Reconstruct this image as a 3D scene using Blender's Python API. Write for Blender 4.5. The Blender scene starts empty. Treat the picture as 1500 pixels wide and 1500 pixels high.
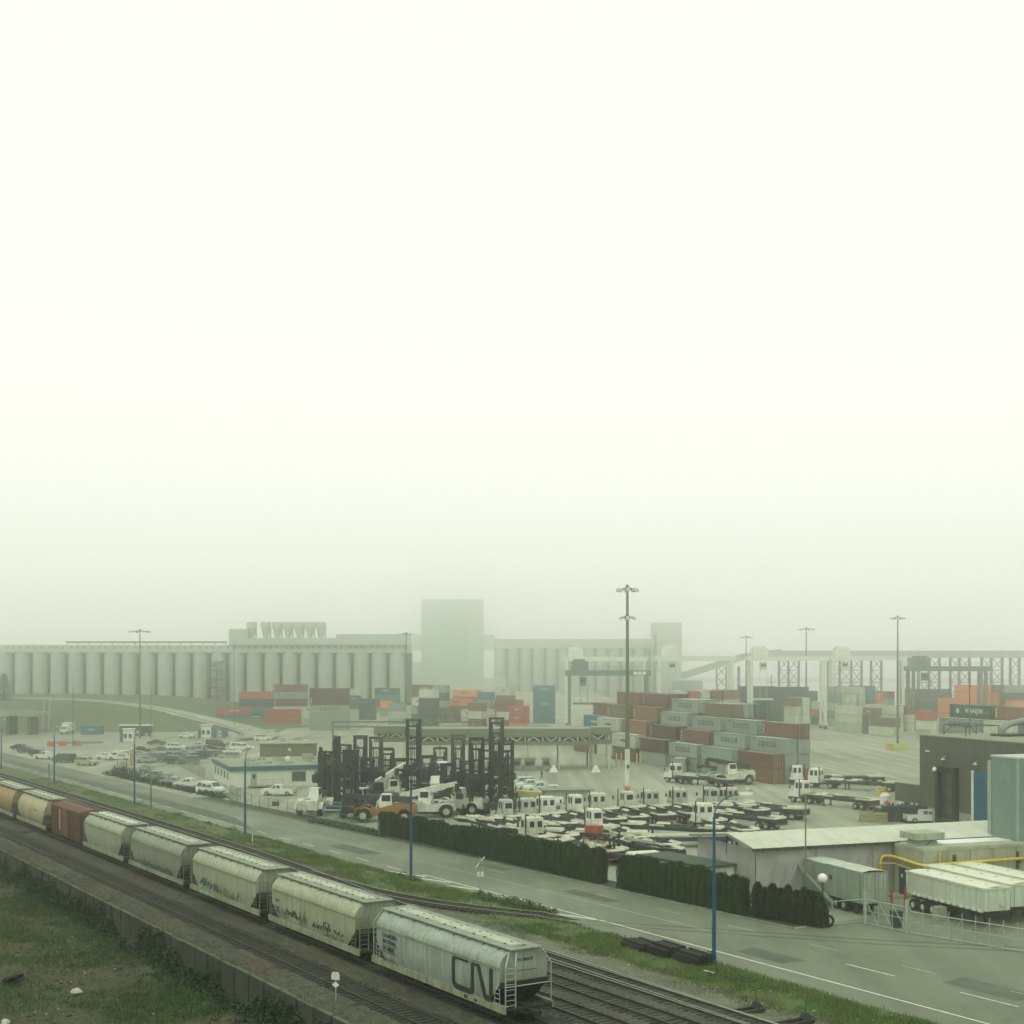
import bpy, math, random
from mathutils import Vector, Matrix, noise
random.seed(7)
S = bpy.context.scene
R = math.radians
# ------------------------------------------------------------------ camera, world, sun, exposure
CAMH = 21.5
FPX = 2041.7            # focal length in photo pixels (1500 px wide)
HOR = 968.0             # horizon row in the photo
cam = bpy.data.cameras.new('camera')
cam.sensor_width = 36.0
cam.lens = 36.0 * FPX / 1500.0
cam.shift_y = (HOR - 750.0) / 1500.0
cam.clip_start = 0.5
cam.clip_end = 12000
camo = bpy.data.objects.new('camera', cam)
S.collection.objects.link(camo)
camo.location = (0, 0, CAMH)
camo.rotation_euler = (R(90), 0, 0)
S.camera = camo

SUN_EL, SUN_AZ = 58.0, 200.0      # high sun behind thick cloud, from behind the camera
world = bpy.data.worlds.new('World')
S.world = world
world.use_nodes = True
nt = world.node_tree
for n in list(nt.nodes):
    nt.nodes.remove(n)
wout = nt.nodes.new('ShaderNodeOutputWorld')
wadd = nt.nodes.new('ShaderNodeAddShader')
sky = nt.nodes.new('ShaderNodeTexSky')
sky.sky_type = 'NISHITA'
sky.sun_disc = False
sky.sun_elevation = R(SUN_EL)
sky.sun_rotation = R(SUN_AZ)
sky.dust_density = 6.0
skyb = nt.nodes.new('ShaderNodeBackground')
skyb.inputs['Strength'].default_value = 0.05
ovc = nt.nodes.new('ShaderNodeBackground')      # even cloud deck, the same all round
ovc.inputs['Color'].default_value = (0.90, 0.915, 0.815, 1)
ovc.inputs['Strength'].default_value = 1.0
hsv = nt.nodes.new('ShaderNodeHueSaturation')
hsv.inputs['Saturation'].default_value = 0.15
nt.links.new(sky.outputs[0], hsv.inputs['Color'])
nt.links.new(hsv.outputs[0], skyb.inputs['Color'])
nt.links.new(skyb.outputs[0], wadd.inputs[0])
nt.links.new(ovc.outputs[0], wadd.inputs[1])
nt.links.new(wadd.outputs[0], wout.inputs[0])

sl = bpy.data.lights.new('sun', 'SUN')
sl.energy = 0.5
sl.angle = R(40)
sl.color = (1.0, 0.97, 0.86)
so = bpy.data.objects.new('sun', sl)
S.collection.objects.link(so)
so.rotation_euler = (R(90 - SUN_EL), 0, R(180 - SUN_AZ))

S.view_settings.view_transform = 'Standard'
S.view_settings.look = 'None'
S.view_settings.exposure = 0.0
S.view_settings.gamma = 1.0
S.view_settings.use_curve_mapping = False
S.render.engine = 'CYCLES'
cy = S.cycles
cy.max_bounces = 18
cy.diffuse_bounces = 3
cy.glossy_bounces = 2
cy.volume_bounces = 16
cy.transmission_bounces = 2
cy.transparent_max_bounces = 8
cy.use_denoising = True
try:
    cy.denoiser = 'OPENIMAGEDENOISE'
except Exception:
    pass
cy.caustics_reflective = False
cy.caustics_refractive = False
HAZE_DENSITY = 0.00135

# ------------------------------------------------------------------ coordinates
DX, DY = -0.537, 0.8436          # direction of the railway, away from the camera
RX, RY = 0.8436, 0.537           # to its right
OX, OY = 0.53, 82.3              # near end of the train
RAILZ = math.atan2(-DY, -DX)     # local +x runs toward the near end of the train
UX, UY = 0.940, 0.342            # yard grid: across
VX, VY = -0.342, 0.940           # yard grid: along the containers
YARDZ = math.atan2(UY, UX)

def W(s, t, z=0.0):
    return Vector((OX + s * DX + t * RX, OY + s * DY + t * RY, z))

def ST(p):
    dx, dy = p[0] - OX, p[1] - OY
    return dx * DX + dy * DY, dx * RX + dy * RY

def G(px, py, z=0.0):
    """ground point seen at a place in the photo"""
    y = FPX * (CAMH - z) / (py - HOR)
    return Vector(((px - 750.0) * y / FPX, y, z))

def at(px, y, z=0.0):
    return Vector(((px - 750.0) * y / FPX, y, z))

def zat(py, y):
    return CAMH - (py - HOR) * y / FPX

def YU(o, u, v, z=0.0):
    return Vector((o[0] + u * UX + v * VX, o[1] + u * UY + v * VY, z))

# ------------------------------------------------------------------ objects
COL = S.collection
def link(o):
    COL.objects.link(o)
    return o

def thing(name, label, cat, loc=(0, 0, 0), rz=0.0, group=None):
    o = bpy.data.objects.new(name, None)
    o.empty_display_size = 0.3
    link(o)
    o.location = loc
    o.rotation_euler = (0, 0, rz)
    o['label'] = label
    o['category'] = cat
    if group:
        o['group'] = group
    return o

def tag(o, label=None, cat=None, group=None, kind=None):
    if label: o['label'] = label
    if cat: o['category'] = cat
    if group: o['group'] = group
    if kind: o['kind'] = kind
    return o

def kids(o):
    return KIDS.get(o.name, [])
KIDS = {}
def setpar(c, p):
    c.parent = p
    KIDS.setdefault(p.name, []).append(c)

def copy_tree(o, loc=None, rz=None, label=None, group=None, parent=None, sub=None):
    """copy a thing with its parts and their sub-parts; sub maps material name -> material"""
    c = o.copy()
    link(c)
    if parent is not None:
        setpar(c, parent)
    if loc is not None: c.location = loc
    if rz is not None: c.rotation_euler = (0, 0, rz)
    if label: c['label'] = label
    if group: c['group'] = group
    if sub and c.data:
        for i, sl_ in enumerate(c.material_slots):
            m_ = sl_.material
            if m_ and m_.name in sub:
                sl_.link = 'OBJECT'
                sl_.material = sub[m_.name]
    for ch in list(kids(o)):
        copy_tree(ch, parent=c, sub=sub)
    return c

class MB:
    """mesh collector: many simple shapes, one mesh object"""
    def __init__(self):
        self.v = []; self.f = []; self.m = []
    def add(self, vs, fs, m=0):
        b = len(self.v)
        self.v.extend([tuple(p) for p in vs])
        for f in fs:
            self.f.append(tuple(i + b for i in f)); self.m.append(m)
        return self
    def box(self, x0, x1, y0, y1, z0, z1, m=0):
        vs = [(x0, y0, z0), (x1, y0, z0), (x1, y1, z0), (x0, y1, z0), (x0, y0, z1), (x1, y0, z1), (x1, y1, z1), (x0, y1, z1)]
        return self.add(vs, [(0, 3, 2, 1), (4, 5, 6, 7), (0, 1, 5, 4), (1, 2, 6, 5), (2, 3, 7, 6), (3, 0, 4, 7)], m)
    def cbox(self, c, s, m=0):
        return self.box(c[0] - s[0] / 2, c[0] + s[0] / 2, c[1] - s[1] / 2, c[1] + s[1] / 2, c[2] - s[2] / 2, c[2] + s[2] / 2, m)
    def bar(self, p0, p1, w, h=None, m=0, up=(0, 0, 1)):
        """rectangular bar between two points"""
        h = h or w
        p0 = Vector(p0); p1 = Vector(p1); d = (p1 - p0)
        if d.length < 1e-6: return self
        d.normalize()
        u = Vector(up)
        if abs(d.dot(u)) > 0.98: u = Vector((1, 0, 0))
        a = d.cross(u).normalized() * (w / 2); b = a.cross(d).normalized() * (h / 2)
        vs = []
        for p in (p0, p1):
            vs += [p - a - b, p + a - b, p + a + b, p - a + b]
        return self.add(vs, [(3, 2, 1, 0), (4, 5, 6, 7), (0, 1, 5, 4), (1, 2, 6, 5), (2, 3, 7, 6), (3, 0, 4, 7)], m)
    def cyl(self, p0, p1, r0, r1=None, n=8, m=0, cap=True):
        r1 = r0 if r1 is None else r1
        p0 = Vector(p0); p1 = Vector(p1); d = (p1 - p0).normalized()
        u = Vector((0, 0, 1)) if abs(d.z) < 0.95 else Vector((1, 0, 0))
        a = d.cross(u).normalized(); b = d.cross(a)
        vs = []
        for p, r in ((p0, r0), (p1, r1)):
            for i in range(n):
                t = 2 * math.pi * i / n
                vs.append(p + (a * math.cos(t) + b * math.sin(t)) * r)
        fs = [(i, (i + 1) % n, n + (i + 1) % n, n + i) for i in range(n)]
        if cap:
            fs += [tuple(range(n - 1, -1, -1)), tuple(range(n, 2 * n))]
        return self.add(vs, fs, m)
    def tube(self, pts, r, n=6, m=0):
        pts = [Vector(p) for p in pts]
        vs = []; fs = []
        for k, p in enumerate(pts):
            d = (pts[min(k + 1, len(pts) - 1)] - pts[max(k - 1, 0)]).normalized()
            u = Vector((0, 0, 1)) if abs(d.z) < 0.9 else Vector((0, 1, 0))
            a = d.cross(u).normalized(); b = d.cross(a)
            rr = r[k] if isinstance(r, (list, tuple)) else r
            for i in range(n):
                t = 2 * math.pi * i / n
                vs.append(p + (a * math.cos(t) + b * math.sin(t)) * rr)
        for k in range(len(pts) - 1):
            for i in range(n):
                fs.append((k * n + i, k * n + (i + 1) % n, (k + 1) * n + (i + 1) % n, (k + 1) * n + i))
        fs.append(tuple(range(n - 1, -1, -1)))
        e = (len(pts) - 1) * n
        fs.append(tuple(range(e, e + n)))
        return self.add(vs, fs, m)
    def loft(self, rings, m=0, cap=True):
        n = len(rings[0]); vs = []; fs = []
        for r in rings: vs += [tuple(p) for p in r]
        for k in range(len(rings) - 1):
            for i in range(n):
                fs.append((k * n + i, k * n + (i + 1) % n, (k + 1) * n + (i + 1) % n, (k + 1) * n + i))
        if cap:
            fs.append(tuple(range(n - 1, -1, -1)))
            e = (len(rings) - 1) * n
            fs.append(tuple(range(e, e + n)))
        return self.add(vs, fs, m)
    def prism(self, poly, y0, y1, m=0):
        """polygon in x,z pushed along y"""
        return self.loft([[(x, y0, z) for x, z in poly], [(x, y1, z) for x, z in poly]], m)
    def prismz(self, poly, z0, z1, m=0):
        return self.loft([[(x, y, z0) for x, y in poly], [(x, y, z1) for x, y in poly]], m)
    def quad(self, a, b, c, d, m=0):
        return self.add([a, b, c, d], [(0, 1, 2, 3)], m)
    def sphere(self, c, r, nu=10, nv=6, m=0, sc=(1, 1, 1)):
        rings = []
        for j in range(nv + 1):
            ph = -math.pi / 2 + math.pi * j / nv
            rr = max(math.cos(ph), 0.02)
            rings.append([(c[0] + r * sc[0] * rr * math.cos(2 * math.pi * i / nu), c[1] + r * sc[1] * rr * math.sin(2 * math.pi * i / nu), c[2] + r * sc[2] * math.sin(ph)) for i in range(nu)])
        return self.loft(rings, m)
    def mesh(self, name, mats, smooth=False):
        me = bpy.data.meshes.new(name)
        me.from_pydata(self.v, [], self.f)
        if not isinstance(mats, (list, tuple)): mats = [mats]
        for mt in mats: me.materials.append(mt)
        if len(mats) > 1:
            me.polygons.foreach_set('material_index', self.m)
        if smooth:
            me.polygons.foreach_set('use_smooth', [True] * len(me.polygons))
        me.validate(clean_customdata=False)
        bm_fix(me)
        me.update()
        return me
    def build(self, name, mats, parent=None, smooth=False, loc=None, rz=None):
        return obj(name, self.mesh(name, mats, smooth), parent, loc, rz)

import bmesh
def bm_fix(me):
    if len(me.polygons) > 6000: return
    bm = bmesh.new(); bm.from_mesh(me)
    bmesh.ops.recalc_face_normals(bm, faces=bm.faces)
    bm.to_mesh(me); bm.free()

def obj(name, me, parent=None, loc=None, rz=None):
    o = bpy.data.objects.new(name, me)
    link(o)
    if parent is not None: setpar(o, parent)
    if loc is not None: o.location = loc
    if rz is not None: o.rotation_euler = (0, 0, rz)
    return o

def autosmooth(o, ang=35):
    me = o.data
    me.polygons.foreach_set('use_smooth', [True] * len(me.polygons))
    try:
        me.set_sharp_from_angle(angle=R(ang))
    except Exception:
        pass
    return o

_txt = {}
def text_mesh(body, size, mat, ext=0.004, align='CENTER', spacing=1.0, bold=0.0):
    key = (body, size, mat.name, ext, align, spacing, bold)
    if key in _txt: return _txt[key]
    cu = bpy.data.curves.new('lettering', 'FONT')
    cu.body = body; cu.size = size; cu.extrude = ext; cu.align_x = align
    cu.space_character = spacing; cu.offset = bold; cu.resolution_u = 2
    o = link(bpy.data.objects.new('lettering', cu))
    dg = bpy.context.evaluated_depsgraph_get()
    me = bpy.data.meshes.new_from_object(o.evaluated_get(dg))
    me.name = 'lettering'
    me.materials.clear(); me.materials.append(mat)
    bpy.data.objects.remove(o)
    bpy.data.curves.remove(cu)
    _txt[key] = me
    return me

def lettering(parent, body, size, mat, loc, rot=(90, 0, 0), **k):
    o = obj('lettering', text_mesh(body, size, mat, **k), parent, loc)
    o.rotation_euler = tuple(R(a) for a in rot)
    return o

# ------------------------------------------------------------------ materials
def _nodes(name):
    m = bpy.data.materials.new(name)
    m.use_nodes = True
    t = m.node_tree
    b = t.nodes['Principled BSDF']
    return m, t, b

def ramp(t, src, stops):
    r = t.nodes.new('ShaderNodeValToRGB')
    e = r.color_ramp.elements
    while len(e) < len(stops): e.new(0.5)
    for i, (p, c) in enumerate(stops):
        e[i].position = p
        e[i].color = (c[0], c[1], c[2], 1) if not isinstance(c, (int, float)) else (c, c, c, 1)
    t.links.new(src, r.inputs[0])
    return r.outputs[0]

def mixc(t, fac, a, b, mode='MIX'):
    n = t.nodes.new('ShaderNodeMix')
    n.data_type = 'RGBA'; n.blend_type = mode
    for sock, val in ((n.inputs[0], fac), (n.inputs[6], a), (n.inputs[7], b)):
        if hasattr(val, 'is_linked'): t.links.new(val, sock)
        elif isinstance(val, (int, float)): sock.default_value = val if sock.type == 'VALUE' else (val, val, val, 1)
        else: sock.default_value = (val[0], val[1], val[2], 1)
    return n.outputs[2]

def noise_n(t, vec, scale, detail=4, rough=0.55, mapping=None):
    if mapping:
        mp = t.nodes.new('ShaderNodeMapping')
        mp.inputs['Scale'].default_value = mapping[0]
        if len(mapping) > 1: mp.inputs['Rotation'].default_value = mapping[1]
        t.links.new(vec, mp.inputs[0]); vec = mp.outputs[0]
    n = t.nodes.new('ShaderNodeTexNoise')
    n.inputs['Scale'].default_value = scale
    n.inputs['Detail'].default_value = detail
    n.inputs['Roughness'].default_value = rough
    t.links.new(vec, n.inputs['Vector'])
    return n.outputs[0]

def objvec(t, rnd=True):
    tc = t.nodes.new('ShaderNodeTexCoord')
    if not rnd: return tc.outputs['Object']
    oi = t.nodes.new('ShaderNodeObjectInfo')
    mu = t.nodes.new('ShaderNodeMath'); mu.operation = 'MULTIPLY'; mu.inputs[1].default_value = 97.0
    t.links.new(oi.outputs['Random'], mu.inputs[0])
    ad = t.nodes.new('ShaderNodeVectorMath'); ad.operation = 'ADD'
    t.links.new(tc.outputs['Object'], ad.inputs[0]); t.links.new(mu.outputs[0], ad.inputs[1])
    return ad.outputs[0]

def bumpn(t, b, h, strength=0.3, dist=0.05):
    n = t.nodes.new('ShaderNodeBump')
    n.inputs['Strength'].default_value = strength
    n.inputs['Distance'].default_value = dist
    t.links.new(h, n.inputs['Height'])
    t.links.new(n.outputs[0], b.inputs['Normal'])

MATS = {}
def cast(c):
    # the photograph's own green cast: stronger on dull tones than on white paint
    k = 1 - min(1.0, 0.3 * c[0] + 0.6 * c[1] + 0.1 * c[2])
    return (c[0] * (1 - 0.17 * k), c[1] * (1 + 0.09 * k), c[2] * (1 - 0.17 * k))
def M(name, col, rough=0.65, metal=0.0, var=0.18, scale=0.8, streak=0.0, dirt=(0.05, 0.045, 0.035), bump=0.0, bscale=6.0, tint=0.0):
    """painted / plain material: blotchy tone, optional run-down streaks of dirt"""
    if name in MATS: return MATS[name]
    m, t, b = _nodes(name)
    col = cast(col)
    v = objvec(t)
    n1 = noise_n(t, v, scale, 5)
    c = ramp(t, n1, [(0.3, [x * (1 - var) for x in col]), (0.7, [min(1, x * (1 + var)) for x in col])])
    if tint:
        oi = t.nodes.new('ShaderNodeObjectInfo')
        h = t.nodes.new('ShaderNodeHueSaturation')
        mr = t.nodes.new('ShaderNodeMapRange')
        mr.inputs[3].default_value = 1 - tint; mr.inputs[4].default_value = 1 + tint
        t.links.new(oi.outputs['Random'], mr.inputs[0]); t.links.new(mr.outputs[0], h.inputs['Value'])
        t.links.new(c, h.inputs['Color']); c = h.outputs[0]
    if streak:
        n2 = noise_n(t, v, 1.0, 4, 0.6, mapping=((2.6, 2.6, 0.22),))
        f = ramp(t, n2, [(0.46, 0.0), (0.72, streak)])
        c = mixc(t, f, c, dirt)
    t.links.new(c, b.inputs['Base Color'])
    b.inputs['Roughness'].default_value = rough
    b.inputs['Metallic'].default_value = metal
    if bump:
        bumpn(t, b, noise_n(t, v, bscale, 5), bump, 0.05)
    MATS[name] = m
    return m

def glassm(name, col=(0.02, 0.03, 0.03), rough=0.12):
    if name in MATS: return MATS[name]
    m, t, b = _nodes(name)
    v = objvec(t)
    c = ramp(t, noise_n(t, v, 0.7, 2), [(0.3, [x * 0.7 for x in col]), (0.7, [x * 1.4 for x in col])])
    t.links.new(c, b.inputs['Base Color'])
    b.inputs['Roughness'].default_value = rough
    MATS[name] = m
    return m

white = M('white_paint', (0.66, 0.66, 0.60), 0.45, var=0.12, streak=0.35, dirt=(0.25, 0.23, 0.17))
cabwhite = M('cab_white_paint', (0.68, 0.68, 0.62), 0.4, var=0.08, streak=0.25, dirt=(0.25, 0.23, 0.17))
black = M('black_rubber', (0.012, 0.012, 0.012), 0.85, var=0.3)
dark = M('dark_steel', (0.008, 0.018, 0.015), 0.6, var=0.3, streak=0.3, dirt=(0.05, 0.035, 0.025))
navy = M('navy_steel', (0.008, 0.022, 0.030), 0.6, var=0.3, streak=0.3, dirt=(0.06, 0.05, 0.04))
grey = M('grey_steel', (0.20, 0.21, 0.20), 0.55, metal=0.3, var=0.2, streak=0.3)
galv = M('galvanised_steel', (0.36, 0.38, 0.37), 0.5, metal=0.4, var=0.15)
glass = glassm('dark_glass')
glassg = glassm('green_glass', (0.05, 0.08, 0.07))
concrete = M('concrete', (0.30, 0.29, 0.24), 0.9, var=0.2, scale=0.5, streak=0.5, dirt=(0.12, 0.11, 0.085), bump=0.2)
red = M('red_paint', (0.40, 0.045, 0.03), 0.5, var=0.15)
yellow = M('yellow_paint', (0.62, 0.40, 0.05), 0.45, var=0.12, streak=0.3, dirt=(0.2, 0.12, 0.03))
blue = M('blue_paint', (0.006, 0.055, 0.155), 0.4, var=0.15)
ink = M('black_lettering', (0.02, 0.022, 0.022), 0.6, var=0.2)
wlet = M('white_lettering', (0.66, 0.66, 0.62), 0.6, var=0.1)
wood = M('weathered_wood', (0.22, 0.17, 0.11), 0.85, var=0.25, scale=2)
# ------------------------------------------------------------------ ground, water, road, railway
def ground_mat(name, cols, s1=0.02, s2=0.25, s3=6.0, rough=0.9, bump=0.25, dist=0.03, stretch=None, patch=None, gloss=False, fc=(0.7, 1.25), mc=(0.72, 1.2)):
    m, t, b = _nodes(name)
    v = objvec(t, False)
    a = noise_n(t, v, s1, 6, 0.6)
    c2 = noise_n(t, v, s2, 5, 0.6, mapping=stretch)
    c3 = noise_n(t, v, s3, 3, 0.6)
    cols = [cast(c_) for c_ in cols]
    base = ramp(t, a, [(0.35, cols[0]), (0.65, cols[1])])
    mid = ramp(t, c2, [(0.35, mc[0]), (0.65, mc[1])])
    fine = ramp(t, c3, [(0.3, fc[0]), (0.7, fc[1])])
    c = mixc(t, 1.0, base, mid, 'MULTIPLY')
    c = mixc(t, 1.0, c, fine, 'MULTIPLY')
    if patch:
        pn = noise_n(t, v, patch[1], 6, 0.62, mapping=patch[4] if len(patch) > 4 else None)
        f = ramp(t, pn, [(patch[2], 0.0), (patch[3], 1.0)])
        c = mixc(t, f, c, patch[0])
    t.links.new(c, b.inputs['Base Color'])
    b.inputs['Roughness'].default_value = rough
    if gloss:
        rr = ramp(t, a, [(0.4, rough), (0.62, rough * 0.62)])
        t.links.new(rr, b.inputs['Roughness'])
    if bump: bumpn(t, b, c3, bump, dist)
    return m

yardm = ground_mat('worn_yard_concrete', ((0.235, 0.225, 0.18), (0.33, 0.315, 0.255)), 0.012, 0.12, 5.0, bump=0.1,
                   stretch=((3.0, 0.10, 1), (0, 0, 0.1)), gloss=True)
roadm = ground_mat('worn_asphalt', ((0.125, 0.128, 0.10), (0.175, 0.172, 0.135)), 0.03, 0.30, 9.0, bump=0.15,
                   stretch=((1.2, 0.07, 1), (0, 0, R(-32.5))), gloss=True, mc=(.86, 1.1), fc=(.72, 1.3), patch=((0.085, 0.09, 0.07), 0.33, 0.60, 0.74))
patchm = ground_mat('newer_asphalt', ((0.075, 0.085, 0.07), (0.10, 0.105, 0.085)), 0.05, 0.4, 9.0, bump=0.15)
ballm = ground_mat('ballast', ((0.035, 0.036, 0.025), (0.075, 0.072, 0.05)), 0.06, 0.5, 3.2, bump=1.0, dist=0.12,
                   patch=((0.07, 0.048, 0.022), 0.10, 0.52, 0.70), fc=(.4, 1.7))
oilshadem = ground_mat('oily_shaded_ballast', ((0.008, 0.009, 0.006), (0.022, 0.022, 0.014)), 0.06, 0.5, 3.2, bump=1.0, dist=0.12)
gravm = ground_mat('pale_gravel', ((0.085, 0.085, 0.06), (0.15, 0.14, 0.10)), 0.15, 0.7, 4.5, bump=1.0, dist=0.08, fc=(.45, 1.6))
vergem = ground_mat('verge_soil', ((0.05, 0.065, 0.02), (0.10, 0.10, 0.045)), 0.15, 0.6, 4.0, bump=0.6, dist=0.08,
                    patch=((0.055, 0.10, 0.014), 0.22, 0.38, 0.54))
lotm = ground_mat('waste_ground', ((0.034, 0.032, 0.014), (0.066, 0.056, 0.025)), 0.06, 0.35, 2.5, bump=0.9, dist=0.15,
                  patch=((0.030, 0.048, 0.012), 0.16, 0.40, 0.60), fc=(.4, 1.7))
grassm = ground_mat('mown_grass', ((0.055, 0.085, 0.03), (0.085, 0.105, 0.04)), 0.03, 0.3, 2.0, bump=0.6, dist=0.2)

def sheet(name, pts, mat, z, kind='structure', parent=None):
    mb = MB()
    mb.add([(p[0], p[1], z) for p in pts], [tuple(range(len(pts)))])
    o = mb.build(name, mat, parent)
    if kind and parent is None: o['kind'] = kind
    return o

FAR = 1700
# yard ground: everything right of the retaining wall, clear to the horizon
sheet('ground', [W(-420, -9.35), W(FAR, -9.35), W(FAR * 0.75, FAR * 0.75), W(0, FAR), W(-420, FAR * 0.8)], yardm, 0.0)
waterm, _t, _b = _nodes('harbour_water')
_b.inputs['Base Color'].default_value = (0.10, 0.13, 0.12, 1); _b.inputs['Roughness'].default_value = 0.08
bumpn(_t, _b, noise_n(_t, objvec(_t, False), 0.3, 3), 0.02, 0.05)
sheet('water', [(55, 640), (700, 560), (1150, 1000), (700, 1350), (60, 1400)], waterm, 0.02)

# road
def far_edge(s):
    return 34.6 - 0.028 * min(s, 150)
ROADL = [-60, -20, 0, 20, 40, 60, 80, 100, 130, 160, 220, 300, 420]
road = sheet('road', [W(s, 20.4 + 0.25 * math.sin(s * 0.21)) for s in ROADL] + [W(s, far_edge(s)) for s in reversed(ROADL)], roadm, 0.006)
sheet('gate_apron', [W(13, 34.1), W(13.5, 46), W(16, 58), W(-60, 62), W(-60, 34.4)], roadm, 0.004)
def stripe(name, a, b, w, mat, z=0.012, parent=None):
    a = Vector((a[0], a[1], z)); b = Vector((b[0], b[1], z))
    d = (b - a).normalized(); n = Vector((-d.y, d.x, 0)) * w / 2
    mb = MB(); mb.quad(a - n, b - n, b + n, a + n)
    o = mb.build(name, mat, parent)
    return o
linem = M('worn_white_line', (0.60, 0.60, 0.54), 0.8, var=0.25, scale=3)
linem2 = M('faded_line', (0.36, 0.35, 0.26), 0.8, var=0.3, scale=2)
sheet('asphalt_patch', [W(97, 22.6), W(110, 23.0), W(420, 23.0), W(420, 26.4), W(123, 26.5), W(112, 25.9)], patchm, 0.009, parent=road)
s = 54.0
for a, b in ((-58, -10), (-10, 22), (22, 54)):
    stripe('edge_line', W(a, 23.5 + a * 0.003), W(b, 23.5 + b * 0.003 - (0.55 if b > 50 else 0)), 0.16, linem, parent=road)
for s0, t0, s1, t1 in ((52.5, 22.6, 58.5, 21.0), (48.0, 22.9, 54.5, 20.9), (42.5, 23.3, 48.5, 20.9), (36.5, 23.5, 43.0, 20.9), (30.5, 23.5, 38.5, 20.8), (24.5, 23.5, 33.0, 20.8)):
    stripe('gore_stripe', W(s0, t0), W(s1, t1), 0.30, linem, parent=road)
k = 58.0
while k < 330:
    stripe('lane_dash', W(k, 22.7), W(k + 3.2, 22.72), 0.15, linem, parent=road); k += 7.1
k = -40.0
while k < 260:
    stripe('lane_dash', W(k, 31.3 - 0.016 * k), W(k + 3.0, 31.3 - 0.016 * (k + 3)), 0.12, linem2, parent=road); k += 9.0
for a, b in ((16, 60), (60, 110), (110, 170), (170, 330)):
    stripe('centre_line', W(a, 28.5 - 0.018 * min(a, 150)), W(b, 28.5 - 0.018 * min(b, 150)), 0.13, linem2, parent=road)
for k in (-3, -13, -23):
    stripe('lane_dash', W(k, 28.4), W(k + 4.5, 28.4), 0.13, linem, parent=road)
# tar-sealed cracks, patches and worn yard lines
tarm = M('tar_seal', (0.055, 0.06, 0.045), 0.7, var=0.2)
rnd = random.Random(31)
for k in range(26):
    s_ = rnd.uniform(-22, 130); t_ = rnd.uniform(21.5, far_edge(s_) - 1)
    pts = [(s_, t_)]; ds, dt = ((rnd.uniform(.8, 1.6), rnd.uniform(-.08, .08)) if k % 3 else (rnd.uniform(-.3, .3), rnd.uniform(.5, .9)))
    for q in range(rnd.randint(5, 11)): pts.append((pts[-1][0] + ds + rnd.uniform(-.3, .3), min(far_edge(s_) - .3, pts[-1][1] + dt + rnd.uniform(-.12, .12))))
    mb = MB(); w_ = rnd.uniform(.03, .07)
    for (a, b), (c, d) in zip(pts, pts[1:]):
        p = W(a, b, .0075); q = W(c, d, .0075); n = Vector((-(q - p).y, (q - p).x, 0)).normalized() * w_
        mb.quad(p - n, q - n, q + n, p + n)
    mb.build('sealed_crack', tarm, road)
for s_, t_, a, b in ((4, 24.6, 5, 2.2), (31, 28.9, 7, 1.8), (70, 24.2, 9, 2.4), (-12, 29.5, 6, 2.6), (52, 31.0, 4, 1.4)):
    sheet('asphalt_patch', [W(s_, t_), W(s_ + a, t_ + .1), W(s_ + a + .3, t_ + b), W(s_ - .2, t_ + b)], patchm, 0.0085, parent=road)
gnd = bpy.data.objects['ground']
lnm = M('scuffed_lane_line', (0.46, 0.45, 0.36), .8, var=.3, scale=.3)
for k in range(10):
    x = 58 + k * 5.6 + rnd.uniform(-.8, .8); mb = MB(); y = 232 + rnd.uniform(0, 14); p = Vector((x + 8, y, .004))
    while p.y < 395:
        q = p + Vector((-0.05 * 9 + rnd.uniform(-.15, .15) - .9 * max(0, (p.y - 300) / 300), 9, 0)); w_ = rnd.uniform(.12, .3)
        if rnd.random() < .86: mb.quad(p - Vector((w_, 0, 0)), p + Vector((w_, 0, 0)), q + Vector((w_, 0, 0)), q - Vector((w_, 0, 0)))
        p = q
    mb.build('lane_line', lnm, gnd)
for k in range(16):
    mb = MB(); a0 = rnd.uniform(0, 6.28); p = Vector((rnd.uniform(-5, 60), rnd.uniform(195, 250), .0045)); L_ = rnd.uniform(2, 4)
    for q in range(14):
        d = Vector((math.cos(a0), math.sin(a0), 0)); n = Vector((-d.y, d.x, 0)) * .14; p2 = p + d * L_ / 1.5; mb.quad(p - n, p2 - n, p2 + n, p + n); p = p2; a0 += rnd.uniform(.02, .12)
    mb.build('tyre_mark', M('tyre_mark', (0.12, 0.12, 0.09), .8, var=.3), gnd)
# kerb on the far side
kerbm = M('kerb_concrete', (0.20, 0.20, 0.165), 0.9, var=0.25, streak=0.3)
mb = MB()
for a, b in ((13, 60), (60, 120), (120, 142)):
    p, q = W(a, far_edge(a) + 0.12, 0.06), W(b, far_edge(b) + 0.12, 0.06)
    mb.bar(p, q, 0.22, 0.14)
mb.build('kerb', kerbm)['kind'] = 'structure'
bedm = ground_mat('planting_bed', ((0.03, 0.033, 0.02), (0.06, 0.055, 0.035)), 0.2, 0.9, 5.0, bump=0.6, dist=0.06)
sheet('planting_bed', [W(13.5, 34.6), W(60, far_edge(60) + 0.25), W(120, far_edge(120) + 0.25), W(142, far_edge(142) + 0.25), W(142, 33.5), W(95, 36.2), W(13.5, 36.9)], bedm, 0.02)

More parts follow.
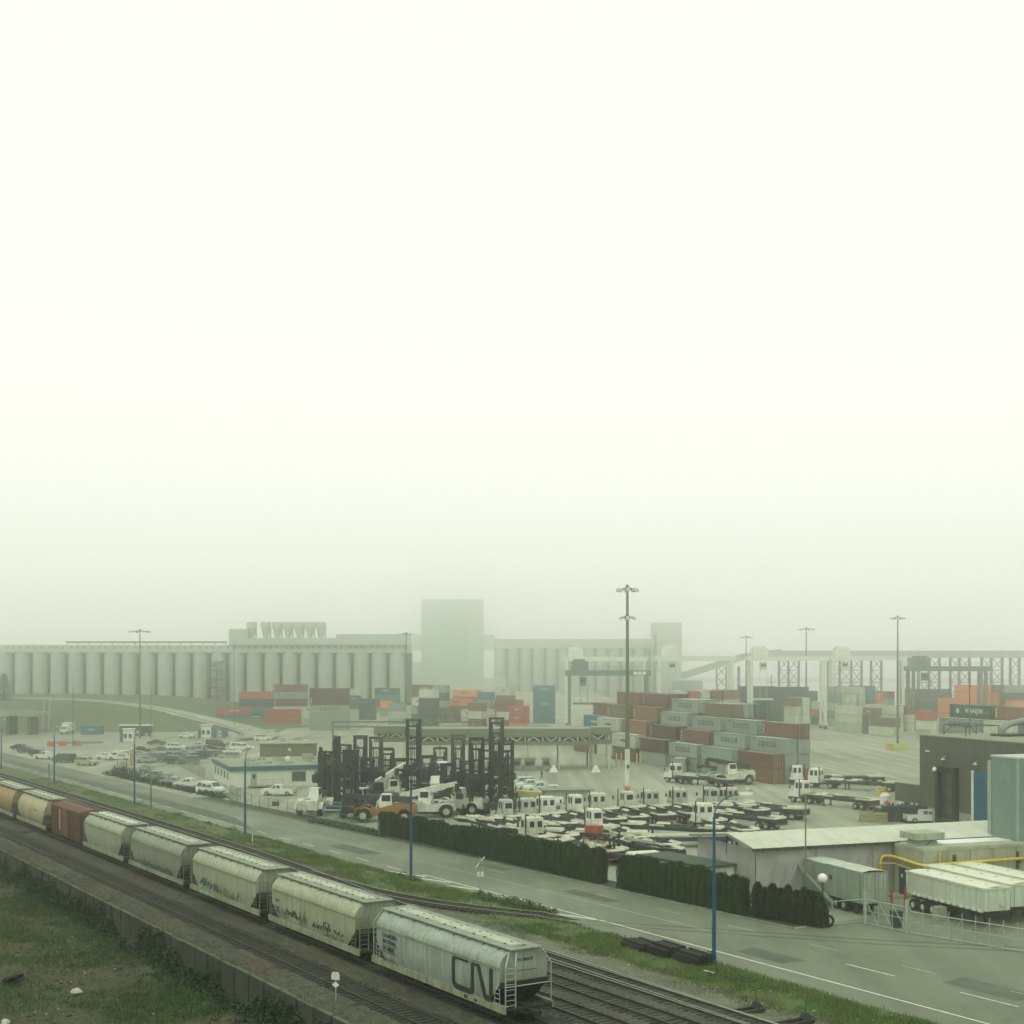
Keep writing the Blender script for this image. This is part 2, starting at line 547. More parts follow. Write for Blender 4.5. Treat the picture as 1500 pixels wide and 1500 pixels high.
# ---- railway
def trackB(s):
    if s < 15: return 11.0
    if s < 85: 
        u = (s - 15) / 70.0
        return 11.0 + 3.2 * (u * u * (3 - 2 * u))
    return 14.2 + 0.4 * min((s - 85) / 110.0, 1)
LINES = [('A', lambda s: -4.9), ('T', lambda s: 0.0), ('D', lambda s: 3.95), ('C', lambda s: 7.45), ('B', trackB), ('E', lambda s: 12.3 if s < 10 else 12.3 - 0.045 * (s - 10))]
def bed_h(s, t):
    h = 0.05
    for nme, fn in LINES[:5]:
        d = abs(t - fn(s))
        h = max(h, 0.24 - max(0, d - 1.35) * 0.16)
    edge = min(t + 9.1, 17.2 - t)
    h += 0.05 * noise.noise((s * 0.7, t * 0.7, 3.0)) + 0.03 * noise.noise((s * 2.1, t * 2.1, 9.0))
    return max(0.03, h)
def grid_obj(name, ss, ts, hf, mat, kind='structure'):
    vs = []; fs = []
    for s_ in ss:
        for t_ in ts(s_) if callable(ts) else ts:
            vs.append(tuple(W(s_, t_, hf(s_, t_))))
    n = len(ts(ss[0])) if callable(ts) else len(ts)
    for i in range(len(ss) - 1):
        for j in range(n - 1):
            fs.append((i * n + j, (i + 1) * n + j, (i + 1) * n + j + 1, i * n + j + 1))
    me = bpy.data.meshes.new(name); me.from_pydata(vs, [], fs); me.materials.append(mat)
    me.polygons.foreach_set('use_smooth', [True] * len(fs))
    o = obj(name, me)
    if kind: o['kind'] = kind
    return o
def frange(a, b, st):
    r = []; x = a
    while x < b: r.append(x); x += st
    r.append(b); return r
bo = grid_obj('ballast_bed', frange(-30, 110, 0.8) + frange(112, 330, 4), frange(-9.1, 16.4, 0.42), bed_h, ballm)
bo.data.materials.append(oilshadem); bo.data.materials.append(gravm)
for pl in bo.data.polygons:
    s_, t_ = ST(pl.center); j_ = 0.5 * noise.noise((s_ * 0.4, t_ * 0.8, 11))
    if abs(t_ + 4.9) < 1.35 + j_ or (abs(t_ - 0.4) < 1.9 + j_ and s_ > -2): pl.material_index = 1  # oil-dark along the near track; under the train its shadow is painted in too
    elif t_ + j_ > trackB(s_) + 1.5 - (0.4 if s_ < 10 else 0) and s_ < 60: pl.material_index = 2
# grass verge between railway and road
def verge_h(s, t):
    e = min(t - 15.6, 20.7 - t)
    return 0.05 + max(0, min(e, 1.5)) * 0.11 + (0.10 * noise.noise((s * 0.45, t * 0.45, 1)) + 0.06 * noise.noise((s * 1.6, t * 1.6, 5)) if e > 0.3 else 0.0)
def verge_ts(s):
    a = 15.2 + 0.9 * noise.noise((s * 0.12, 2.0, 0)) + (0.7 if s > 70 else -0.4 if s > 25 else 0.2); b = 20.7 + 0.35 * noise.noise((s * 0.3, 7.0, 0)) + (1.25 * math.exp(-((s - 41) / 9.0) ** 2))
    return [a + (b - a) * i / 13 for i in range(14)]
grid_obj('grass_verge', frange(-40, 110, 0.7) + frange(112, 330, 3), verge_ts, verge_h, vergem)

railm = M('worn_rail', (0.10, 0.085, 0.07), 0.45, metal=0.6, var=0.3)
railtop = M('shiny_rail', (0.42, 0.42, 0.38), 0.3, metal=0.85, var=0.12)
raildull = M('dull_rail_head', (0.075, 0.07, 0.058), 0.5, metal=0.5, var=0.2)
tiem = M('creosoted_sleeper', (0.030, 0.026, 0.020), 0.9, var=0.35, scale=2.0, tint=0.35)
mbt = MB(); mbt.box(-0.12, 0.12, -1.3, 1.3, 0, 0.17)
tie_me = mbt.mesh('sleeper', tiem)
def track(label, fn, s0, s1, near, z=0.0, top=None):
    root = thing('railway_track', label, 'railway track', (0, 0, 0), 0, 'rails side by side past the yard')
    pts = frange(s0, 110, 4.0) + frange(118, s1, 14.0) if s1 > 118 else frange(s0, s1, 2.5)
    for side in (-0.76, 0.76):
        mb = MB()
        for (za, zb, w, mi) in ((0.24, 0.27, 0.15, 0), (0.27, 0.375, 0.035, 0), (0.375, 0.42, 0.075, 1)):
            ring = []
            for s_ in pts:
                c = fn(s_) + side
                ring.append([W(s_, c - w / 2, za + z), W(s_, c + w / 2, za + z), W(s_, c + w / 2, zb + z), W(s_, c - w / 2, zb + z)])
            mb.loft(ring, mi)
        mb.build('rail', [railm, top or raildull], root)
    # sleepers: one by one near the camera, joined farther off
    s_ = s0; far = MB(); rz = math.atan2(DY, DX)
    while s_ < s1:
        c = fn(s_)
        sl_ = (fn(s_ + 0.5) - fn(s_ - 0.5))
        if s_ < near:
            p = W(s_, c + random.uniform(-0.06, 0.06), 0.115 + z + random.uniform(-0.015, 0.01))
            obj('sleeper', tie_me, root, p, rz - math.atan(sl_) + random.uniform(-0.02, 0.02))
        else:
            a, b = W(s_, c - 1.3, 0.2 + z), W(s_, c + 1.3, 0.2 + z)
            far.bar(a, b, 0.24, 0.16)
        s_ += 0.62
    if far.f: far.build('sleeper_row', tiem, root)['kind'] = 'stuff'
    return root
track('empty near track on dark ballast beside the retaining wall', LINES[0][1], -30, 300, 55)
track('track under the train of grain hoppers', LINES[1][1], -30, 300, 4)
track('first empty track just beyond the train', LINES[2][1], -30, 300, 30)
track('second empty track beyond the train, wide sleepers showing', LINES[3][1], -30, 300, 30)
track('shiny track nearest the road, curving along the grass strip', LINES[4][1], -30, 300, 60, top=railtop)
# second bright pair of rails of the turnout, inside the last track
mb = MB()
for off in (0.35, 1.75):
    for (za, zb, w, mi) in ((0.24, 0.375, 0.04, 0), (0.375, 0.42, 0.075, 1)):
        ring = []
        for s_ in frange(-30, 34, 4):
            c = 9.85 + off + 0.012 * (s_ + 30)
            ring.append([W(s_, c - w / 2, za), W(s_, c + w / 2, za), W(s_, c + w / 2, zb), W(s_, c - w / 2, zb)])
        mb.loft(ring, mi)
tr = thing('turnout_rails', 'extra pair of bright switch rails lying inside the shiny track nearest the road', 'railway switch')
mb.build('switch_rail', [railm, railtop], tr)

# spur that leaves the railway, crosses the road and runs to the gate
SP = [(60, 12.9), (52, 13.1), (45, 13.6), (38, 15.1), (31.5, 17.7), (25.5, 21.0), (19, 26.0), (12, 31.3), (5.6, 36.2), (0.8, 40.6), (-5, 46)]
def spline(P, n=6):
    out = []
    for i in range(len(P) - 1):
        p0 = P[max(i - 1, 0)]; p1 = P[i]; p2 = P[i + 1]; p3 = P[min(i + 2, len(P) - 1)]
        for k in range(n):
            t = k / n
            out.append(tuple(0.5 * ((2 * p1[j]) + (-p0[j] + p2[j]) * t + (2 * p0[j] - 5 * p1[j] + 4 * p2[j] - p3[j]) * t * t + (-p0[j] + 3 * p1[j] - 3 * p2[j] + p3[j]) * t ** 3) for j in range(len(p1))))
    out.append(P[-1]); return out
spur = thing('spur_track', 'curved siding leaving the railway and crossing the road toward the gate', 'railway track')
cp = [W(a, b) for a, b in spline(SP)]
def offs(pts, o):
    r = []
    for i, p in enumerate(pts):
        d = (pts[min(i + 1, len(pts) - 1)] - pts[max(i - 1, 0)]).normalized()
        r.append(p + Vector((-d.y, d.x, 0)) * o)
    return r
NR = 5 * 6 + 2
for o_ in (-0.76, 0.76):
    L = offs(cp, o_); mb = MB()
    for (za, zb, w, mi) in ((0.26, 0.40, 0.07, 0), (0.40, 0.44, 0.075, 1)):
        ring = []
        A = offs(cp, o_ - w / 2); B = offs(cp, o_ + w / 2)
        for i in range(NR):
            dz = -0.42 * (i - NR + 4) / 3.0 if i > NR - 4 else 0
            ring.append([A[i] + Vector((0, 0, za + dz)), B[i] + Vector((0, 0, za + dz)), B[i] + Vector((0, 0, zb + dz)), A[i] + Vector((0, 0, zb + dz))])
        mb.loft(ring, mi)
    mb.build('rail', [railm, railtop], spur)
    mb = MB(); A = offs(cp, o_ - 0.06); B = offs(cp, o_ + 0.06)
    for i in range(NR - 1, len(cp) - 1):
        z = Vector((0, 0, 0.020))
        mb.quad(A[i] + z, A[i + 1] + z, B[i + 1] + z, B[i] + z)
    mb.build('groove_rail', M('groove_rail_steel', (0.05, 0.048, 0.036), 0.6, metal=0.3), spur)
tot = 0
for i in range(NR - 3):
    p, q = cp[i], cp[i + 1]
    d = (q - p); L_ = d.length; k = 0.0
    while k < L_:
        c = p + d * (k / L_)
        o = obj('sleeper', tie_me, spur, c + Vector((0, 0, 0.145)), math.atan2(d.y, d.x))
        k += 0.62

# ---- retaining wall and the waste ground below it
wallm = M('stained_wall_concrete', (0.042, 0.046, 0.033), 0.95, var=0.3, scale=0.9, streak=0.85, dirt=(0.010, 0.016, 0.008), bump=0.3)
capm = M('wall_cap_concrete', (0.085, 0.088, 0.065), 0.9, var=0.3, streak=0.2)
wl = thing('retaining_wall', 'long low stained concrete retaining wall below the railway', 'retaining wall')
mb = MB(); mb.box(-1.185, 1.185, -0.11, 0.11, -3.0, 0.50)
wp = mb.mesh('wall_panel', wallm)
mb = MB(); mb.box(-0.10, 0.10, -0.17, 0.13, -3.0, 0.56)
wpost = mb.mesh('wall_post', wallm)
mb = MB(); mb.box(-1.19, 1.19, -0.14, 0.14, 0.50, 0.58)
wcap = mb.mesh('coping', capm)
s_ = -24.0; rz = math.atan2(DY, DX) + math.pi
while s_ < 190:
    p = W(s_, -9.35)
    obj('wall_panel', wp, wl, p + Vector((0, 0, random.uniform(-0.06, 0.04))), rz + random.uniform(-.006, .006))
    obj('coping', wcap, wl, p + Vector((0, 0, random.uniform(-0.05, 0.0))), rz)
    if random.random() < 0.3: obj('wall_post', wpost, wl, W(s_ + 1.3, -9.4), rz)
    s_ += 2.6
def lot_h(s, t):
    d = -9.35 - t
    h = -2.35 + 0.75 * math.exp(-d / 1.6) + 0.25 * noise.noise((s * 0.11, t * 0.11, 0)) + 0.14 * noise.noise((s * 0.4, t * 0.4, 4)) + 0.06 * noise.noise((s * 1.3, t * 1.3, 8))
    # ruts left by lorries
    c = -19 - 0.02 * (s - 40) ** 2 * 0.05
    for o_ in (-1.1, 1.1):
        h -= 0.16 * math.exp(-((t - c - o_) / 0.45) ** 2)
    return h
lot = grid_obj('waste_ground', frange(-60, 190, 1.0) , frange(-62, -9.3, 0.8), lot_h, lotm)
sheet('far_waste_ground', [W(-420, -9.4), W(FAR, -9.4), W(FAR * .5, -900), W(-420, -900)], lotm, -2.9)
# ------------------------------------------------------------------ the freight train
def car_paint(name, col, dirt, top=None):
    """weathered hopper paint: vertical run-down streaks, darker grime low on the side, plate seams"""
    if name in MATS: return MATS[name]
    m, t, b = _nodes(name)
    col = cast(col); dirt = cast(dirt)
    v = objvec(t)
    tc = t.nodes.new('ShaderNodeTexCoord')
    n1 = noise_n(t, v, 0.5, 5)
    c = ramp(t, n1, [(0.3, [x * 0.86 for x in col]), (0.7, [min(1, x * 1.1) for x in col])])
    n2 = noise_n(t, v, 1.0, 5, 0.65, mapping=((3.2, 3.2, 0.16),))
    c = mixc(t, ramp(t, n2, [(0.42, 0.0), (0.72, 0.8)]), c, dirt)
    sep = t.nodes.new('ShaderNodeSeparateXYZ'); t.links.new(tc.outputs['Object'], sep.inputs[0])
    mr = t.nodes.new('ShaderNodeMapRange'); mr.inputs[1].default_value = 2.6; mr.inputs[2].default_value = 1.0
    t.links.new(sep.outputs['Z'], mr.inputs[0])
    n3 = noise_n(t, v, 1.2, 5, 0.65)
    mu = t.nodes.new('ShaderNodeMath'); mu.operation = 'MULTIPLY'
    t.links.new(mr.outputs[0], mu.inputs[0]); t.links.new(ramp(t, n3, [(0.3, 0.15), (0.7, 0.9)]), mu.inputs[1])
    c = mixc(t, mu.outputs[0], c, [x * 0.55 for x in dirt])
    t.links.new(c, b.inputs['Base Color'])
    b.inputs['Roughness'].default_value = 0.55
    wv = t.nodes.new('ShaderNodeTexWave'); wv.inputs['Scale'].default_value = 0.26; wv.inputs['Distortion'].default_value = 0.0
    t.links.new(tc.outputs['Object'], wv.inputs['Vector'])
    bumpn(t, b, ramp(t, wv.outputs['Fac'], [(0.0, 0.0), (0.06, 1.0)]), 0.25, 0.02)
    MATS[name] = m
    return m
P_cn = car_paint('grey_hopper_paint', (0.33, 0.335, 0.32), (0.15, 0.15, 0.125))
P_tan = car_paint('tan_hopper_paint', (0.37, 0.35, 0.265), (0.16, 0.14, 0.09))
P_bei = car_paint('beige_hopper_paint', (0.37, 0.35, 0.275), (0.16, 0.14, 0.09))
P_drk = car_paint('dull_grey_hopper_paint', (0.245, 0.24, 0.20), (0.10, 0.095, 0.065))
P_lgt = car_paint('pale_hopper_paint', (0.34, 0.335, 0.275), (0.15, 0.14, 0.095))
P_cyl = car_paint('cream_hopper_paint', (0.44, 0.37, 0.23), (0.20, 0.14, 0.07))
P_org = car_paint('orange_brown_hopper_paint', (0.36, 0.20, 0.09), (0.15, 0.08, 0.04))
P_box = car_paint('rust_red_boxcar_paint', (0.135, 0.038, 0.025), (0.06, 0.024, 0.018))
roofg = M('dusty_hopper_roof', (0.225, 0.23, 0.205), 0.7, var=0.2, scale=1.0)
roofd = M('dusty_hatch_cover', (0.40, 0.39, 0.31), 0.75, var=0.2, scale=1.2)
sillm = M('grimy_side_sill', (0.26, 0.25, 0.19), 0.7, var=0.25, scale=1.2, streak=0.7, dirt=(0.09, 0.075, 0.05))
frm = M('dark_underframe', (0.016, 0.017, 0.015), 0.8, var=0.4)
bogm = M('bogie_steel', (0.020, 0.018, 0.015), 0.7, var=0.4)
wheelm = M('wheel_steel', (0.05, 0.045, 0.04), 0.5, metal=0.5, var=0.3)
bearm = M('bright_wheel_face', (0.45, 0.45, 0.42), 0.45, metal=0.4, var=0.1)

def wheel_mesh_rail():
    mb = MB()
    mb.cyl((0, -0.03, 0), (0, 0.07, 0), 0.45, n=18); mb.cyl((0, -0.06, 0), (0, -0.03, 0), 0.48, n=18)
    return mb.mesh('wheel', wheelm)
RWHEEL = wheel_mesh_rail()
def bogie(root, x):
    mb = MB(); q0 = 0.22
    for y in (-1.0, 1.0):
        mb.prism([(x + a, z + q0) for a, z in ((-1.25, 0.62), (-1.05, 0.78), (-0.5, 0.85), (-0.35, 1.0), (0.35, 1.0), (0.5, 0.85), (1.05, 0.78), (1.25, 0.62), (1.05, 0.5), (0.6, 0.5), (0.4, 0.32), (-0.4, 0.32), (-0.6, 0.5), (-1.05, 0.5))], y - 0.09, y + 0.09)
        for q in (-0.9, 0.9): mb.cyl((x + q, y - 0.14, 0.84), (x + q, y + 0.14, 0.84), 0.14, n=8)
    mb.box(x - 0.3, x + 0.3, -1.05, 1.05, 0.8, 1.1)
    b = mb.build('bogie', bogm, root)
    for q in (-0.9, 0.9):
        for y in (-1, 1):
            obj('wheel', RWHEEL, b, (x + q, y * 0.75, 0.87), 0 if y > 0 else math.pi)
    return b
mb = MB(); mb.add([(-.025, -1.02, 4.60), (-.025, -0.70, 4.54), (-.025, -1.12, 4.30), (.025, -1.02, 4.60), (.025, -0.70, 4.54), (.025, -1.12, 4.30)], [(0, 1, 2), (3, 5, 4), (0, 2, 5, 3), (1, 4, 5, 2), (0, 3, 4, 1)])
BRACKET = mb.mesh('roof_bracket', M('bracket_steel', (0.17, 0.18, 0.16), 0.6, var=0.2))
def hopper_car(name, label, paint, i, s0, L=16.1, style='slant', roof=roofg, hatch=roofd, near=False):
    """covered hopper; local x toward the near end, -y the side seen, origin at the rail base"""
    p = W(s0 + L / 2, 0)
    root = thing(name, label, 'grain hopper', p, RAILZ, 'freight cars of the train')
    root.scale = (1, 1.06, 1)
    h = L / 2
    if style == 'slant':
        prof = [(1.35, 1.50, h - 2.05), (1.55, 1.545, h - 1.80), (2.5, 1.575, h - 0.72), (2.62, 1.58, h - 0.66), (3.62, 1.58, h - 0.62), (3.66, 1.585, h - 0.62), (3.92, 1.50, h - 0.62), (4.16, 1.33, h - 0.62), (4.36, 1.10, h - 0.62), (4.50, 0.85, h - 0.62)]
    else:
        prof = [(1.35, 1.30, h - 1.95), (1.6, 1.46, h - 1.5), (2.0, 1.56, h - 1.05), (2.6, 1.60, h - 0.75), (3.1, 1.57, h - 0.7), (3.6, 1.44, h - 0.7), (4.05, 1.18, h - 0.7), (4.4, 0.78, h - 0.7), (4.52, 0.5, h - 0.7)]
    mb = MB()
    mb.loft([[(-l, -w, z), (l, -w, z), (l, w, z), (-l, w, z)] for z, w, l in prof], 0)
    body = autosmooth(mb.build('body', paint, root), 28)
    # band under the shoulder
    if style == 'slant':
        mb = MB()
        for z0, z1, o_ in (((3.42, 3.50, 0.03), (3.54, 3.62, 0.045)) if near else ((3.50, 3.60, 0.035),)):
            for sgn in (-1, 1):
                mb.box(-h + 0.62, h - 0.62, sgn * 1.585 - o_, sgn * 1.585 + o_, z0, z1)
        mb.build('side_band', M('band_' + paint.name, tuple(x * 0.8 for x in (0.30, 0.31, 0.26)), 0.6, var=0.2) if near else M('worn_band', (0.21, 0.19, 0.13), 0.7, var=0.25), root)
    # side sills
    for sgn in (-1, 1):
        mb = MB(); mb.box(-h, h, sgn * 1.56 - 0.06, sgn * 1.56 + 0.06, 1.02, 1.40)
        mb.box(-h, h, sgn * 1.50 - 0.1, sgn * 1.50 + 0.1, 1.40, 1.44)
        mb.build('side_sill', sillm, root)
    # hoppers below
    for x in ([-4.2, 0, 4.2] if L > 14 else [-2.6, 2.6]):
        mb = MB()
        mb.loft([[(x - 0.55, -0.6, 0.62), (x + 0.55, -0.6, 0.62), (x + 0.55, 0.6, 0.62), (x - 0.55, 0.6, 0.62)], [(x - 1.9, -1.4, 1.36), (x + 1.9, -1.4, 1.36), (x + 1.9, 1.4, 1.36), (x - 1.9, 1.4, 1.36)]])
        mb.build('discharge_hopper', frm, root)
    mb = MB(); mb.box(-h, h, -0.22, 0.22, 1.0, 1.34)
    mb.box(-h, -h + 2.2, -1.45, 1.45, 1.12, 1.24); mb.box(h - 2.2, h, -1.45, 1.45, 1.12, 1.24)
    for e in (-1, 1):
        x = e * h
        mb.box(min(x, x + e * 0.75), max(x, x + e * 0.75), -0.12, 0.12, 0.95, 1.2)    # coupler shank
        mb.box(min(x + e * 0.6, x + e * 0.95), max(x + e * 0.6, x + e * 0.95), -0.2, 0.2, 0.9, 1.25)
        mb.bar((x - e * 1.9, -0.3, 1.25), (x - e * 0.75, -1.15, 2.5), 0.09); mb.bar((x - e * 1.9, 0.3, 1.25), (x - e * 0.75, 1.15, 2.5), 0.09)
        mb.box(x - 0.06, x + 0.06, -1.5, 1.5, 1.18, 1.32)
    mb.build('underframe', frm, root)
    # end slope sheets, shade of the recess painted in dark, with braces
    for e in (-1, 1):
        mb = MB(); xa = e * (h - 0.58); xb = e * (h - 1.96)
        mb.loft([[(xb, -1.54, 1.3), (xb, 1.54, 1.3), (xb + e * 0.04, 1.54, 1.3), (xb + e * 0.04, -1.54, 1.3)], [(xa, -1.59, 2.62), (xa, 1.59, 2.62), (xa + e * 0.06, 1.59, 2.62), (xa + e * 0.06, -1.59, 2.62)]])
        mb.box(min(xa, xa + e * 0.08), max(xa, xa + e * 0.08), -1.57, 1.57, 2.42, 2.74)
        mb.build('end_slope', M('shaded_end_sheet', (0.014, 0.016, 0.012), 0.8, var=0.4), root)
        # ladders and corner posts
        mb = MB(); x = e * (h - 0.08)
        for y in (-1.5, -0.85):
            mb.cyl((x, y, 1.3), (x, y, 3.7), 0.045, n=5)
            mb.cyl((x, y, 3.7), (e * (h - 0.4), y * 0.72, 4.5), 0.045, n=5)
        for k in range(8): mb.cyl((x, -1.5, 1.45 + k * 0.31), (x, -0.85, 1.45 + k * 0.31), 0.022, n=4)
        for y in (1.5,): mb.cyl((x, y, 1.3), (x, y, 3.7), 0.04, n=5); mb.cyl((x, y, 3.7), (e * (h - 0.4), y * 0.72, 4.5), 0.04, n=5)
        for xx in (e * (h - 0.6), e * (h - 1.15)):
            mb.cyl((xx, -1.58, 1.4), (xx, -1.58, 2.4), 0.025, n=4)
        for k in range(4): mb.cyl((e * (h - 0.6), -1.58, 1.5 + k * 0.28), (e * (h - 1.15), -1.58, 1.5 + k * 0.28), 0.02, n=4)
        mb.cyl((x, -1.5, 2.55), (x, 1.5, 2.55), 0.03, n=4)
        mb.build('ladder', galv if near else M('weathered_ladder', (0.13, 0.14, 0.12), 0.7, var=0.3), root)
    # roof walk, brackets, hatches
    mb = MB()
    for sgn in (-1, 1):
        mb.box(-h + 0.25, h - 0.25, sgn * 0.74 - 0.30 if sgn < 0 else 0.44, -0.44 if sgn < 0 else 1.04, 4.60, 4.66)
    mb.box(-h + 0.25, -h + 0.9, -0.44, 0.44, 4.60, 4.655); mb.box(h - 0.9, h - 0.25, -0.44, 0.44, 4.60, 4.655)
    mb.build('roof_walk', roof, root)
    k = -h + 1.3
    while k < h - 0.8:
        for sgn in (-1, 1):
            obj('roof_bracket', BRACKET, root, (k, 0, 0), 0 if sgn < 0 else math.pi)
        k += 1.75
    nh = 4 if near else (5 if style == 'slant' else 6)
    span = (2 * h - 2.6) / nh
    for q in range(nh):
        x0 = -h + 1.3 + q * span
        mb = MB()
        mb.loft([[(x0 + 0.05, -0.40, 4.56), (x0 + span - 0.05, -0.40, 4.56), (x0 + span - 0.05, 0.40, 4.56), (x0 + 0.05, 0.40, 4.56)],
                 [(x0 + 0.05, -0.40, 4.68), (x0 + span - 0.05, -0.40, 4.68), (x0 + span - 0.05, 0.40, 4.68), (x0 + 0.05, 0.40, 4.68)],
                 [(x0 + 0.12, -0.30, 4.74), (x0 + span - 0.12, -0.30, 4.74), (x0 + span - 0.12, 0.30, 4.74), (x0 + 0.12, 0.30, 4.74)]])
        hc = mb.build('hatch_cover', hatch, root)
        mb = MB()
        for u in (0.18, 0.82):
            xx = x0 + span * u
            mb.box(xx - 0.04, xx + 0.04, -0.50, -0.38, 4.66, 4.73); mb.box(xx - 0.03, xx + 0.03, -0.05, 0.05, 4.74, 4.78)
            mb.box(xx - 0.04, xx + 0.04, 0.38, 0.48, 4.66, 4.72)
        mb.build('hatch_latch', M('dull_latch', (0.09, 0.09, 0.075), 0.7), hc)
    for x in (-h + 1.75, h - 1.75): bogie(root, x)
    return root
bogie_z = 0
def scribble(parent, mat, x0, x1, z0, z1, seed, y=-1.60, n=26, w=0.05):
    """spray-can tags: bent strokes lying on the side of the car"""
    rnd = random.Random(seed); mb = MB(); x = x0
    while x < x1:
        lw = rnd.uniform(0.25, 0.55); zc = z0; hh = (z1 - z0) * rnd.uniform(0.5, 1.0)
        pts = [(x + rnd.uniform(-0.05, 0.1), y, zc + rnd.uniform(0, 0.2) * hh)]
        for k in range(rnd.randint(2, 5)):
            pts.append((x + rnd.uniform(0, lw), y, zc + rnd.uniform(0, 1) * hh))
        for a, b in zip(pts, pts[1:]):
            mb.bar(a, b, 0.012, w, up=(0, 0, 1) if abs(a[2] - b[2]) < abs(a[0] - b[0]) else (1, 0, 0))
        x += lw * rnd.uniform(0.6, 1.0)
    return mb.build('graffiti', mat, parent)

car0 = hopper_car('hopper_car', 'grey grain hopper with large black CN logo, nearest car of the train', P_cn, 0, -0.9, L=17.0, near=True)
# lettering of the near car
YS = -1.600
lettering(car0, 'CANADIEN\nNATIONAL', 0.40, ink, (-6.95, YS, 3.0), align='LEFT', bold=0.012)
lettering(car0, 'CN 388572', 0.36, ink, (-6.95, YS, 2.14), align='LEFT', bold=0.012)
mb = MB()
for z in (2.46, 2.02): mb.box(-7.0, -4.9, YS - 0.006, YS, z, z + 0.045)
for k in range(3): mb.box(-6.75, -5.1 + 0.2 * k, YS - 0.006, YS, 1.62 - 0.1 * k, 1.645 - 0.1 * k)
mb.build('lettering_rule', ink, car0)
# the worm logo: one bent stroke of even width
def worm(parent, x, z, sc, y, mat):
    P = []
    def arc(cx, cz, r, a0, a1, n=7):
        for i in range(n + 1):
            a = R(a0 + (a1 - a0) * i / n); P.append((cx + r * math.cos(a), cz + r * math.sin(a)))
    P.append((1.35, 2.0))
    arc(0.42, 1.58, 0.42, 90, 180)
    arc(0.42, 0.42, 0.42, 180, 270)
    arc(1.42, 0.30, 0.30, 270, 350)
    P.append((1.74, 1.70))
    arc(2.02, 1.72, 0.27, 180, 35)
    arc(3.05, 0.27, 0.28, 215, 350)
    P.append((3.36, 2.0))
    w = 0.20 * sc
    pts = [Vector((x + a * sc * 1.42, z + b * sc)) for a, b in P]
    Lf = []; Rt = []
    for i, p in enumerate(pts):
        d0 = (p - pts[i - 1]).normalized() if i else None
        d1 = (pts[i + 1] - p).normalized() if i < len(pts) - 1 else None
        d = ((d0 or d1) + (d1 or d0)).normalized()
        n = Vector((-d.y, d.x)); k = w / max(0.5, abs(n.dot(Vector((-(d1 or d0).y, (d1 or d0).x)))))
        Lf.append(p + n * k); Rt.append(p - n * k)
    mb = MB(); vs = [(q.x, y - 0.008, q.y) for q in Lf] + [(q.x, y - 0.008, q.y) for q in Rt] + [(q.x, y, q.y) for q in Lf] + [(q.x, y, q.y) for q in Rt]
    n = len(pts); fs = []
    for i in range(n - 1):
        fs += [(i, i + 1, n + i + 1, n + i), (i, 2 * n + i, 2 * n + i + 1, i + 1), (n + i, n + i + 1, 3 * n + i + 1, 3 * n + i)]
    fs += [(0, n, 3 * n, 2 * n), (n - 1, 3 * n - 1, 4 * n - 1, 2 * n - 1)]
    mb.add(vs, fs)
    return mb.build('logo', mat, parent)
worm(car0, 2.55, 1.58, 0.93, YS, M('dark_green_black_logo', (0.012, 0.022, 0.016), 0.6, var=0.2))
lettering(car0, 'CN 388572', 0.24, ink, (7.90, 0.05, 3.85), rot=(90, 0, 90), bold=0.006)
mb = MB(); mb.box(7.88, 7.89, -0.5, 0.9, 3.28, 3.31); mb.build('lettering_rule', ink, car0)
mb = MB(); mb.box(3.9, 4.3, -1.636, -1.622, 1.10, 1.32); mb.box(5.1, 5.4, -1.636, -1.622, 1.12, 1.28); mb.build('stencil_plate', ink, car0)
gdark = M('dark_graffiti_paint', (0.025, 0.03, 0.026), 0.6, var=0.3)
gmid = M('faded_graffiti_paint', (0.15, 0.15, 0.115), 0.7, var=0.3)
gwhite = M('white_graffiti_paint', (0.45, 0.52, 0.47), 0.6, var=0.2)
gteal = M('teal_graffiti_paint', (0.045, 0.09, 0.085), 0.6, var=0.3)
car1 = hopper_car('hopper_car', 'tan grain hopper with scattered black graffiti tags, second car of the train', P_tan, 1, 18.1)
scribble(car1, gdark, -4.6, -2.2, 1.95, 2.7, 3, w=0.10); scribble(car1, gmid, -6.4, -4.4, 1.6, 2.7, 4, w=0.05); scribble(car1, gdark, 0.2, 2.0, 1.8, 2.3, 5, w=0.07); scribble(car1, gdark, 2.2, 3.4, 1.8, 2.9, 6, w=0.09)
scribble(car1, gmid, 2.2, 5.6, 1.5, 2.0, 7, w=0.05); scribble(car1, gdark, 4.0, 5.6, 1.9, 2.3, 8, w=0.05); scribble(car1, gmid, -2.0, -0.8, 1.7, 2.9, 18, w=0.05)
for z in (3.25, 2.7, 2.45): lettering(car1, 'CNWX', 0.25, ink, (-6.7, YS, z - 0.5), align='LEFT')
car2 = hopper_car('hopper_car', 'beige grain hopper with teal and white graffiti low on its left half, third car', P_bei, 2, 36.2)
scribble(car2, gteal, -5.6, -1.2, 1.65, 2.8, 9, w=0.16); scribble(car2, gwhite, -5.8, -1.9, 1.5, 2.3, 10, w=0.07); scribble(car2, gmid, -0.8, 3.6, 1.5, 2.4, 11, w=0.07); scribble(car2, gwhite, -5.4, -2.0, 1.05, 1.4, 13, y=-1.63, w=0.06)
car3 = hopper_car('hopper_car', 'dull grey grain hopper stained blue along its lower side, fourth car', P_drk, 3, 54.3)
scribble(car3, gteal, -3.6, 4.8, 1.45, 2.1, 14, w=0.22); scribble(car3, gmid, -6, 5, 1.5, 2.0, 15, w=0.08)
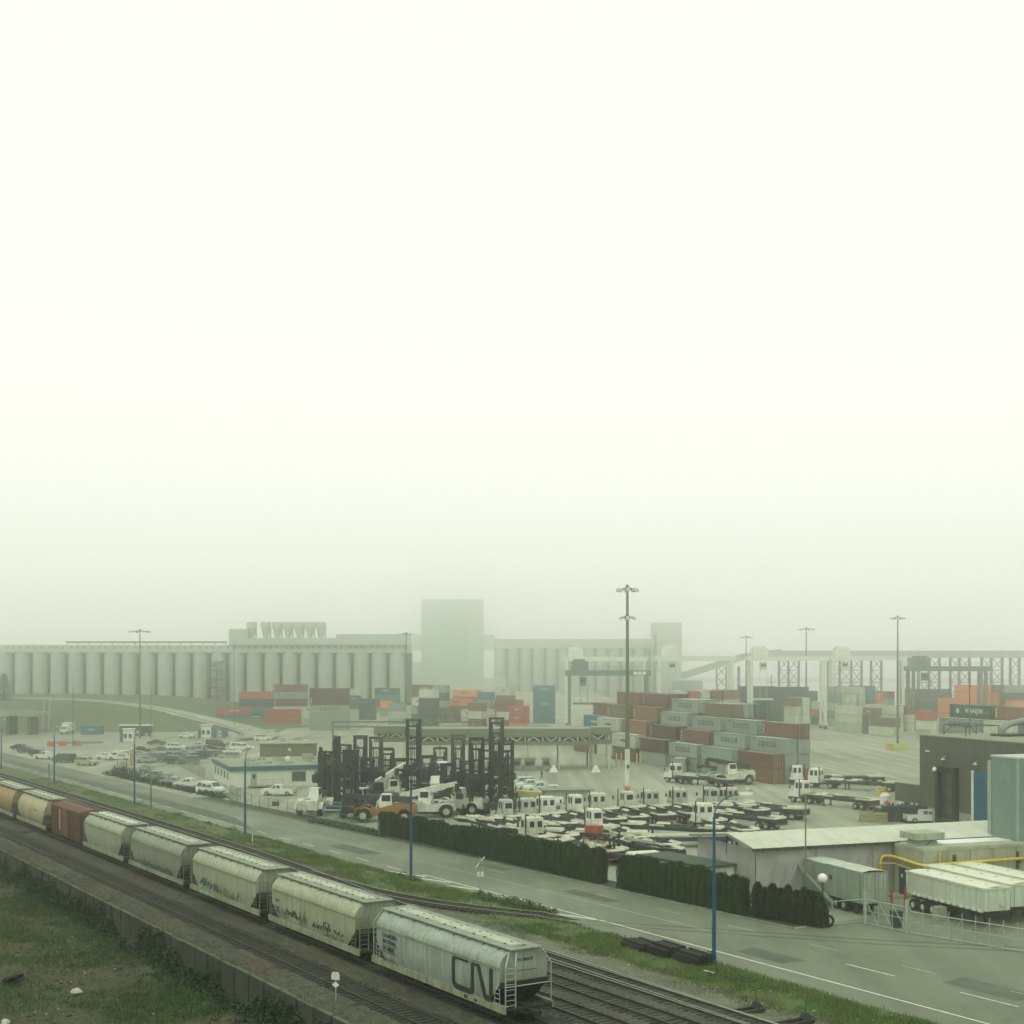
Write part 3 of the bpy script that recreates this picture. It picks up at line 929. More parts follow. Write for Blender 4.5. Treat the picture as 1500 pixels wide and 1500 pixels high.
car4 = hopper_car('hopper_car', 'pale grey-green grain hopper with white roof hatches, next to the red boxcar', P_lgt, 4, 72.4, L=14.8, style='slant', hatch=M('white_hatch', (0.52, 0.51, 0.43), 0.7, var=0.12))
scribble(car4, gwhite, 3.2, 3.9, 2.2, 3.0, 16, w=0.06); scribble(car4, gwhite, -4.8, -3.9, 2.0, 2.5, 17, w=0.05)

# red boxcar
def boxcar(s0, L=12.3):
    root = thing('boxcar', 'rust red ribbed boxcar between two grain hoppers', 'boxcar', W(s0 + L / 2, 0), RAILZ, 'freight cars of the train')
    h = L / 2
    mb = MB()
    mb.loft([[(-h, -1.45, 1.05), (h, -1.45, 1.05), (h, 1.45, 1.05), (-h, 1.45, 1.05)], [(-h, -1.45, 4.35), (h, -1.45, 4.35), (h, 1.45, 4.35), (-h, 1.45, 4.35)], [(-h, -0.2, 4.62), (h, -0.2, 4.62), (h, 0.2, 4.62), (-h, 0.2, 4.62)]])
    mb.build('body', P_box, root)
    k = -h + 0.1
    rib = M('boxcar_rib_paint', (0.105, 0.03, 0.02), 0.7, var=0.25)
    for q in range(15):
        x = -h + 0.15 + q * (L - 0.3) / 14
        if -1.4 < x < 1.4: continue
        mb = MB()
        for sgn in (-1, 1): mb.box(x - 0.06, x + 0.06, sgn * 1.49 - 0.04, sgn * 1.49 + 0.04, 1.1, 4.33)
        mb.build('side_rib', rib, root)
    mb = MB(); mb.box(-1.3, 1.3, -1.55, -1.46, 1.2, 4.25)
    d = mb.build('sliding_door', M('boxcar_door_paint', (0.155, 0.048, 0.032), 0.7, var=0.25, streak=0.3), root)
    mb = MB()
    for q in range(6): mb.box(-1.25 , 1.25, -1.585, -1.55, 1.45 + q * 0.5, 1.52 + q * 0.5)
    mb.cyl((-1.1, -1.6, 1.3), (-1.1, -1.6, 4.2), 0.03, n=5)
    mb.build('door_rib', rib, d)
    rp = M('boxcar_roof_paint', (0.20, 0.075, 0.05), 0.7, var=0.25)
    for q in range(13):
        x = -h + 0.4 + q * (L - 0.8) / 12
        mb = MB()
        for sgn in (-1, 1): mb.bar((x, sgn * 0.2, 4.64), (x, sgn * 1.45, 4.38), 0.08, 0.05)
        mb.build('roof_rib', rp, root)
    mb = MB(); k = 0
    rnd = random.Random(2)
    for q in range(10):
        mb.box(-0.55 - 1.9, -0.55 - 1.9 + 0.6 + 0.25 * rnd.random(), -1.54, -1.532, 1.7 + q * 0.24, 1.83 + q * 0.24)
    mb.build('faded_lettering', M('faded_white_lettering', (0.42, 0.36, 0.31), 0.7, var=0.3), root)
    mb = MB(); mb.box(-h, h, -0.25, 0.25, 0.85, 1.06)
    for e in (-1, 1):
        x = e * h; mb.box(min(x, x + e * 0.9), max(x, x + e * 0.9), -0.15, 0.15, 0.9, 1.2)
        for q in range(7): mb.box(x - 0.03, x + 0.09 * e + 0.03, -1.4, -0.95, 1.5 + q * 0.4, 1.54 + q * 0.4)
    mb.build('underframe', frm, root)
    for x in (-h + 1.7, h - 1.7): bogie(root, x)
boxcar(89.3)
car6 = hopper_car('hopper_car', 'cream round-sided grain hopper with orange patch, left of the red boxcar', P_cyl, 6, 103.6, L=14.6, style='round')
mb = MB(); mb.box(-0.6, 0.4, -1.615, -1.606, 2.45, 2.85); mb.box(-0.4, 0.9, -1.615, -1.606, 2.2, 2.35); mb.box(1.6, 3.2, -1.6, -1.59, 2.9, 3.1); mb.build('orange_patch', M('orange_patch_paint', (0.45, 0.20, 0.03), 0.7, var=0.3), car6)
car7 = hopper_car('hopper_car', 'orange-brown round-sided grain hopper at the left edge of the view', P_org, 7, 120.2, L=14.6, style='round')
car8 = hopper_car('hopper_car', 'farthest orange-brown grain hopper beyond the cream one', P_org, 8, 136.8, L=14.6, style='round')
# ------------------------------------------------------------------ vegetation
def leafm(name, c1, c2, scale=1.2):
    m, t, b = _nodes(name)
    c1 = cast(c1); c2 = cast(c2)
    v = objvec(t)
    n = noise_n(t, v, scale, 3)
    c = ramp(t, n, [(0.3, c1), (0.7, c2)])
    t.links.new(c, b.inputs['Base Color']); b.inputs['Roughness'].default_value = 0.7
    MATS[name] = m
    return m
cedarm = leafm('cedar_foliage', (0.012, 0.034, 0.011), (0.036, 0.078, 0.024), 3)
conm = leafm('dark_conifer_foliage', (0.008, 0.018, 0.009), (0.020, 0.036, 0.015), 3)
grass1 = leafm('grass_blades', (0.055, 0.105, 0.014), (0.12, 0.155, 0.035), 0.4)
grass2 = leafm('dry_grass_blades', (0.06, 0.05, 0.018), (0.12, 0.10, 0.042), 0.5)
weedm = leafm('weed_leaves', (0.020, 0.055, 0.011), (0.05, 0.10, 0.02), 0.8)
ivym = leafm('ivy_leaves', (0.008, 0.028, 0.010), (0.022, 0.055, 0.016), 0.9)
bushm = leafm('bush_leaves', (0.025, 0.045, 0.02), (0.055, 0.075, 0.03), 0.8)
barkm = M('bark', (0.05, 0.04, 0.03), 0.9, var=0.3)

def cedar_mesh(seed, h=3.2, r=0.57, n=1900, taper=0.3, mat=None, lean=0.0):
    rnd = random.Random(seed); mb = MB()
    ph = [rnd.uniform(0, 6.28) for _ in range(4)]
    for i in range(n):
        z = h * (rnd.random() ** 0.85)
        a = rnd.uniform(0, 2 * math.pi)
        lob = 1 + 0.16 * math.sin(3 * a + ph[0] + z * 1.3) + 0.10 * math.sin(5 * a + ph[1] - z * 2.1)
        rr = r * lob * (1 - taper * (z / h) ** 2.2) * (0.80 + 0.28 * rnd.random())
        if z > h * 0.93: rr *= rnd.random()
        p = Vector((rr * math.cos(a) + lean * z, rr * math.sin(a), z))
        # upward sprays
        L_ = rnd.uniform(0.14, 0.30); w = rnd.uniform(0.035, 0.07)
        d = Vector((math.cos(a) * rnd.uniform(0.1, 0.7), math.sin(a) * rnd.uniform(0.1, 0.7), rnd.uniform(0.6, 1.2))).normalized()
        sd = d.cross(Vector((math.cos(a + 0.6), math.sin(a + 0.6), rnd.uniform(-0.5, 0.5)))).normalized() * w
        mb.add([p - sd, p + sd, p + sd * 0.4 + d * L_, p - sd * 0.4 + d * L_ * 0.9], [(0, 1, 2, 3)])
    # inner mass so that the row is not see-through
    mb.loft([[(r * 0.72 * math.cos(R(60 * q)) + lean * zz, r * 0.72 * math.sin(R(60 * q)), zz) for q in range(6)] if k else [(0.3 * math.cos(R(60 * q)), 0.3 * math.sin(R(60 * q)), 0) for q in range(6)] for k, zz in enumerate((0, 0.25, h * 0.55, h * 0.82))])
    return mb.mesh('cedar', mat or cedarm)
CEDARS = [cedar_mesh(11, 3.15), cedar_mesh(12, 3.25), cedar_mesh(13, 3.1), cedar_mesh(14, 3.2)]
def hedge(label, s0, s1, tf, hs, step=0.92):
    root = thing('hedge', label, 'hedge', W((s0 + s1) / 2, tf((s0 + s1) / 2)), 0, 'clipped cedar hedges along the road')
    org = root.location.copy(); s_ = s0; hlast = 1.0
    while s_ <= s1 + 0.01:
        o = obj('cedar', random.choice(CEDARS), root, W(s_, tf(s_) + random.uniform(-0.05, 0.05)) - org, random.uniform(0, 6.28))
        k = hs(s_); o.scale = (1.0 + random.uniform(-.08, .10), 1.0 + random.uniform(-.12, .10), k + random.uniform(-0.08, 0.06))
        s_ += step
hedge('long clipped dark hedge in front of the parked yard tractors, left of the gap', 39.9, 86.0, lambda s: 34.9 + 0.002 * (s - 39), lambda s: 1.02 - 0.0045 * (s - 39))
hedge('shorter clipped hedge in front of the small green-roofed building, right of the gap', 19.8, 36.9, lambda s: 35.1, lambda s: 1.0)
CONS = [cedar_mesh(21 + k, 2.9, 0.60, 1300, 0.72, conm, 0.02 * (k - 1)) for k in range(3)]
k = 0; s_ = 18.6
names = ['first', 'second', 'third', 'fourth', 'fifth', 'sixth', 'seventh', 'eighth', 'ninth', 'tenth', 'eleventh', 'twelfth']
while s_ > 11.6 and k < 9:
    hh = [0.96, 0.84, 0.98, 0.88, 1.0, 0.9, 1.0, 0.93, 0.86][k]
    o = obj('conifer_shrub', CONS[k % 3], None, W(s_, 35.6 + 0.20 * (18.6 - s_) * 0.9), random.uniform(0, 6))
    o.scale = (1.0, 1.0, hh)
    tag(o, 'dark pointed conifer shrub, %s from the end of the clipped hedge toward the globe lamp' % names[k], 'shrub', 'loose conifers before the gate')
    s_ -= 0.78; k += 1

def tufts(name, pts, mat, h=(0.12, 0.3), w=0.02, blades=7, spread=0.12, kind='stuff'):
    """many bent grass blades in one mesh"""
    vs = []; fs = []
    for p in pts:
        for k in range(blades):
            a = random.uniform(0, 6.283); hh = random.uniform(*h)
            bx, by = p[0] + random.gauss(0, spread), p[1] + random.gauss(0, spread)
            dx, dy = math.cos(a), math.sin(a); ln = random.uniform(0.1, 0.6) * hh
            b = len(vs)
            vs += [(bx - dy * w, by + dx * w, p[2] - 0.02), (bx + dy * w, by - dx * w, p[2] - 0.02), (bx + dx * ln, by + dy * ln, p[2] + hh)]
            fs.append((b, b + 1, b + 2))
    me = bpy.data.meshes.new(name); me.from_pydata(vs, [], fs); me.materials.append(mat)
    o = obj(name, me); o['kind'] = kind
    return o
def leaves(mb_v, mb_f, c, rad, n, size, flat=0.6):
    for k in range(n):
        d = Vector((random.gauss(0, 1), random.gauss(0, 1), random.gauss(0, 1))).normalized() * (random.random() ** 0.45)
        p = Vector((c[0] + d.x * rad, c[1] + d.y * rad, c[2] + abs(d.z) * rad * flat))
        nn = Vector((random.gauss(0, .7), random.gauss(0, .7), 1)).normalized()
        a = nn.orthogonal().normalized() * size * random.uniform(0.6, 1.3); b2 = nn.cross(a) * random.uniform(0.5, 1.0)
        b = len(mb_v); mb_v += [tuple(p - a), tuple(p + b2), tuple(p + a), tuple(p - b2)]; mb_f.append((b, b + 1, b + 2, b + 3))
# verge grass, patchy
pts = []
while len(pts) < 14000:
    s_ = random.uniform(-22, 90) if random.random() < 0.85 else random.uniform(90, 190); t_ = random.uniform(15.6, 20.6)
    n_ = noise.noise((s_ * 0.16, t_ * 0.35, 2.0))
    if n_ < -0.05 and random.random() < 0.85: continue
    pts.append(W(s_, t_, verge_h(s_, t_)))
tufts('verge_grass', pts, grass1, (0.08, 0.32), 0.02, 6, 0.18)
pts = []
while len(pts) < 4500:
    s_ = random.uniform(-20, 100); t_ = random.gauss(15.6, 0.9)
    if noise.noise((s_ * 0.2, t_ * 0.3, 8.0)) < 0.0: continue
    pts.append(W(s_, t_, max(bed_h(s_, t_), 0.05)))
for k in range(2600):
    s_ = random.uniform(-10, 110); t_ = random.uniform(-9.0, -6.6)
    pts.append(W(s_, t_, bed_h(s_, t_)))
for k in range(2200):
    s_ = random.uniform(-16, 120)
    if noise.noise((s_ * 0.25, 1.0, 4.0)) < -.1: continue
    pts.append(W(s_, random.uniform(-9.5, -9.05), 0.5))
tufts('dry_grass', pts, grass2, (0.05, 0.20), 0.015, 5, 0.15)
# rank weeds in the tip of verge beside the spur and round posts
v_, f_ = [], []
for s_, t_, r_, n_ in [(31.5, 21.0, 0.9, 420), (33.5, 20.6, 0.9, 360), (35.5, 20.9, 0.9, 300), (37.5, 20.8, 0.8, 260), (30.6, 21.3, 0.9, 380), (32.4, 21.4, 0.9, 400), (34.4, 21.3, .9, 350), (36.5, 20.3, .8, 260), (39.5, 20.9, .7, 240), (28.6, 21.6, .6, 220), (29.8, 21.7, 0.6, 200), (50, 20.0, 0.8, 220), (52.5, 20.0, 0.8, 220), (9.0, 20.3, 0.7, 260), (7.6, 20.8, 0.8, 330), (75, 19.5, 0.6, 120), (83, 19.8, 0.7, 140), (98, 20.0, 0.7, 120), (118, 19.9, 0.8, 140), (106, 19.7, 0.6, 90), (135, 20, 0.8, 120)]:
    leaves(v_, f_, W(s_, t_, 0.12), r_, n_, 0.085, 0.75)
me = bpy.data.meshes.new('rank_weeds'); me.from_pydata(v_, [], f_); me.materials.append(weedm)
obj('rank_weeds', me)['kind'] = 'stuff'
# ivy hanging on the wall and creeping over the foot of it
v_, f_ = [], []
for k in range(2900):
    s_ = random.uniform(-16, 120)
    n_ = noise.noise((s_ * 0.12, 0, 5.0)) + 0.5 * noise.noise((s_ * 0.5, 0, 3.0))
    top = min(.55, -2.1 + 2.9 * max(0.0, n_ + 0.52))
    z = -2.2 + (top + 2.2) * random.random()
    dd = 0.12 + max(0, (-1.0 - z)) * 0.9 * random.random()
    p = W(s_, -9.5 - dd, max(z, lot_h(s_, -9.5 - dd)))
    leaves(v_, f_, p, 0.34, 14, 0.095, 0.8)
for k in range(900):
    s_ = random.uniform(-16, 120); d = abs(random.gauss(0, 1.5)); t_ = -9.6 - d
    leaves(v_, f_, W(s_, t_, lot_h(s_, t_)), 0.38, 10, 0.09, 0.5)
me = bpy.data.meshes.new('ivy'); me.from_pydata(v_, [], f_); me.materials.append(ivym)
obj('ivy', me)['kind'] = 'stuff'
# moss-green and straw tufts over the waste ground
pts = []
while len(pts) < 15000:
    s_ = random.uniform(-30, 90); t_ = -9.8 - abs(random.gauss(0, 11))
    if t_ < -45: continue
    if random.random() > (noise.noise((s_ * 0.10, t_ * 0.14, 6.0)) + 0.5 * noise.noise((s_ * 0.5, t_ * 0.5, 3.0)) + 0.28) * 1.5: continue
    pts.append(W(s_, t_, lot_h(s_, t_)))
tufts('waste_ground_grass', pts, weedm, (0.06, 0.36), 0.03, 5, 0.24)
pts = []
while len(pts) < 8000:
    s_ = random.uniform(-30, 70); t_ = -11 - abs(random.gauss(0, 12))
    if random.random() > (noise.noise((s_ * 0.2, t_ * 0.2, 16.0)) + 0.4) * 1.3: continue
    pts.append(W(s_, t_, lot_h(s_, t_)))
tufts('waste_ground_straw', pts, grass2, (0.03, 0.16), 0.025, 5, 0.25)
# stones, rubble
stonem = M('pale_rubble', (0.42, 0.41, 0.35), 0.9, var=0.3)
def rock(seed, r):
    rnd = random.Random(seed); mb = MB()
    rings = []
    for j in range(5):
        ph = -math.pi / 2 + math.pi * j / 4
        rings.append([(r * max(math.cos(ph), 0.15) * math.cos(i * 1.047) * rnd.uniform(.75, 1.2), r * max(math.cos(ph), 0.15) * math.sin(i * 1.047) * rnd.uniform(.75, 1.2), r * 0.7 * math.sin(ph) * rnd.uniform(.85, 1.1)) for i in range(6)])
    mb.loft(rings); return mb.mesh('stone', stonem)
o = obj('stone', rock(1, 0.42)); p = G(112, 1453, -2.2); o.location = (p.x, p.y, lot_h(*ST(p)) + 0.15)
tag(o, 'pale boulder lying alone on the waste ground', 'stone')
o = obj('stone', rock(5, 0.36)); p = G(8, 1497, -2.2); o.location = (p.x, p.y, lot_h(*ST(p)) + 0.1)
tag(o, 'pale flat stone at the bottom left corner of the waste ground', 'stone')
mb = MB(); rnd = random.Random(13)
for k in range(2600):
    s_ = rnd.uniform(-25, 75); t_ = -10 - abs(rnd.gauss(0, 11)); p = W(s_, t_, lot_h(s_, t_)); r_ = rnd.uniform(0.04, 0.16)
    mb.sphere((p.x, p.y, p.z), r_, 5, 3, 0, (rnd.uniform(.8, 1.7), rnd.uniform(.7, 1.4), 0.6))
mb.build('earth_clods', M('earth_clod', (0.045, 0.036, 0.02), .95, var=.5, scale=.4))['kind'] = 'stuff'
mb = MB(); rnd = random.Random(3)
for k in range(420):
    if rnd.random() < 0.7:
        s_ = rnd.uniform(-25, 60); t_ = -11 - abs(rnd.gauss(0, 10)); z = lot_h(s_, t_)
    else:
        s_ = rnd.uniform(-20, 60); t_ = rnd.uniform(14.5, 20); z = verge_h(s_, t_)
    p = W(s_, t_, z); r_ = rnd.uniform(0.025, 0.085)
    mb.sphere((p.x, p.y, p.z + r_ * 0.3), r_, 5, 3, 0, (rnd.uniform(.8, 1.5), rnd.uniform(.7, 1.2), 0.6))
mb.build('scattered_rubble', stonem)['kind'] = 'stuff'
# heap of old tyres and black sheeting
t_ = G(12, 1437, -2.2); hz = lot_h(*ST(t_))
heap = thing('rubbish_heap', 'black heap of old tyres and sheeting at the left edge of the waste ground', 'rubbish heap', (t_.x, t_.y, hz))
for k in range(5):
    mb = MB(); ring = []
    for i in range(11):
        a = 2 * math.pi * i / 10; ring.append((0.33 * math.cos(a), 0.33 * math.sin(a), 0.0))
    mb.tube(ring, 0.12, 6)
    o = mb.build('tyre', black, heap, loc=(random.uniform(-0.7, 0.9), random.uniform(-0.3, 0.3), 0.12 + 0.1 * k))
    o.rotation_euler = (random.uniform(-.5, .5), random.uniform(-.5, .5), 0)

# hedge-like low shrubs beside the far kerb, and bushes of the car park corner
def bush(label, p, r, n, cat='bush', mat=None, flat=1.7, name='bush', sx=1.0, group=None):
    v_, f_ = [], []
    root = thing(name, label, cat, p, YARDZ, group)
    for k in range(max(3, int(r * 3))):
        c = (random.uniform(-.6, .6) * r * sx, random.uniform(-.6, .6) * r, 0.05)
        leaves(v_, f_, c, r * random.uniform(0.45, 0.75), n // max(3, int(r * 3)), 0.11, flat)
    me = bpy.data.meshes.new('foliage'); me.from_pydata(v_, [], f_); me.materials.append(mat or bushm)
    obj('foliage', me, root)
    mb = MB()
    for k in range(4):
        a = random.uniform(0, 6.28); mb.cyl((0, 0, 0), (0.4 * r * math.cos(a), 0.4 * r * math.sin(a), r * 0.6), 0.04, 0.015, 5)
    mb.build('stem', barkm, root)
bush('grey-green bush at the corner of the car park, under the white notice board', G(178, 1136), 2.2, 1500)
bush('big dark bush behind the street lamp at the car park corner', G(206, 1140), 2.6, 1900)
bush('small bush at the tip of the planted corner', G(166, 1132), 1.2, 500)
bush('low bush by the pale minivan, end of the planted strip', G(222, 1145), 1.5, 700)
# low clipped strip beside the road, left of the fence
v_, f_ = [], []
a, b = G(150, 1134), G(325, 1170)
for k in range(520):
    u = random.random(); p = a.lerp(b, u); p = p + Vector((RX, RY, 0)) * random.uniform(-0.3, 1.3 + 2.5 * max(0, 0.35 - u))
    leaves(v_, f_, (p.x, p.y, 0.05), 0.75, 16, 0.12, 1.1)
me = bpy.data.meshes.new('foliage'); me.from_pydata(v_, [], f_); me.materials.append(conm)
r0 = thing('low_hedge', 'low dark hedge between the road and the row of parked pickups', 'hedge', (0, 0, 0))
obj('foliage', me, r0)
v_, f_ = [], []
a, b = G(455, 1205), G(556, 1226)
for k in range(300):
    u = random.random(); p = a.lerp(b, u) + Vector((RX, RY, 0)) * random.uniform(-0.2, 1.1)
    leaves(v_, f_, (p.x, p.y, 0.05), 0.7, 16, 0.11, 1.0)
me = bpy.data.meshes.new('foliage'); me.from_pydata(v_, [], f_); me.materials.append(cedarm)
r0 = thing('low_hedge', 'low ragged hedge in front of the dark container lifters, beside the road', 'hedge', (0, 0, 0))
obj('foliage', me, r0)
# ------------------------------------------------------------------ street lamps, masts, signs
def street_lamp(label, px, py, h=11.3, arm=1.6, adir=(0.75, 0.66)):
    p = G(px, py)
    root = thing('street_lamp', label, 'street lamp', p, 0, 'blue street lamps along the road')
    mb = MB(); mb.tube([(0, 0, 0), (0, 0, h * 0.5), (0, 0, h - 1.6)], [0.15, 0.125, 0.10], 10)
    mb.cyl((0, 0, 0), (0, 0, 0.25), 0.24, n=10)
    mb.build('pole', blue, root)
    pts = []
    for k in range(9):
        a = R(90 * k / 8); d = arm * 1.35 * (1 - math.cos(a)); z = h - 1.6 + 1.6 * math.sin(a)
        pts.append((adir[0] * d, adir[1] * d, z))
    mb = MB(); mb.tube(pts, 0.06, 8); mb.build('arm', M('blue_arm_paint', (0.03, 0.08, 0.15), 0.4, var=0.15), root)
    e = Vector(pts[-1]); d = Vector((adir[0], adir[1], 0)).normalized()
    n = Vector((-d.y, d.x, 0))
    mb = MB(); rings = []
    for u, w, hh in ((-0.05, 0.08, 0.06), (0.2, 0.16, 0.10), (0.7, 0.19, 0.13), (1.05, 0.10, 0.06)):
        c = e + d * u
        rings.append([c - n * w + Vector((0, 0, -hh * 0.6)), c + n * w + Vector((0, 0, -hh * 0.6)), c + n * w * 0.6 + Vector((0, 0, hh)), c - n * w * 0.6 + Vector((0, 0, hh))])
    mb.loft(rings); mb.build('lamp_head', M('lamp_head_paint', (0.62, 0.62, 0.55), 0.4, var=0.1), root)
    return root, e + d * 0.7
L0, eL = street_lamp('tall blue street lamp nearest the camera, beside the stacked sleepers', 1046, 1412, 12.0, 1.45, (0.96, 0.28))
street_lamp('blue street lamp in front of the left end of the long hedge', 602, 1292, 11.6, 1.9, (0.98, 0.2))
street_lamp('blue street lamp in front of the white office with the blue roof edge', 359, 1222, 10.6, 1.5, (0.2, 0.97))
street_lamp('blue street lamp in front of the bushes at the car park corner', 197, 1181, 10.8, 1.5, (-0.1, 0.97))
street_lamp('blue street lamp in front of the row of parked cars beside the road', 79.5, 1147.5, 9.8, 1.5, (-0.1, 0.97))
street_lamp('blue street lamp at the left edge of the view', 2, 1128, 9.8, 1.5, (-0.1, 0.97))
# gull sitting on the nearest lamp head
gull = thing('gull', 'white gull perched on the head of the nearest street lamp', 'bird', (L0.location.x + eL.x, L0.location.y + eL.y, eL.z + 0.07))
gull.rotation_euler = (0, 0, R(200))
mb = MB(); rings = []
for x, r_, z in ((-0.36, 0.015, 0.16), (-0.26, 0.035, 0.17), (-0.1, 0.085, 0.18), (0.05, 0.10, 0.20), (0.14, 0.075, 0.24), (0.19, 0.048, 0.30), (0.22, 0.05, 0.345), (0.27, 0.042, 0.35), (0.31, 0.012, 0.34), (0.36, 0.006, 0.333)):
    rings.append([(x, r_ * math.cos(a * 0.785), z + r_ * math.sin(a * 0.785)) for a in range(8)])
mb.loft(rings)
for y in (-0.03, 0.03): mb.cyl((0.03, y, 0.12), (0.04, y, 0.0), 0.008, n=4); mb.box(0.02, 0.09, y - 0.02, y + 0.02, 0.0, 0.008)
mb.build('body', M('gull_white', (0.62, 0.62, 0.58), 0.7, var=0.1), gull, smooth=True)
mb = MB()
for s_ in (-1, 1): mb.loft([[(0.10, s_ * 0.075, 0.26), (0.10, s_ * 0.105, 0.2), (0.08, s_ * 0.08, 0.15)], [(-0.15, s_ * 0.085, 0.25), (-0.15, s_ * 0.105, 0.2), (-0.15, s_ * 0.07, 0.16)], [(-0.42, s_ * 0.03, 0.19), (-0.42, s_ * 0.04, 0.18), (-0.42, s_ * 0.02, 0.17)]])
mb.build('folded_wing', M('gull_grey', (0.28, 0.30, 0.31), 0.7, var=0.1), gull)

mastm = M('mast_steel', (0.115, 0.115, 0.075), 0.6, var=0.2, streak=0.3)
lampw = M('floodlight_housing', (0.40, 0.42, 0.40), 0.5, var=0.15)
def high_mast(label, p, h, r=0.36, band=False, lower=False, heads=8, rr=1.6, group='high floodlight masts'):
    root = thing('floodlight_mast', label, 'light mast', p, 0, group)
    mb = MB(); mb.tube([(0, 0, 0), (0, 0, h * 0.5), (0, 0, h)], [r, r * 0.72, r * 0.45], 10); mb.build('mast', mastm, root)
    if band:
        mb = MB(); mb.cyl((0, 0, 2.9), (0, 0, 8.4), r * 1.02, r * 0.93, 12); b = mb.build('white_band', M('band_white', (0.62, 0.62, 0.56), 0.6, var=0.12, streak=0.4, dirt=(0.35, 0.33, 0.27)), root)
        mb = MB(); mb.cyl((0, 0, 2.45), (0, 0, 2.9), r * 1.03, r * 1.03, 12); mb.build('red_band', M('faded_red', (0.42, 0.16, 0.13), 0.6), root)
        mb = MB(); mb.box(-0.1, 0.25, -r - 0.15, -r + 0.05, 5.6, 6.1); mb.build('junction_box', dark, root)
    def crown(z, n, rad, up):
        mb = MB(); ring = [(rad * math.cos(6.283 * i / 24), rad * math.sin(6.283 * i / 24), z) for i in range(25)]
        mb.tube(ring, 0.06, 5)
        for i in range(4):
            a = i * math.pi / 2 + 0.4; mb.bar((0, 0, z + 0.4), (rad * math.cos(a), rad * math.sin(a), z), 0.09)
        mb.cyl((0, 0, z), (0, 0, z + 0.7), 0.3, 0.2, 8)
        mb.build('crown_ring', mastm, root)
        for i in range(n):
            a = 6.283 * i / n; mb = MB(); c = Vector((rad * 1.12 * math.cos(a), rad * 1.12 * math.sin(a), z))
            d = Vector((math.cos(a), math.sin(a), 0)); q = Vector((-d.y, d.x, 0))
            mb.loft([[c - q * .34 - d * .25 + Vector((0, 0, -.2)), c + q * .34 - d * .25 + Vector((0, 0, -.2)), c + q * .34 + d * .35 + Vector((0, 0, -.34)), c - q * .34 + d * .35 + Vector((0, 0, -.34))],
                     [c - q * .22 - d * .15 + Vector((0, 0, .22)), c + q * .22 - d * .15 + Vector((0, 0, .22)), c + q * .22 + d * .2 + Vector((0, 0, .12)), c - q * .22 + d * .2 + Vector((0, 0, .12))]])
            mb.build('floodlight', lampw, root)
    crown(h - 0.4, heads, rr, True)
    if lower: crown(h - 4.6, 4, 0.85, False)
    return root
high_mast('tallest floodlight mast, white band near its foot, among the parked yard tractors', G(919, 1180), 32.5, 0.40, True, True, 8, 1.25)
high_mast('slender pale floodlight mast on a concrete base in the right-hand yard', G(1315, 1089), 33.0, 0.36, False, False, 7, 1.6)
p = at(1181, 450); high_mast('faint floodlight mast behind the container stacks, right of centre', p, zat(920, 450), 0.36, False, False, 6, 2.2)
p = at(1093, 520); high_mast('faintest floodlight mast beside the white gantry crane', p, zat(932, 520), 0.36, False, False, 6, 2.0)
p = at(595, 460); high_mast('floodlight mast behind the sign gantry, left of centre', p, zat(927, 460), 0.36, False, False, 6, 2.4)
p = G(205, 1082); high_mast('floodlight mast by the row of parked trucks and the kiosk', p, zat(923, p.y), 0.30, False, False, 6, 2.6)
# slim lamp posts farther off
def slim_post(label, p, h, col, r=0.12):
    root = thing('lamp_post', label, 'lamp post', p, 0, 'slim lamp posts of the terminal')
    mb = MB(); mb.cyl((0, 0, 0), (0, 0, h), r, r * 0.7, 8); mb.build('pole', col, root)
    mb = MB(); mb.bar((0, 0, h), (0.9, -0.3, h + 0.25), 0.07); mb.build('arm', col, root)
    mb = MB(); mb.cbox((1.1, -0.36, h + 0.27), (0.7, 0.3, 0.16)); mb.build('lamp_head', lampw, root)
    return root
slim_post('slim teal lamp post beside the red barriers on the left', G(107, 1093), 14.5, blue)
slim_post('slim teal lamp post at the bend of the far road', G(343, 1066), zat(948, G(343, 1066).y), blue)
slim_post('slim lamp post standing before the grass mound', G(221, 1083), 14.5, mastm)
slim_post('slim post with a floodlight behind the old grey trailer container', YU((21.7, 123.9), 3.2, -3.0), 9.8, M('olive_post', (0.15, 0.13, 0.06), 0.6), 0.08)
# yellow-banded post beside the road at left
root = thing('marker_post', 'olive marker post on the verge between two blue street lamps', 'post', G(221, 1188)); mb = MB(); mb.tube([(0, 0, 0), (0, 0, 1.3), (0, 0, 5.6)], [0.17, 0.14, 0.09], 8); mb.build('post', M('olive_post2', (0.16, 0.15, 0.03), 0.6), root)
root = thing('marker_post', 'short dark post on the verge by the fifth street lamp', 'post', G(71.5, 1143)); mb = MB(); mb.cyl((0, 0, 0), (0, 0, 2.9), 0.10, n=8); mb.build('post', mastm, root)
root = thing('marker_post', 'thin white marker post in the grass right of the office street lamp', 'post', G(370, 1237)); mb = MB(); mb.cyl((0, 0, 0), (0, 0, 1.25), 0.06, n=6); mb.build('post', white, root)

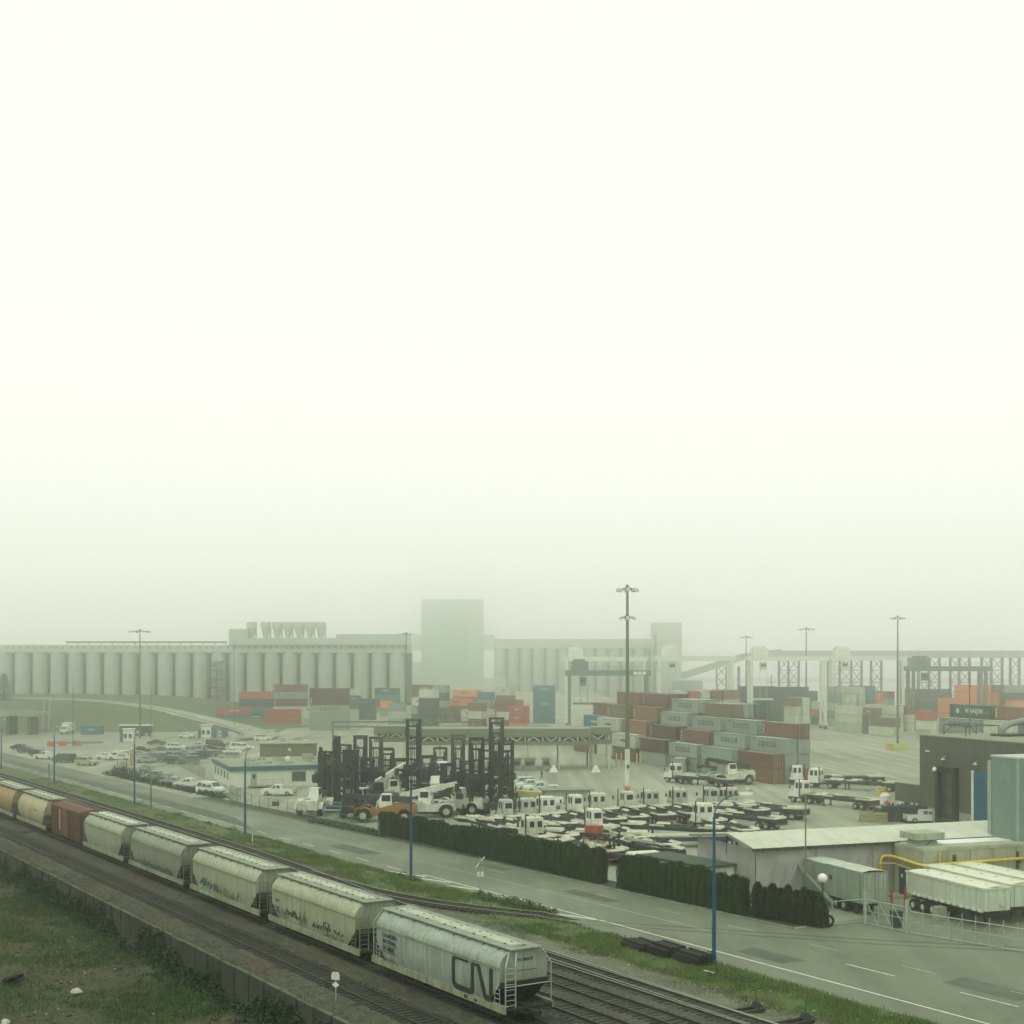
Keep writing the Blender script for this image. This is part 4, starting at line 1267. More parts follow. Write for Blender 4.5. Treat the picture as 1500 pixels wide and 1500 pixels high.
# railway signs
p = W(8.6, -7.1); rs = thing('railway_sign', 'small white railway sign with diamond plate on the gravel beside the near track', 'sign', (G(492, 1467, 0.1).x, G(492, 1467, 0.1).y, 0.05), R(-20))
mb = MB(); mb.cyl((0, 0, 0), (0, 0, 1.9), 0.04, n=6); mb.build('post', galv, rs)
mb = MB(); mb.prism([(-.28, 1.42), (.28, 1.42), (.28, 1.72), (.2, 1.92), (-.2, 1.92), (-.28, 1.72)], -0.06, -0.04); mb.build('sign_plate', white, rs)
mb = MB(); mb.prism([(-.26, 1.12), (0, 0.92), (.26, 1.12), (0, 1.3)], -0.06, -0.04); mb.build('diamond_plate', white, rs)
xb = thing('crossing_sign', 'white railway crossbuck sign in the verge where the siding meets the road', 'sign', G(703, 1312), R(28))
mb = MB(); mb.cyl((0, 0, 0), (0, 0, 3.5), 0.06, n=6); mb.build('post', galv, xb)
for a in (45, -45):
    mb = MB(); d = Vector((math.cos(R(a)), 0, math.sin(R(a)))) * 0.62; c = Vector((0, -0.08 if a > 0 else -0.1, 3.1)); mb.bar(c - d, c + d, 0.02, 0.22, up=(0, 1, 0)); 
    o = mb.build('cross_arm', M('aged_sign_white', (0.42, 0.41, 0.35), 0.6, var=0.2), xb)
for x in (-0.2, 0.2):
    mb = MB(); mb.box(x - 0.15, x + 0.15, -0.1, -0.07, 1.75, 2.2); mb.build('reflector_plate', white, xb)

# switch stands by the shiny track
for px, py, lab in ((1108, 1480, 'track switch stand with green and orange target, left one of the two'), (1180, 1497, 'track switch stand with dark target, right one of the two')):
    p = G(px, py, 0.1)
    sw = thing('switch_stand', lab, 'switch stand', (p.x, p.y, 0.12), RAILZ)
    for y in (-0.3, 0.3):
        o = obj('head_block', tie_me, sw, (0, y * 2.2 - 0.6, 0.0), R(90)); o.scale = (1, 1.0, 1)
        o.rotation_euler = (0, 0, 0); o.location = (y * 1.3, -1.0, 0.0)
    mb = MB(); mb.loft([[(-.3, -.25, .17), (.3, -.25, .17), (.3, .25, .17), (-.3, .25, .17)], [(-.14, -.12, .55), (.14, -.12, .55), (.14, .12, .55), (-.14, .12, .55)]]); mb.cyl((0, 0, .5), (0, 0, 1.25), 0.03, n=6); mb.bar((-.1, 0, .4), (.75, .2, .28), 0.06); mb.build('stand', dark, sw)
    mb = MB(); mb.box(-.16, .0, -.01, .01, .85, 1.2); mb.box(-.02, .02, -.17, .0, .85, 1.15); mb.build('target', M('target_green', (0.06, 0.22, 0.07), 0.5), sw)
    mb = MB(); mb.box(.03, .2, -.012, .012, .75, 1.0); mb.build('target', M('target_orange', (0.45, 0.16, 0.03), 0.5) if px < 1150 else M('target_green', ()), sw)
# piles of old sleepers by the nearest lamp
oldtie = M('old_black_sleeper', (0.010, 0.009, 0.008), 0.95, var=0.5, scale=3.0, tint=0.4)
mb = MB(); mb.box(-1.30, 1.30, -0.115, 0.115, 0, 0.19); ot = mb.mesh('sleeper', oldtie)
for px, py, lab, rows, cols in ((940, 1397, 'left pile of old black sleepers on the verge', 3, 7), (977, 1406, 'middle pile of old black sleepers, the highest one', 4, 7), (1018, 1418, 'right pile of old black sleepers beside the nearest street lamp', 4, 6)):
    p = G(px, py - 6, 0.1)
    pile = thing('sleeper_pile', lab, 'sleeper pile', (p.x, p.y, 0.18), RAILZ + R(-4), 'piles of old sleepers beside the road')
    for i in range(rows):
        for j in range(cols):
            if i == rows - 1 and random.random() < 0.25: continue
            obj('sleeper', ot, pile, (random.uniform(-.12, .12), (j - cols / 2) * 0.25, i * 0.20), random.uniform(-.03, .03))
p = G(1090, 1437, 0.15)
pal = thing('pallet', 'dark wooden pallet of planks lying on the verge right of the nearest street lamp', 'pallet', (p.x, p.y, 0.16), RAILZ + 0.15)
for k in range(7):
    mb = MB(); mb.box(-0.85, 0.85, -0.65 + k * 0.19, -0.65 + k * 0.19 + 0.15, 0.10, 0.15); mb.build('plank', wood if k % 3 == 9 else oldtie, pal)
for x in (-0.8, 0, 0.8):
    mb = MB(); mb.box(x - 0.06, x + 0.06, -0.65, 0.65, 0, 0.10); mb.build('bearer', oldtie, pal)
for k, (px, py) in enumerate(((1052, 1428), (1066, 1432), (1130, 1447), (1142, 1450))):
    p = G(px, py, 0.2)
    o = obj('loose_sleeper', ot, None, (p.x, p.y, 0.14), RAILZ + R([-8, 14, -3, 10][k])); o.scale = (1.0, 0.9, 0.7)
    tag(o, ['old sleeper lying at the foot of the nearest street lamp', 'askew old sleeper between the nearest lamp and the pallet', 'old sleeper lying just right of the pallet', 'old sleeper farthest right of the pallet'][k], 'sleeper', 'loose sleepers on the verge')
mb = MB(); mb.box(-0.6, 0.6, -0.07, 0.07, 0, 0.06); p = G(1039, 1425, 0.2)
o = mb.build('plank', white, None, loc=(p.x, p.y, 0.24), rz=RAILZ); tag(o, 'pale plank on the grass below the nearest street lamp', 'plank')

# ------------------------------------------------------------------ gate, sliding fence, globe lamp
gl = thing('globe_lamp', 'white globe lamp on a dark post at the end of the conifers by the gate', 'lamp', G(1205, 1356))
mb = MB(); mb.cyl((0, 0, 0), (0, 0, 3.45), 0.10, 0.08, 8); mb.build('post', M('dark_green_post', (0.02, 0.045, 0.035), 0.5), gl)
mb = MB(); mb.sphere((0, 0, 3.85), 0.40, 14, 9); mb.build('globe', M('opal_globe', (0.72, 0.70, 0.62), 0.3, var=0.05), gl, smooth=True)
mb = MB(); mb.cyl((0, 0, 3.4), (0, 0, 3.5), 0.16, n=8); mb.build('collar', dark, gl)
mb = MB(); mb.box(-0.25, 0.25, -0.2, -0.1, 1.4, 2.0); mb.build('notice_box', white, gl)
def truss_run(root, a, b, n, h, diag=1, hook=False, mat=galv):
    a = Vector(a); b = Vector(b); L_ = (b - a).length; d = (b - a) / n
    up = Vector((0, 0, 1))
    mb = MB()
    for z in (0.12, h * 0.55, h): mb.cyl(a + up * z, b + up * z, 0.045 if z != h * 0.55 else 0.03, n=6)
    mb.build('rail', mat, root)
    for k in range(n + 1):
        p = a + d * k
        mb = MB(); mb.cyl(p + up * 0.0, p + up * (h + (0.42 if hook else 0)), 0.035, n=6); mb.build('upright', mat, root)
    for k in range(n):
        p = a + d * k; q = p + d
        mb = MB()
        if diag > 0: mb.cyl(p + up * 0.12, q + up * h, 0.025, n=5)
        else: mb.cyl(p + up * h, q + up * 0.12, 0.025, n=5)
        mb.build('brace', mat, root)
g0, g1, g2 = G(1267, 1354), G(1328, 1367), G(1512, 1398)
gt = thing('sliding_gate', 'grey steel gate leaf with X braces between two stout posts', 'gate', g0)
o0 = Vector(g0)
truss_run(gt, (0, 0, 0), g1 - o0, 3, 2.05, -1)
for p in (Vector((0, 0, 0)), g1 - o0):
    mb = MB(); mb.box(p.x - 0.11, p.x + 0.11, p.y - 0.11, p.y + 0.11, 0, 2.6); mb.build('gate_post', galv, gt)
fn = thing('fence', 'long galvanised tube fence with diagonal braces right of the gate', 'fence', g1)
truss_run(fn, (g2 - g1) * 0.03, g2 - g1, 9, 1.75, 1, True)
fr = thing('barrier_rail', 'low pole barrier between the globe lamp and the gate', 'barrier', G(1212, 1356))
mb = MB(); e = G(1265, 1352) - G(1212, 1356); mb.cyl((0.4, 0, 1.95), e + Vector((0, 0, 1.95)), 0.04, n=6); mb.cyl((0.4, 0, .15), e + Vector((0, 0, .15)), 0.04, n=6); mb.build('rail', galv, fr)
mb = MB(); mb.cyl((0.4, 0, 0), (0.4, 0, 2.0), 0.05, n=6); mb.build('post', galv, fr)
tr_ = thing('tyre', 'old tyre leaning at the foot of the globe lamp post', 'tyre', G(1213, 1358)); ring = [(0.42 * math.cos(k * .6283), 0, 0.5 + 0.42 * math.sin(k * .6283)) for k in range(11)]
mb = MB(); mb.tube(ring, 0.13, 6); mb.build('tread', black, tr_)
bn = thing('litter_bin', 'dark bin standing behind the gate leaf', 'bin', G(1313, 1358)); mb = MB(); mb.loft([[(-.35, -.35, 0), (.35, -.35, 0), (.35, .35, 0), (-.35, .35, 0)], [(-.42, -.42, 1.25), (.42, -.42, 1.25), (.42, .42, 1.25), (-.42, .42, 1.25)]]); mb.build('bin_body', M('dark_green_bin', (0.012, 0.03, 0.025), 0.6), bn)
mb = MB(); mb.box(-.45, .45, -.45, .45, 1.25, 1.33); mb.build('lid', dark, bn)
for px, py, lab in ((1306, 1328, 'red bollard by the blue door'), (1326, 1332, 'red bollard beside the white trailers')):
    b_ = thing('bollard', lab, 'bollard', G(px, py)); mb = MB(); mb.cyl((0, 0, 0), (0, 0, 1.5 if px < 1310 else 1.9), 0.11, n=8); mb.build('post', red, b_)

# ------------------------------------------------------------------ buildings on the right
tarpm, t, b = _nodes('grey_tarpaulin')
v = objvec(t); c = ramp(t, noise_n(t, v, 0.5, 5), [(0.3, (0.27, 0.285, 0.25)), (0.7, (0.34, 0.35, 0.305))])
t.links.new(c, b.inputs['Base Color']); b.inputs['Roughness'].default_value = 0.5
bumpn(t, b, noise_n(t, v, 1.0, 5, 0.6, mapping=((1.0, 1.0, 0.35), (0, R(25), 0))), 0.9, 0.30)
MATS['grey_tarpaulin'] = tarpm
roofw = M('pale_roof_sheet', (0.50, 0.50, 0.42), 0.6, var=0.12, scale=0.4, streak=0.15, dirt=(0.3, 0.29, 0.23))
SH0 = (21.7, 123.9)
sh = thing('storage_shed', 'long low shed with pale ribbed roof and grey tarpaulin walls', 'shed', (SH0[0], SH0[1], 0), YARDZ)
SL = 46.0
# roof sheets, one by one
prof = [(-0.4, 4.86), (4.0, 5.62), (11.6, 4.70)]
k = -0.6
while k < SL:
    for (a, b2) in ((prof[0], prof[1]), (prof[1], prof[2])):
        mb = MB()
        x1 = min(k + 1.17, SL)
        def zr(i): return 0.02 if i % 2 else 0.0
        cols_ = [k + (x1 - k) * i / 4 for i in range(5)]
        vs = []; fs = []
        for x_ in range(5):
            hgt = 0.05 if x_ in (0, 4) else (0.02 if x_ == 2 else 0.0)
            vs += [(cols_[x_], a[0], a[1] + hgt), (cols_[x_], b2[0], b2[1] + hgt), (cols_[x_], a[0], a[1] - 0.06), (cols_[x_], b2[0], b2[1] - 0.06)]
        for x_ in range(4):
            q = x_ * 4; fs += [(q, q + 4, q + 5, q + 1), (q + 2, q + 3, q + 7, q + 6), (q, q + 2, q + 6, q + 4), (q + 1, q + 5, q + 7, q + 3)]
        fs += [(0, 1, 3, 2), (16, 18, 19, 17)]
        mb.add(vs, fs); mb.build('roof_sheet', roofw, sh)
    k += 1.18
mb = MB(); mb.box(-0.65, SL, -0.46, -0.36, 4.62, 4.86)
k = 0.4
while k < SL: mb.box(k, k + 0.12, -0.36, 0.6, 4.55, 4.75); k += 0.8
mb.build('eave_beam', M('dark_eave_timber', (0.035, 0.035, 0.028), 0.85, var=0.3), sh)
mb = MB()
for a, b2 in ((prof[0], prof[1]), (prof[1], prof[2])): mb.bar((-0.66, a[0], a[1] + 0.0), (-0.66, b2[0], b2[1] + 0.0), 0.10, 0.22)
mb.build('bargeboard', M('bargeboard_grey', (0.22, 0.225, 0.19), 0.7), sh)
def cloth(name, pa, pb, h0, h1, parent, amp=0.22, nx=60, nz=14, seed=0):
    pa = Vector(pa); pb = Vector(pb); d = (pb - pa); n = Vector((d.y, -d.x, 0)).normalized(); vs = []; fs = []
    for i in range(nx + 1):
        for j in range(nz + 1):
            u = i / nx; w = j / nz; p = pa + d * u
            L_ = d.length * u
            q = noise.noise((L_ * 0.35 + w * 1.6 + seed, w * 0.9, seed)) + 0.5 * noise.noise((L_ * 1.1 - w * 2.4, w * 1.2, seed + 4))
            q += 0.35 * abs(math.sin(L_ * 0.9 + 2.2 * w)) 
            p = p + n * (amp * q * (0.25 + math.sin(math.pi * min(1, w * 0.9 + 0.1))))
            vs.append((p.x, p.y, h0 + (h1 - h0) * w))
    for i in range(nx):
        for j in range(nz):
            q = i * (nz + 1) + j; fs.append((q, q + nz + 1, q + nz + 2, q + 1))
    me = bpy.data.meshes.new(name); me.from_pydata(vs, [], fs); me.materials.append(tarpm)
    me.polygons.foreach_set('use_smooth', [True] * len(fs))
    return obj(name, me, parent)
cloth('tarpaulin_wall', (0, 0.05, 0), (17, 0.05, 0), 0.0, 4.72, sh, 0.20, 110, 20, 1)
cloth('tarpaulin_wall', (0, 11, 0), (0, 0.05, 0), 0.0, 4.66, sh, 0.16, 60, 18, 7)
mb = MB()
for x in (0.1, 4.2, 8.4, 12.6, 16.8):
    for y in (0.25, 5.5, 11): mb.box(x - 0.08, x + 0.08, y - 0.08, y + 0.08, 0, 4.6 if y != 5.5 else 5.3)
mb.build('shed_post', dark, sh)

# concrete building
CB = YU(SH0, 14.3, -4.55)
cb = thing('concrete_building', 'low stained concrete building with flat roof and blue door', 'building', CB, YARDZ)
mb = MB(); mb.box(0, 15.5, 0, 4.2, 0, 4.45); mb.build('wall', M('stained_tan_concrete', (0.30, 0.285, 0.215), 0.9, var=0.2, scale=0.4, streak=0.65, dirt=(0.15, 0.125, 0.075), bump=0.2), cb)
mb = MB(); mb.box(-0.05, 15.55, -0.05, 4.25, 4.45, 4.74); mb.box(0.25, 15.3, 0.25, 4.0, 4.74, 4.75)
mb.build('parapet', M('parapet_concrete', (0.33, 0.32, 0.25), 0.9, var=0.15, streak=0.4, dirt=(0.16, 0.14, 0.09)), cb)
mb = MB(); mb.box(0.5, 15.0, 1.7, 4.0, 4.755, 4.80); mb.build('white_membrane', M('white_membrane', (0.72, 0.72, 0.66), 0.5, var=0.08, scale=0.6), cb)
mb = MB(); mb.box(-0.06, 0.0, 2.5, 3.45, 0.2, 2.6); dr = mb.build('door', M('blue_door_paint', (0.012, 0.03, 0.075), 0.45), cb)
mb = MB(); mb.box(-0.09, -0.06, 2.85, 3.1, 1.75, 2.05); mb.build('door_sign', white, dr)
mb = MB(); mb.box(-1.4, 0, 2.0, 4.1, 0, 0.2); mb.build('door_step', concrete, cb)
mb = MB(); mb.box(3.2, 3.5, -0.10, 0.0, 2.4, 4.0); mb.box(10.2, 10.5, -0.10, 0.0, 2.4, 4.0); mb.box(11.3, 13.2, -0.06, 0.0, 1.6, 2.0); mb.build('wall_vent', dark, cb)
mb = MB()
for x in (2.55, 5.1, 7.65, 10.2, 12.75): mb.box(x - .02, x + .02, -.012, .0, 0.1, 4.4)
mb.box(-.012, 0, 2.0, 2.04, .1, 4.4); mb.build('panel_joint', M('dark_joint', (.05, .045, .03), .9), cb)
mb = MB(); mb.cyl((14.4, -.1, 0), (14.4, -.1, 4.5), .07, n=6); mb.cyl((6.4, -.06, 0.4), (6.4, -.06, 2.6), .04, n=5); mb.box(6.2, 6.6, -.15, 0, 1.3, 1.8); mb.build('downpipe', grey, cb)
mb = MB()
for x in (6, 12): mb.cyl((x, -.25, .1), (x, -.25, 4.7), .05, n=6)
mb.build('shed_downpipe', grey, sh)
# roof vent with a cap like a mushroom
vt = thing('roof_vent', 'square mushroom vent of grey sheet on the flat concrete roof', 'vent', YU(CB, 1.7, 2.4, 4.75), YARDZ)
mb = MB(); mb.loft([[(-1.1, -0.9, 0), (1.1, -0.9, 0), (1.1, 0.9, 0), (-1.1, 0.9, 0)], [(-0.95, -0.75, 0.55), (0.95, -0.75, 0.55), (0.95, 0.75, 0.55), (-0.95, 0.75, 0.55)]]); mb.build('vent_neck', M('vent_grey', (0.26, 0.275, 0.255), 0.6, var=0.15), vt)
mb = MB(); mb.box(-1.55, 1.55, -1.25, 1.25, 0.55, 1.15); mb.build('vent_cap', M('vent_cap_grey', (0.33, 0.33, 0.27), 0.7, var=0.15, streak=0.4), vt)
mb = MB(); mb.bar((-0.2, -0.95, 0.05), (0.5, -0.9, 0.5), 0.06); mb.build('stay', dark, vt)
# yellow gas pipes
yp = thing('gas_pipe', 'thick yellow gas pipe bending round the concrete building', 'pipe', CB, YARDZ)
def bend(P, r, n=5):
    out = [Vector(P[0])]
    for i in range(1, len(P) - 1):
        p = Vector(P[i]); a = (Vector(P[i - 1]) - p); b = (Vector(P[i + 1]) - p); ra = min(r, a.length * .45); rb = min(r, b.length * .45)
        A = p + a.normalized() * ra; B = p + b.normalized() * rb
        for k in range(n + 1):
            u = k / n; out.append((1 - u) ** 2 * A + 2 * u * (1 - u) * p + u * u * B)
    out.append(Vector(P[-1])); return out
mb = MB(); mb.tube(bend([(-1.4, 4.35, 0.3), (-1.4, 4.35, 3.55), (-0.35, 4.2, 3.55), (-0.35, -0.35, 3.25), (16, -0.35, 3.45)], 0.55), 0.15, 10); mb.build('pipe_run', yellow, yp, smooth=True)
y2 = thing('gas_pipe', 'thin yellow gas pipe just below the thick one', 'pipe', CB, YARDZ)
mb = MB(); mb.tube(bend([(-1.75, 4.3, 0.3), (-1.75, 4.3, 2.9), (-0.30, 3.9, 2.9), (-0.30, -0.3, 2.62), (0.25, -0.3, 2.62), (0.25, -0.3, 3.2)], 0.3), 0.06, 8); mb.build('pipe_run', yellow, y2, smooth=True)
mb = MB(); mb.cyl((1.7, -0.12, 3.3), (1.7, -0.12, 4.3), 0.05, n=6); mb.build('riser', yellow, y2)
mb = MB()
for x in (3.35, 10.35): mb.box(x - 0.12, x + 0.12, -0.5, 0, 3.0, 3.2)
mb.build('pipe_bracket', dark, yp)
# tall sheet-metal enclosure
tb = thing('metal_enclosure', 'tall blue-grey ribbed metal enclosure at the right edge, behind the concrete building', 'building', (46.9, 129.2, 0), YARDZ)
ribm = M('blue_grey_sheet', (0.175, 0.215, 0.22), 0.5, var=0.12, streak=0.3, dirt=(0.11, 0.12, 0.11))
def ribbed(mb, a, b, z0, z1, pitch=0.32, dep=0.05, out=(0, 0)):
    a = Vector(a); b = Vector(b); L_ = (b - a).length; n = max(2, int(L_ / pitch)); d = (b - a) / n; nn = Vector((d.y, -d.x, 0)).normalized() * dep
    pts = []
    for i in range(n):
        p = a + d * i
        pts += [p, p + d * 0.35, p + d * 0.5 + nn, p + d * 0.85 + nn]
    pts.append(b)
    vs = [(p.x, p.y, z0) for p in pts] + [(p.x, p.y, z1) for p in pts]; m_ = len(pts)
    mb.add(vs, [(i, i + 1, m_ + i + 1, m_ + i) for i in range(m_ - 1)])
mb = MB(); mb.box(0, 10, 0, 3.7, 0, 12.35); mb.build('core', ribm, tb)
mb = MB(); ribbed(mb, (-0.02, 3.7, 0), (-0.02, 0, 0), 0, 12.4); mb.build('ribbed_wall', ribm, tb)
mb = MB(); ribbed(mb, (0, -0.02, 0), (10, -0.02, 0), 0, 12.4); mb.build('ribbed_wall', ribm, tb)
mb = MB(); mb.box(-0.08, 0.08, -0.08, 0.08, 0, 12.5); mb.box(-0.14, 0.1, 3.6, 4.1, 0, 12.0); mb.build('corner_post', M('corner_trim', (0.28, 0.30, 0.28), 0.5), tb)
mb = MB(); mb.box(-0.1, 10, -0.1, 3.8, 12.4, 12.55); mb.build('roof_cap', M('pale_cap', (0.42, 0.44, 0.42), 0.5), tb)
# dark ribbed warehouse
BF = (54.7, 187.0)
bw = thing('warehouse', 'large dark brown-grey ribbed warehouse with black dock shelter and blue door', 'building', (BF[0], BF[1], 0), YARDZ)
bwm = M('brown_cladding', (0.085, 0.080, 0.060), 0.7, var=0.12, scale=0.3, streak=0.25, dirt=(0.05, 0.05, 0.04))
mb = MB(); mb.box(0.03, 26, -40, 0, 0, 11.45); mb.build('core', bwm, bw)
mb = MB(); ribbed(mb, (0, 0, 0), (0, -40, 0), 2.0, 11.5, 0.45, 0.06); mb.build('ribbed_cladding', bwm, bw)
mb = MB(); mb.box(-0.06, 0.05, -4.1, 0, 0, 2.0); mb.box(-0.06, 0.05, -11.0, -8.3, 0, 2.0); mb.build('plinth', concrete, bw)
mb = MB(); mb.box(-0.15, 26.1, -40, 0.1, 11.5, 11.66); mb.build('roof', M('grey_felt_roof', (0.24, 0.22, 0.17), 0.9, var=0.15), bw)
# black dock shelter
mb = MB(); mb.prismz([(-.7, -8.2), (0, -8.2), (0, -4.2), (-.7, -4.2)], 0.3, 0.9)
for y in (-8.2, -4.75): mb.box(-.7, 0, y, y + 0.55, 0.3, 7.6)
mb.box(-.7, 0, -8.2, -4.2, 7.0, 7.7)
ds = mb.build('dock_shelter', M('black_shelter', (0.007, 0.010, 0.010), 0.8, var=0.3), bw)
for z in (1.6, 3.6, 5.6):
    mb = MB(); mb.box(-0.1, -0.04, -7.0, -5.6, z, z + 1.3); mb.build('door_panel', M('dock_door_panel', (0.05, 0.065, 0.065), 0.4), ds)
mb = MB(); mb.box(-0.08, -0.02, -7.65, -4.75, 0.9, 7.0); mb.build('dock_door', M('dock_door', (0.016, 0.022, 0.02), 0.6), bw)
mb = MB(); mb.box(-0.12, 0.0, -3.95, -3.5, 0, 7.4); mb.build('white_jamb', white, bw)
mb = MB(); mb.box(-0.12, 0.0, -11.2, -10.75, 0, 7.6); mb.build('white_jamb', white, bw)
mb = MB(); mb.box(-0.10, -0.02, -14.2, -11.2, 1.2, 7.5)
bd = mb.build('roller_door', M('blue_roller_door', (0.006, 0.085, 0.19), 0.45, var=0.12), bw)
mb = MB()
for k in range(24): mb.box(-0.125, -0.10, -14.15, -11.25, 1.3 + k * 0.26, 1.36 + k * 0.26)
mb.build('door_rib', MATS['blue_roller_door'], bd)
mb = MB(); mb.box(-2.0, 0, -14.4, -11, 0, 1.15); mb.build('loading_dock', concrete, bw)
for y, z in ((-5.6, 8.6), (-12, 8.4)):
    mb = MB(); mb.cyl((-0.5, y, z), (-0.5, y, z + 0.3), 0.32, 0.08, 8); mb.cyl((-0.5, y, z + .3), (0, y, z + .5), 0.04, n=5); mb.build('wall_lamp', lampw, bw)
mb = MB(); mb.box(-0.25, 0, -2.2, -1.5, 9.4, 9.6); mb.build('wall_light', white, bw)
mb = MB(); mb.cyl((-.5, -4.2, 7.2), (-.9, -4.3, 7.35), 0.3, n=10); mb.build('dock_mirror', white, bw)
# low annex behind
an = thing('annex', 'low dark annex with white doors behind the left corner of the warehouse', 'building', YU(BF, 0, 0.15), YARDZ)
mb = MB(); mb.box(0.3, 14, 0, 5.8, 2.3, 4.7); mb.build('cladding', bwm, an)
mb = MB(); mb.box(0.4, 14, 0, 5.8, 0, 2.3); mb.build('wall', concrete, an)
for y in (0.6, 3.9): mb = MB(); mb.box(0.3, 0.4, y, y + 1.6, 0, 2.2); mb.build('white_door', white, an)
mb = MB(); mb.box(0.28, 0.4, 2.5, 3.6, 0, 2.2); mb.build('doorway', dark, an)
mb = MB(); mb.box(0.2, 14, -0.0, 5.9, 4.7, 4.82); mb.build('roof_edge', M('annex_roof', (0.3, 0.29, 0.23), 0.8), an)
# things on the warehouse roof
def rp(px, py): 
    y = FPX * (CAMH - 11.66) / (py - HOR); return Vector(((px - 750) * y / FPX, y, 11.66))
rf = thing('roof_railing', 'dark steel guard frame with a pole standing on the warehouse roof', 'railing', YU(BF, 2.0, -2.5, 11.66), YARDZ)
mb = MB()
for y in (0, -4.5):
    for x in (0, 5.2): mb.bar((x, y, 0), (x, y, 1.35), 0.09)
for z in (1.35,):
    for y in (0, -4.5): mb.bar((0, y, z), (5.2, y, z), 0.09)
    for x in (0, 5.2): mb.bar((x, 0, z), (x, -4.5, z), 0.09)
mb.bar((0, 0, 0.1), (1.4, 0, 1.3), 0.07); mb.bar((5.2, 0, .1), (4, 0, 1.3), 0.07)
mb.build('rail_frame', dark, rf)
mb = MB(); mb.cyl((2.4, -2.2, 0), (2.4, -2.2, 8.3), 0.10, 0.05, 6); mb.cyl((2.4, -2.2, 6.4), (2.4, -2.2, 6.5), .22, n=6); mb.build('pole', M('olive_post', ()), rf)
dc = thing('roof_duct', 'blue-grey bent air duct and fan box on the warehouse roof', 'duct', YU(BF, 8.2, -8.0, 11.66), YARDZ)
mb = MB(); mb.box(2.2, 4.6, -1.0, 1.2, 0.3, 2.3); mb.build('fan_box', M('duct_blue_grey', (0.22, 0.29, 0.29), 0.5), dc)
mb = MB(); mb.tube(bend([(-1.4, 0, 0.0), (-1.2, 0, 0.9), (-0.2, 0, 1.6), (2.2, 0, 1.9)], 0.5), [0.42] * 14, 10); mb.build('duct_pipe', M('duct_grey', (0.20, 0.22, 0.20), 0.5), dc, smooth=True)
mb = MB(); mb.box(-2.0, 4.8, -1.2, 1.4, 0, 0.3); mb.build('duct_base', dark, dc)
# green-roofed cabin behind the second hedge
GC = W(27.4, 37.5)
gc = thing('site_cabin', 'white cabin with flat dark green roof behind the second hedge', 'building', GC, math.atan2(DY, DX))
mb = MB(); mb.box(0, 9.6, -3.4, 0, 0, 2.75); mb.build('wall', white, gc)
mb = MB(); mb.box(-0.15, 9.75, -3.55, 0.15, 2.75, 2.98); mb.build('roof', M('dark_green_roof', (0.055, 0.07, 0.052), 0.8, var=0.15), gc)
for x in (-0.03,): mb = MB(); mb.box(x, 0, -2.3, -1.3, 0.9, 2.0); mb.build('window', glass, gc)
bt = thing('box_trailer', 'small cream box trailer between the cabin and the tarpaulin shed', 'trailer', YU(SH0, -5.6, 10.0), YARDZ)
mb = MB(); mb.loft([[(0, 0, 0.7), (3.2, 0, 0.7), (3.2, 5.5, 0.7), (0, 5.5, 0.7)], [(0, 0, 2.7), (3.2, 0, 2.7), (3.2, 5.5, 2.7), (0, 5.5, 2.7)], [(0.15, 0.15, 2.85), (3.05, 0.15, 2.85), (3.05, 5.35, 2.85), (0.15, 5.35, 2.85)]]); mb.build('box_body', M('cream_paint', (0.60, 0.59, 0.49), 0.5, var=0.08), bt)
mb = MB(); mb.box(0.3, 2.2, -0.04, 0.0, 0.8, 2.5); mb.build('rear_door', M('cream_door', (0.52, 0.52, 0.43), 0.5), bt)
mb = MB(); mb.box(2.5, 2.9, -0.03, 0, 0.85, 1.25); mb.build('vent_grille', dark, bt)
for x in (0.3, 2.6): mb = MB(); mb.cyl((x, 1.6, 0.4), (x + 0.3, 1.6, 0.4), 0.4, n=10); mb.build('wheel', black, bt)
# ------------------------------------------------------------------ vehicles of the yard
rimm = M('wheel_rim', (0.40, 0.40, 0.36), 0.5, metal=0.3, var=0.2)
def wheel(parent, x, y, r, w, side=-1, rim=None, name='wheel'):
    """wheel standing along x; y is the outer face, side the way it faces"""
    key = ('whl', r, w, side, (rim or rimm).name)
    if key not in _txt:
        mb = MB()
        mb.cyl((0, side * -w, 0), (0, 0, 0), r, r, 14, 0); mb.cyl((0, 0, 0), (0, side * 0.03, 0), r * 0.92, r * 0.86, 14, 0)
        a = mb.mesh('tyre', black)
        mb = MB(); mb.cyl((0, side * -0.02, 0), (0, side * 0.04, 0), r * 0.56, r * 0.5, 10); mb.cyl((0, side * .04, 0), (0, side * .08, 0), r * .2, n=8)
        _txt[key] = (a, mb.mesh('rim', rim or rimm))
    a, b = _txt[key]
    o = obj(name, a, parent, (x, y, r)); obj('rim', b, o, (0, 0, 0))
    return o
glow_red = M('red_lens', (0.45, 0.02, 0.015), 0.3)
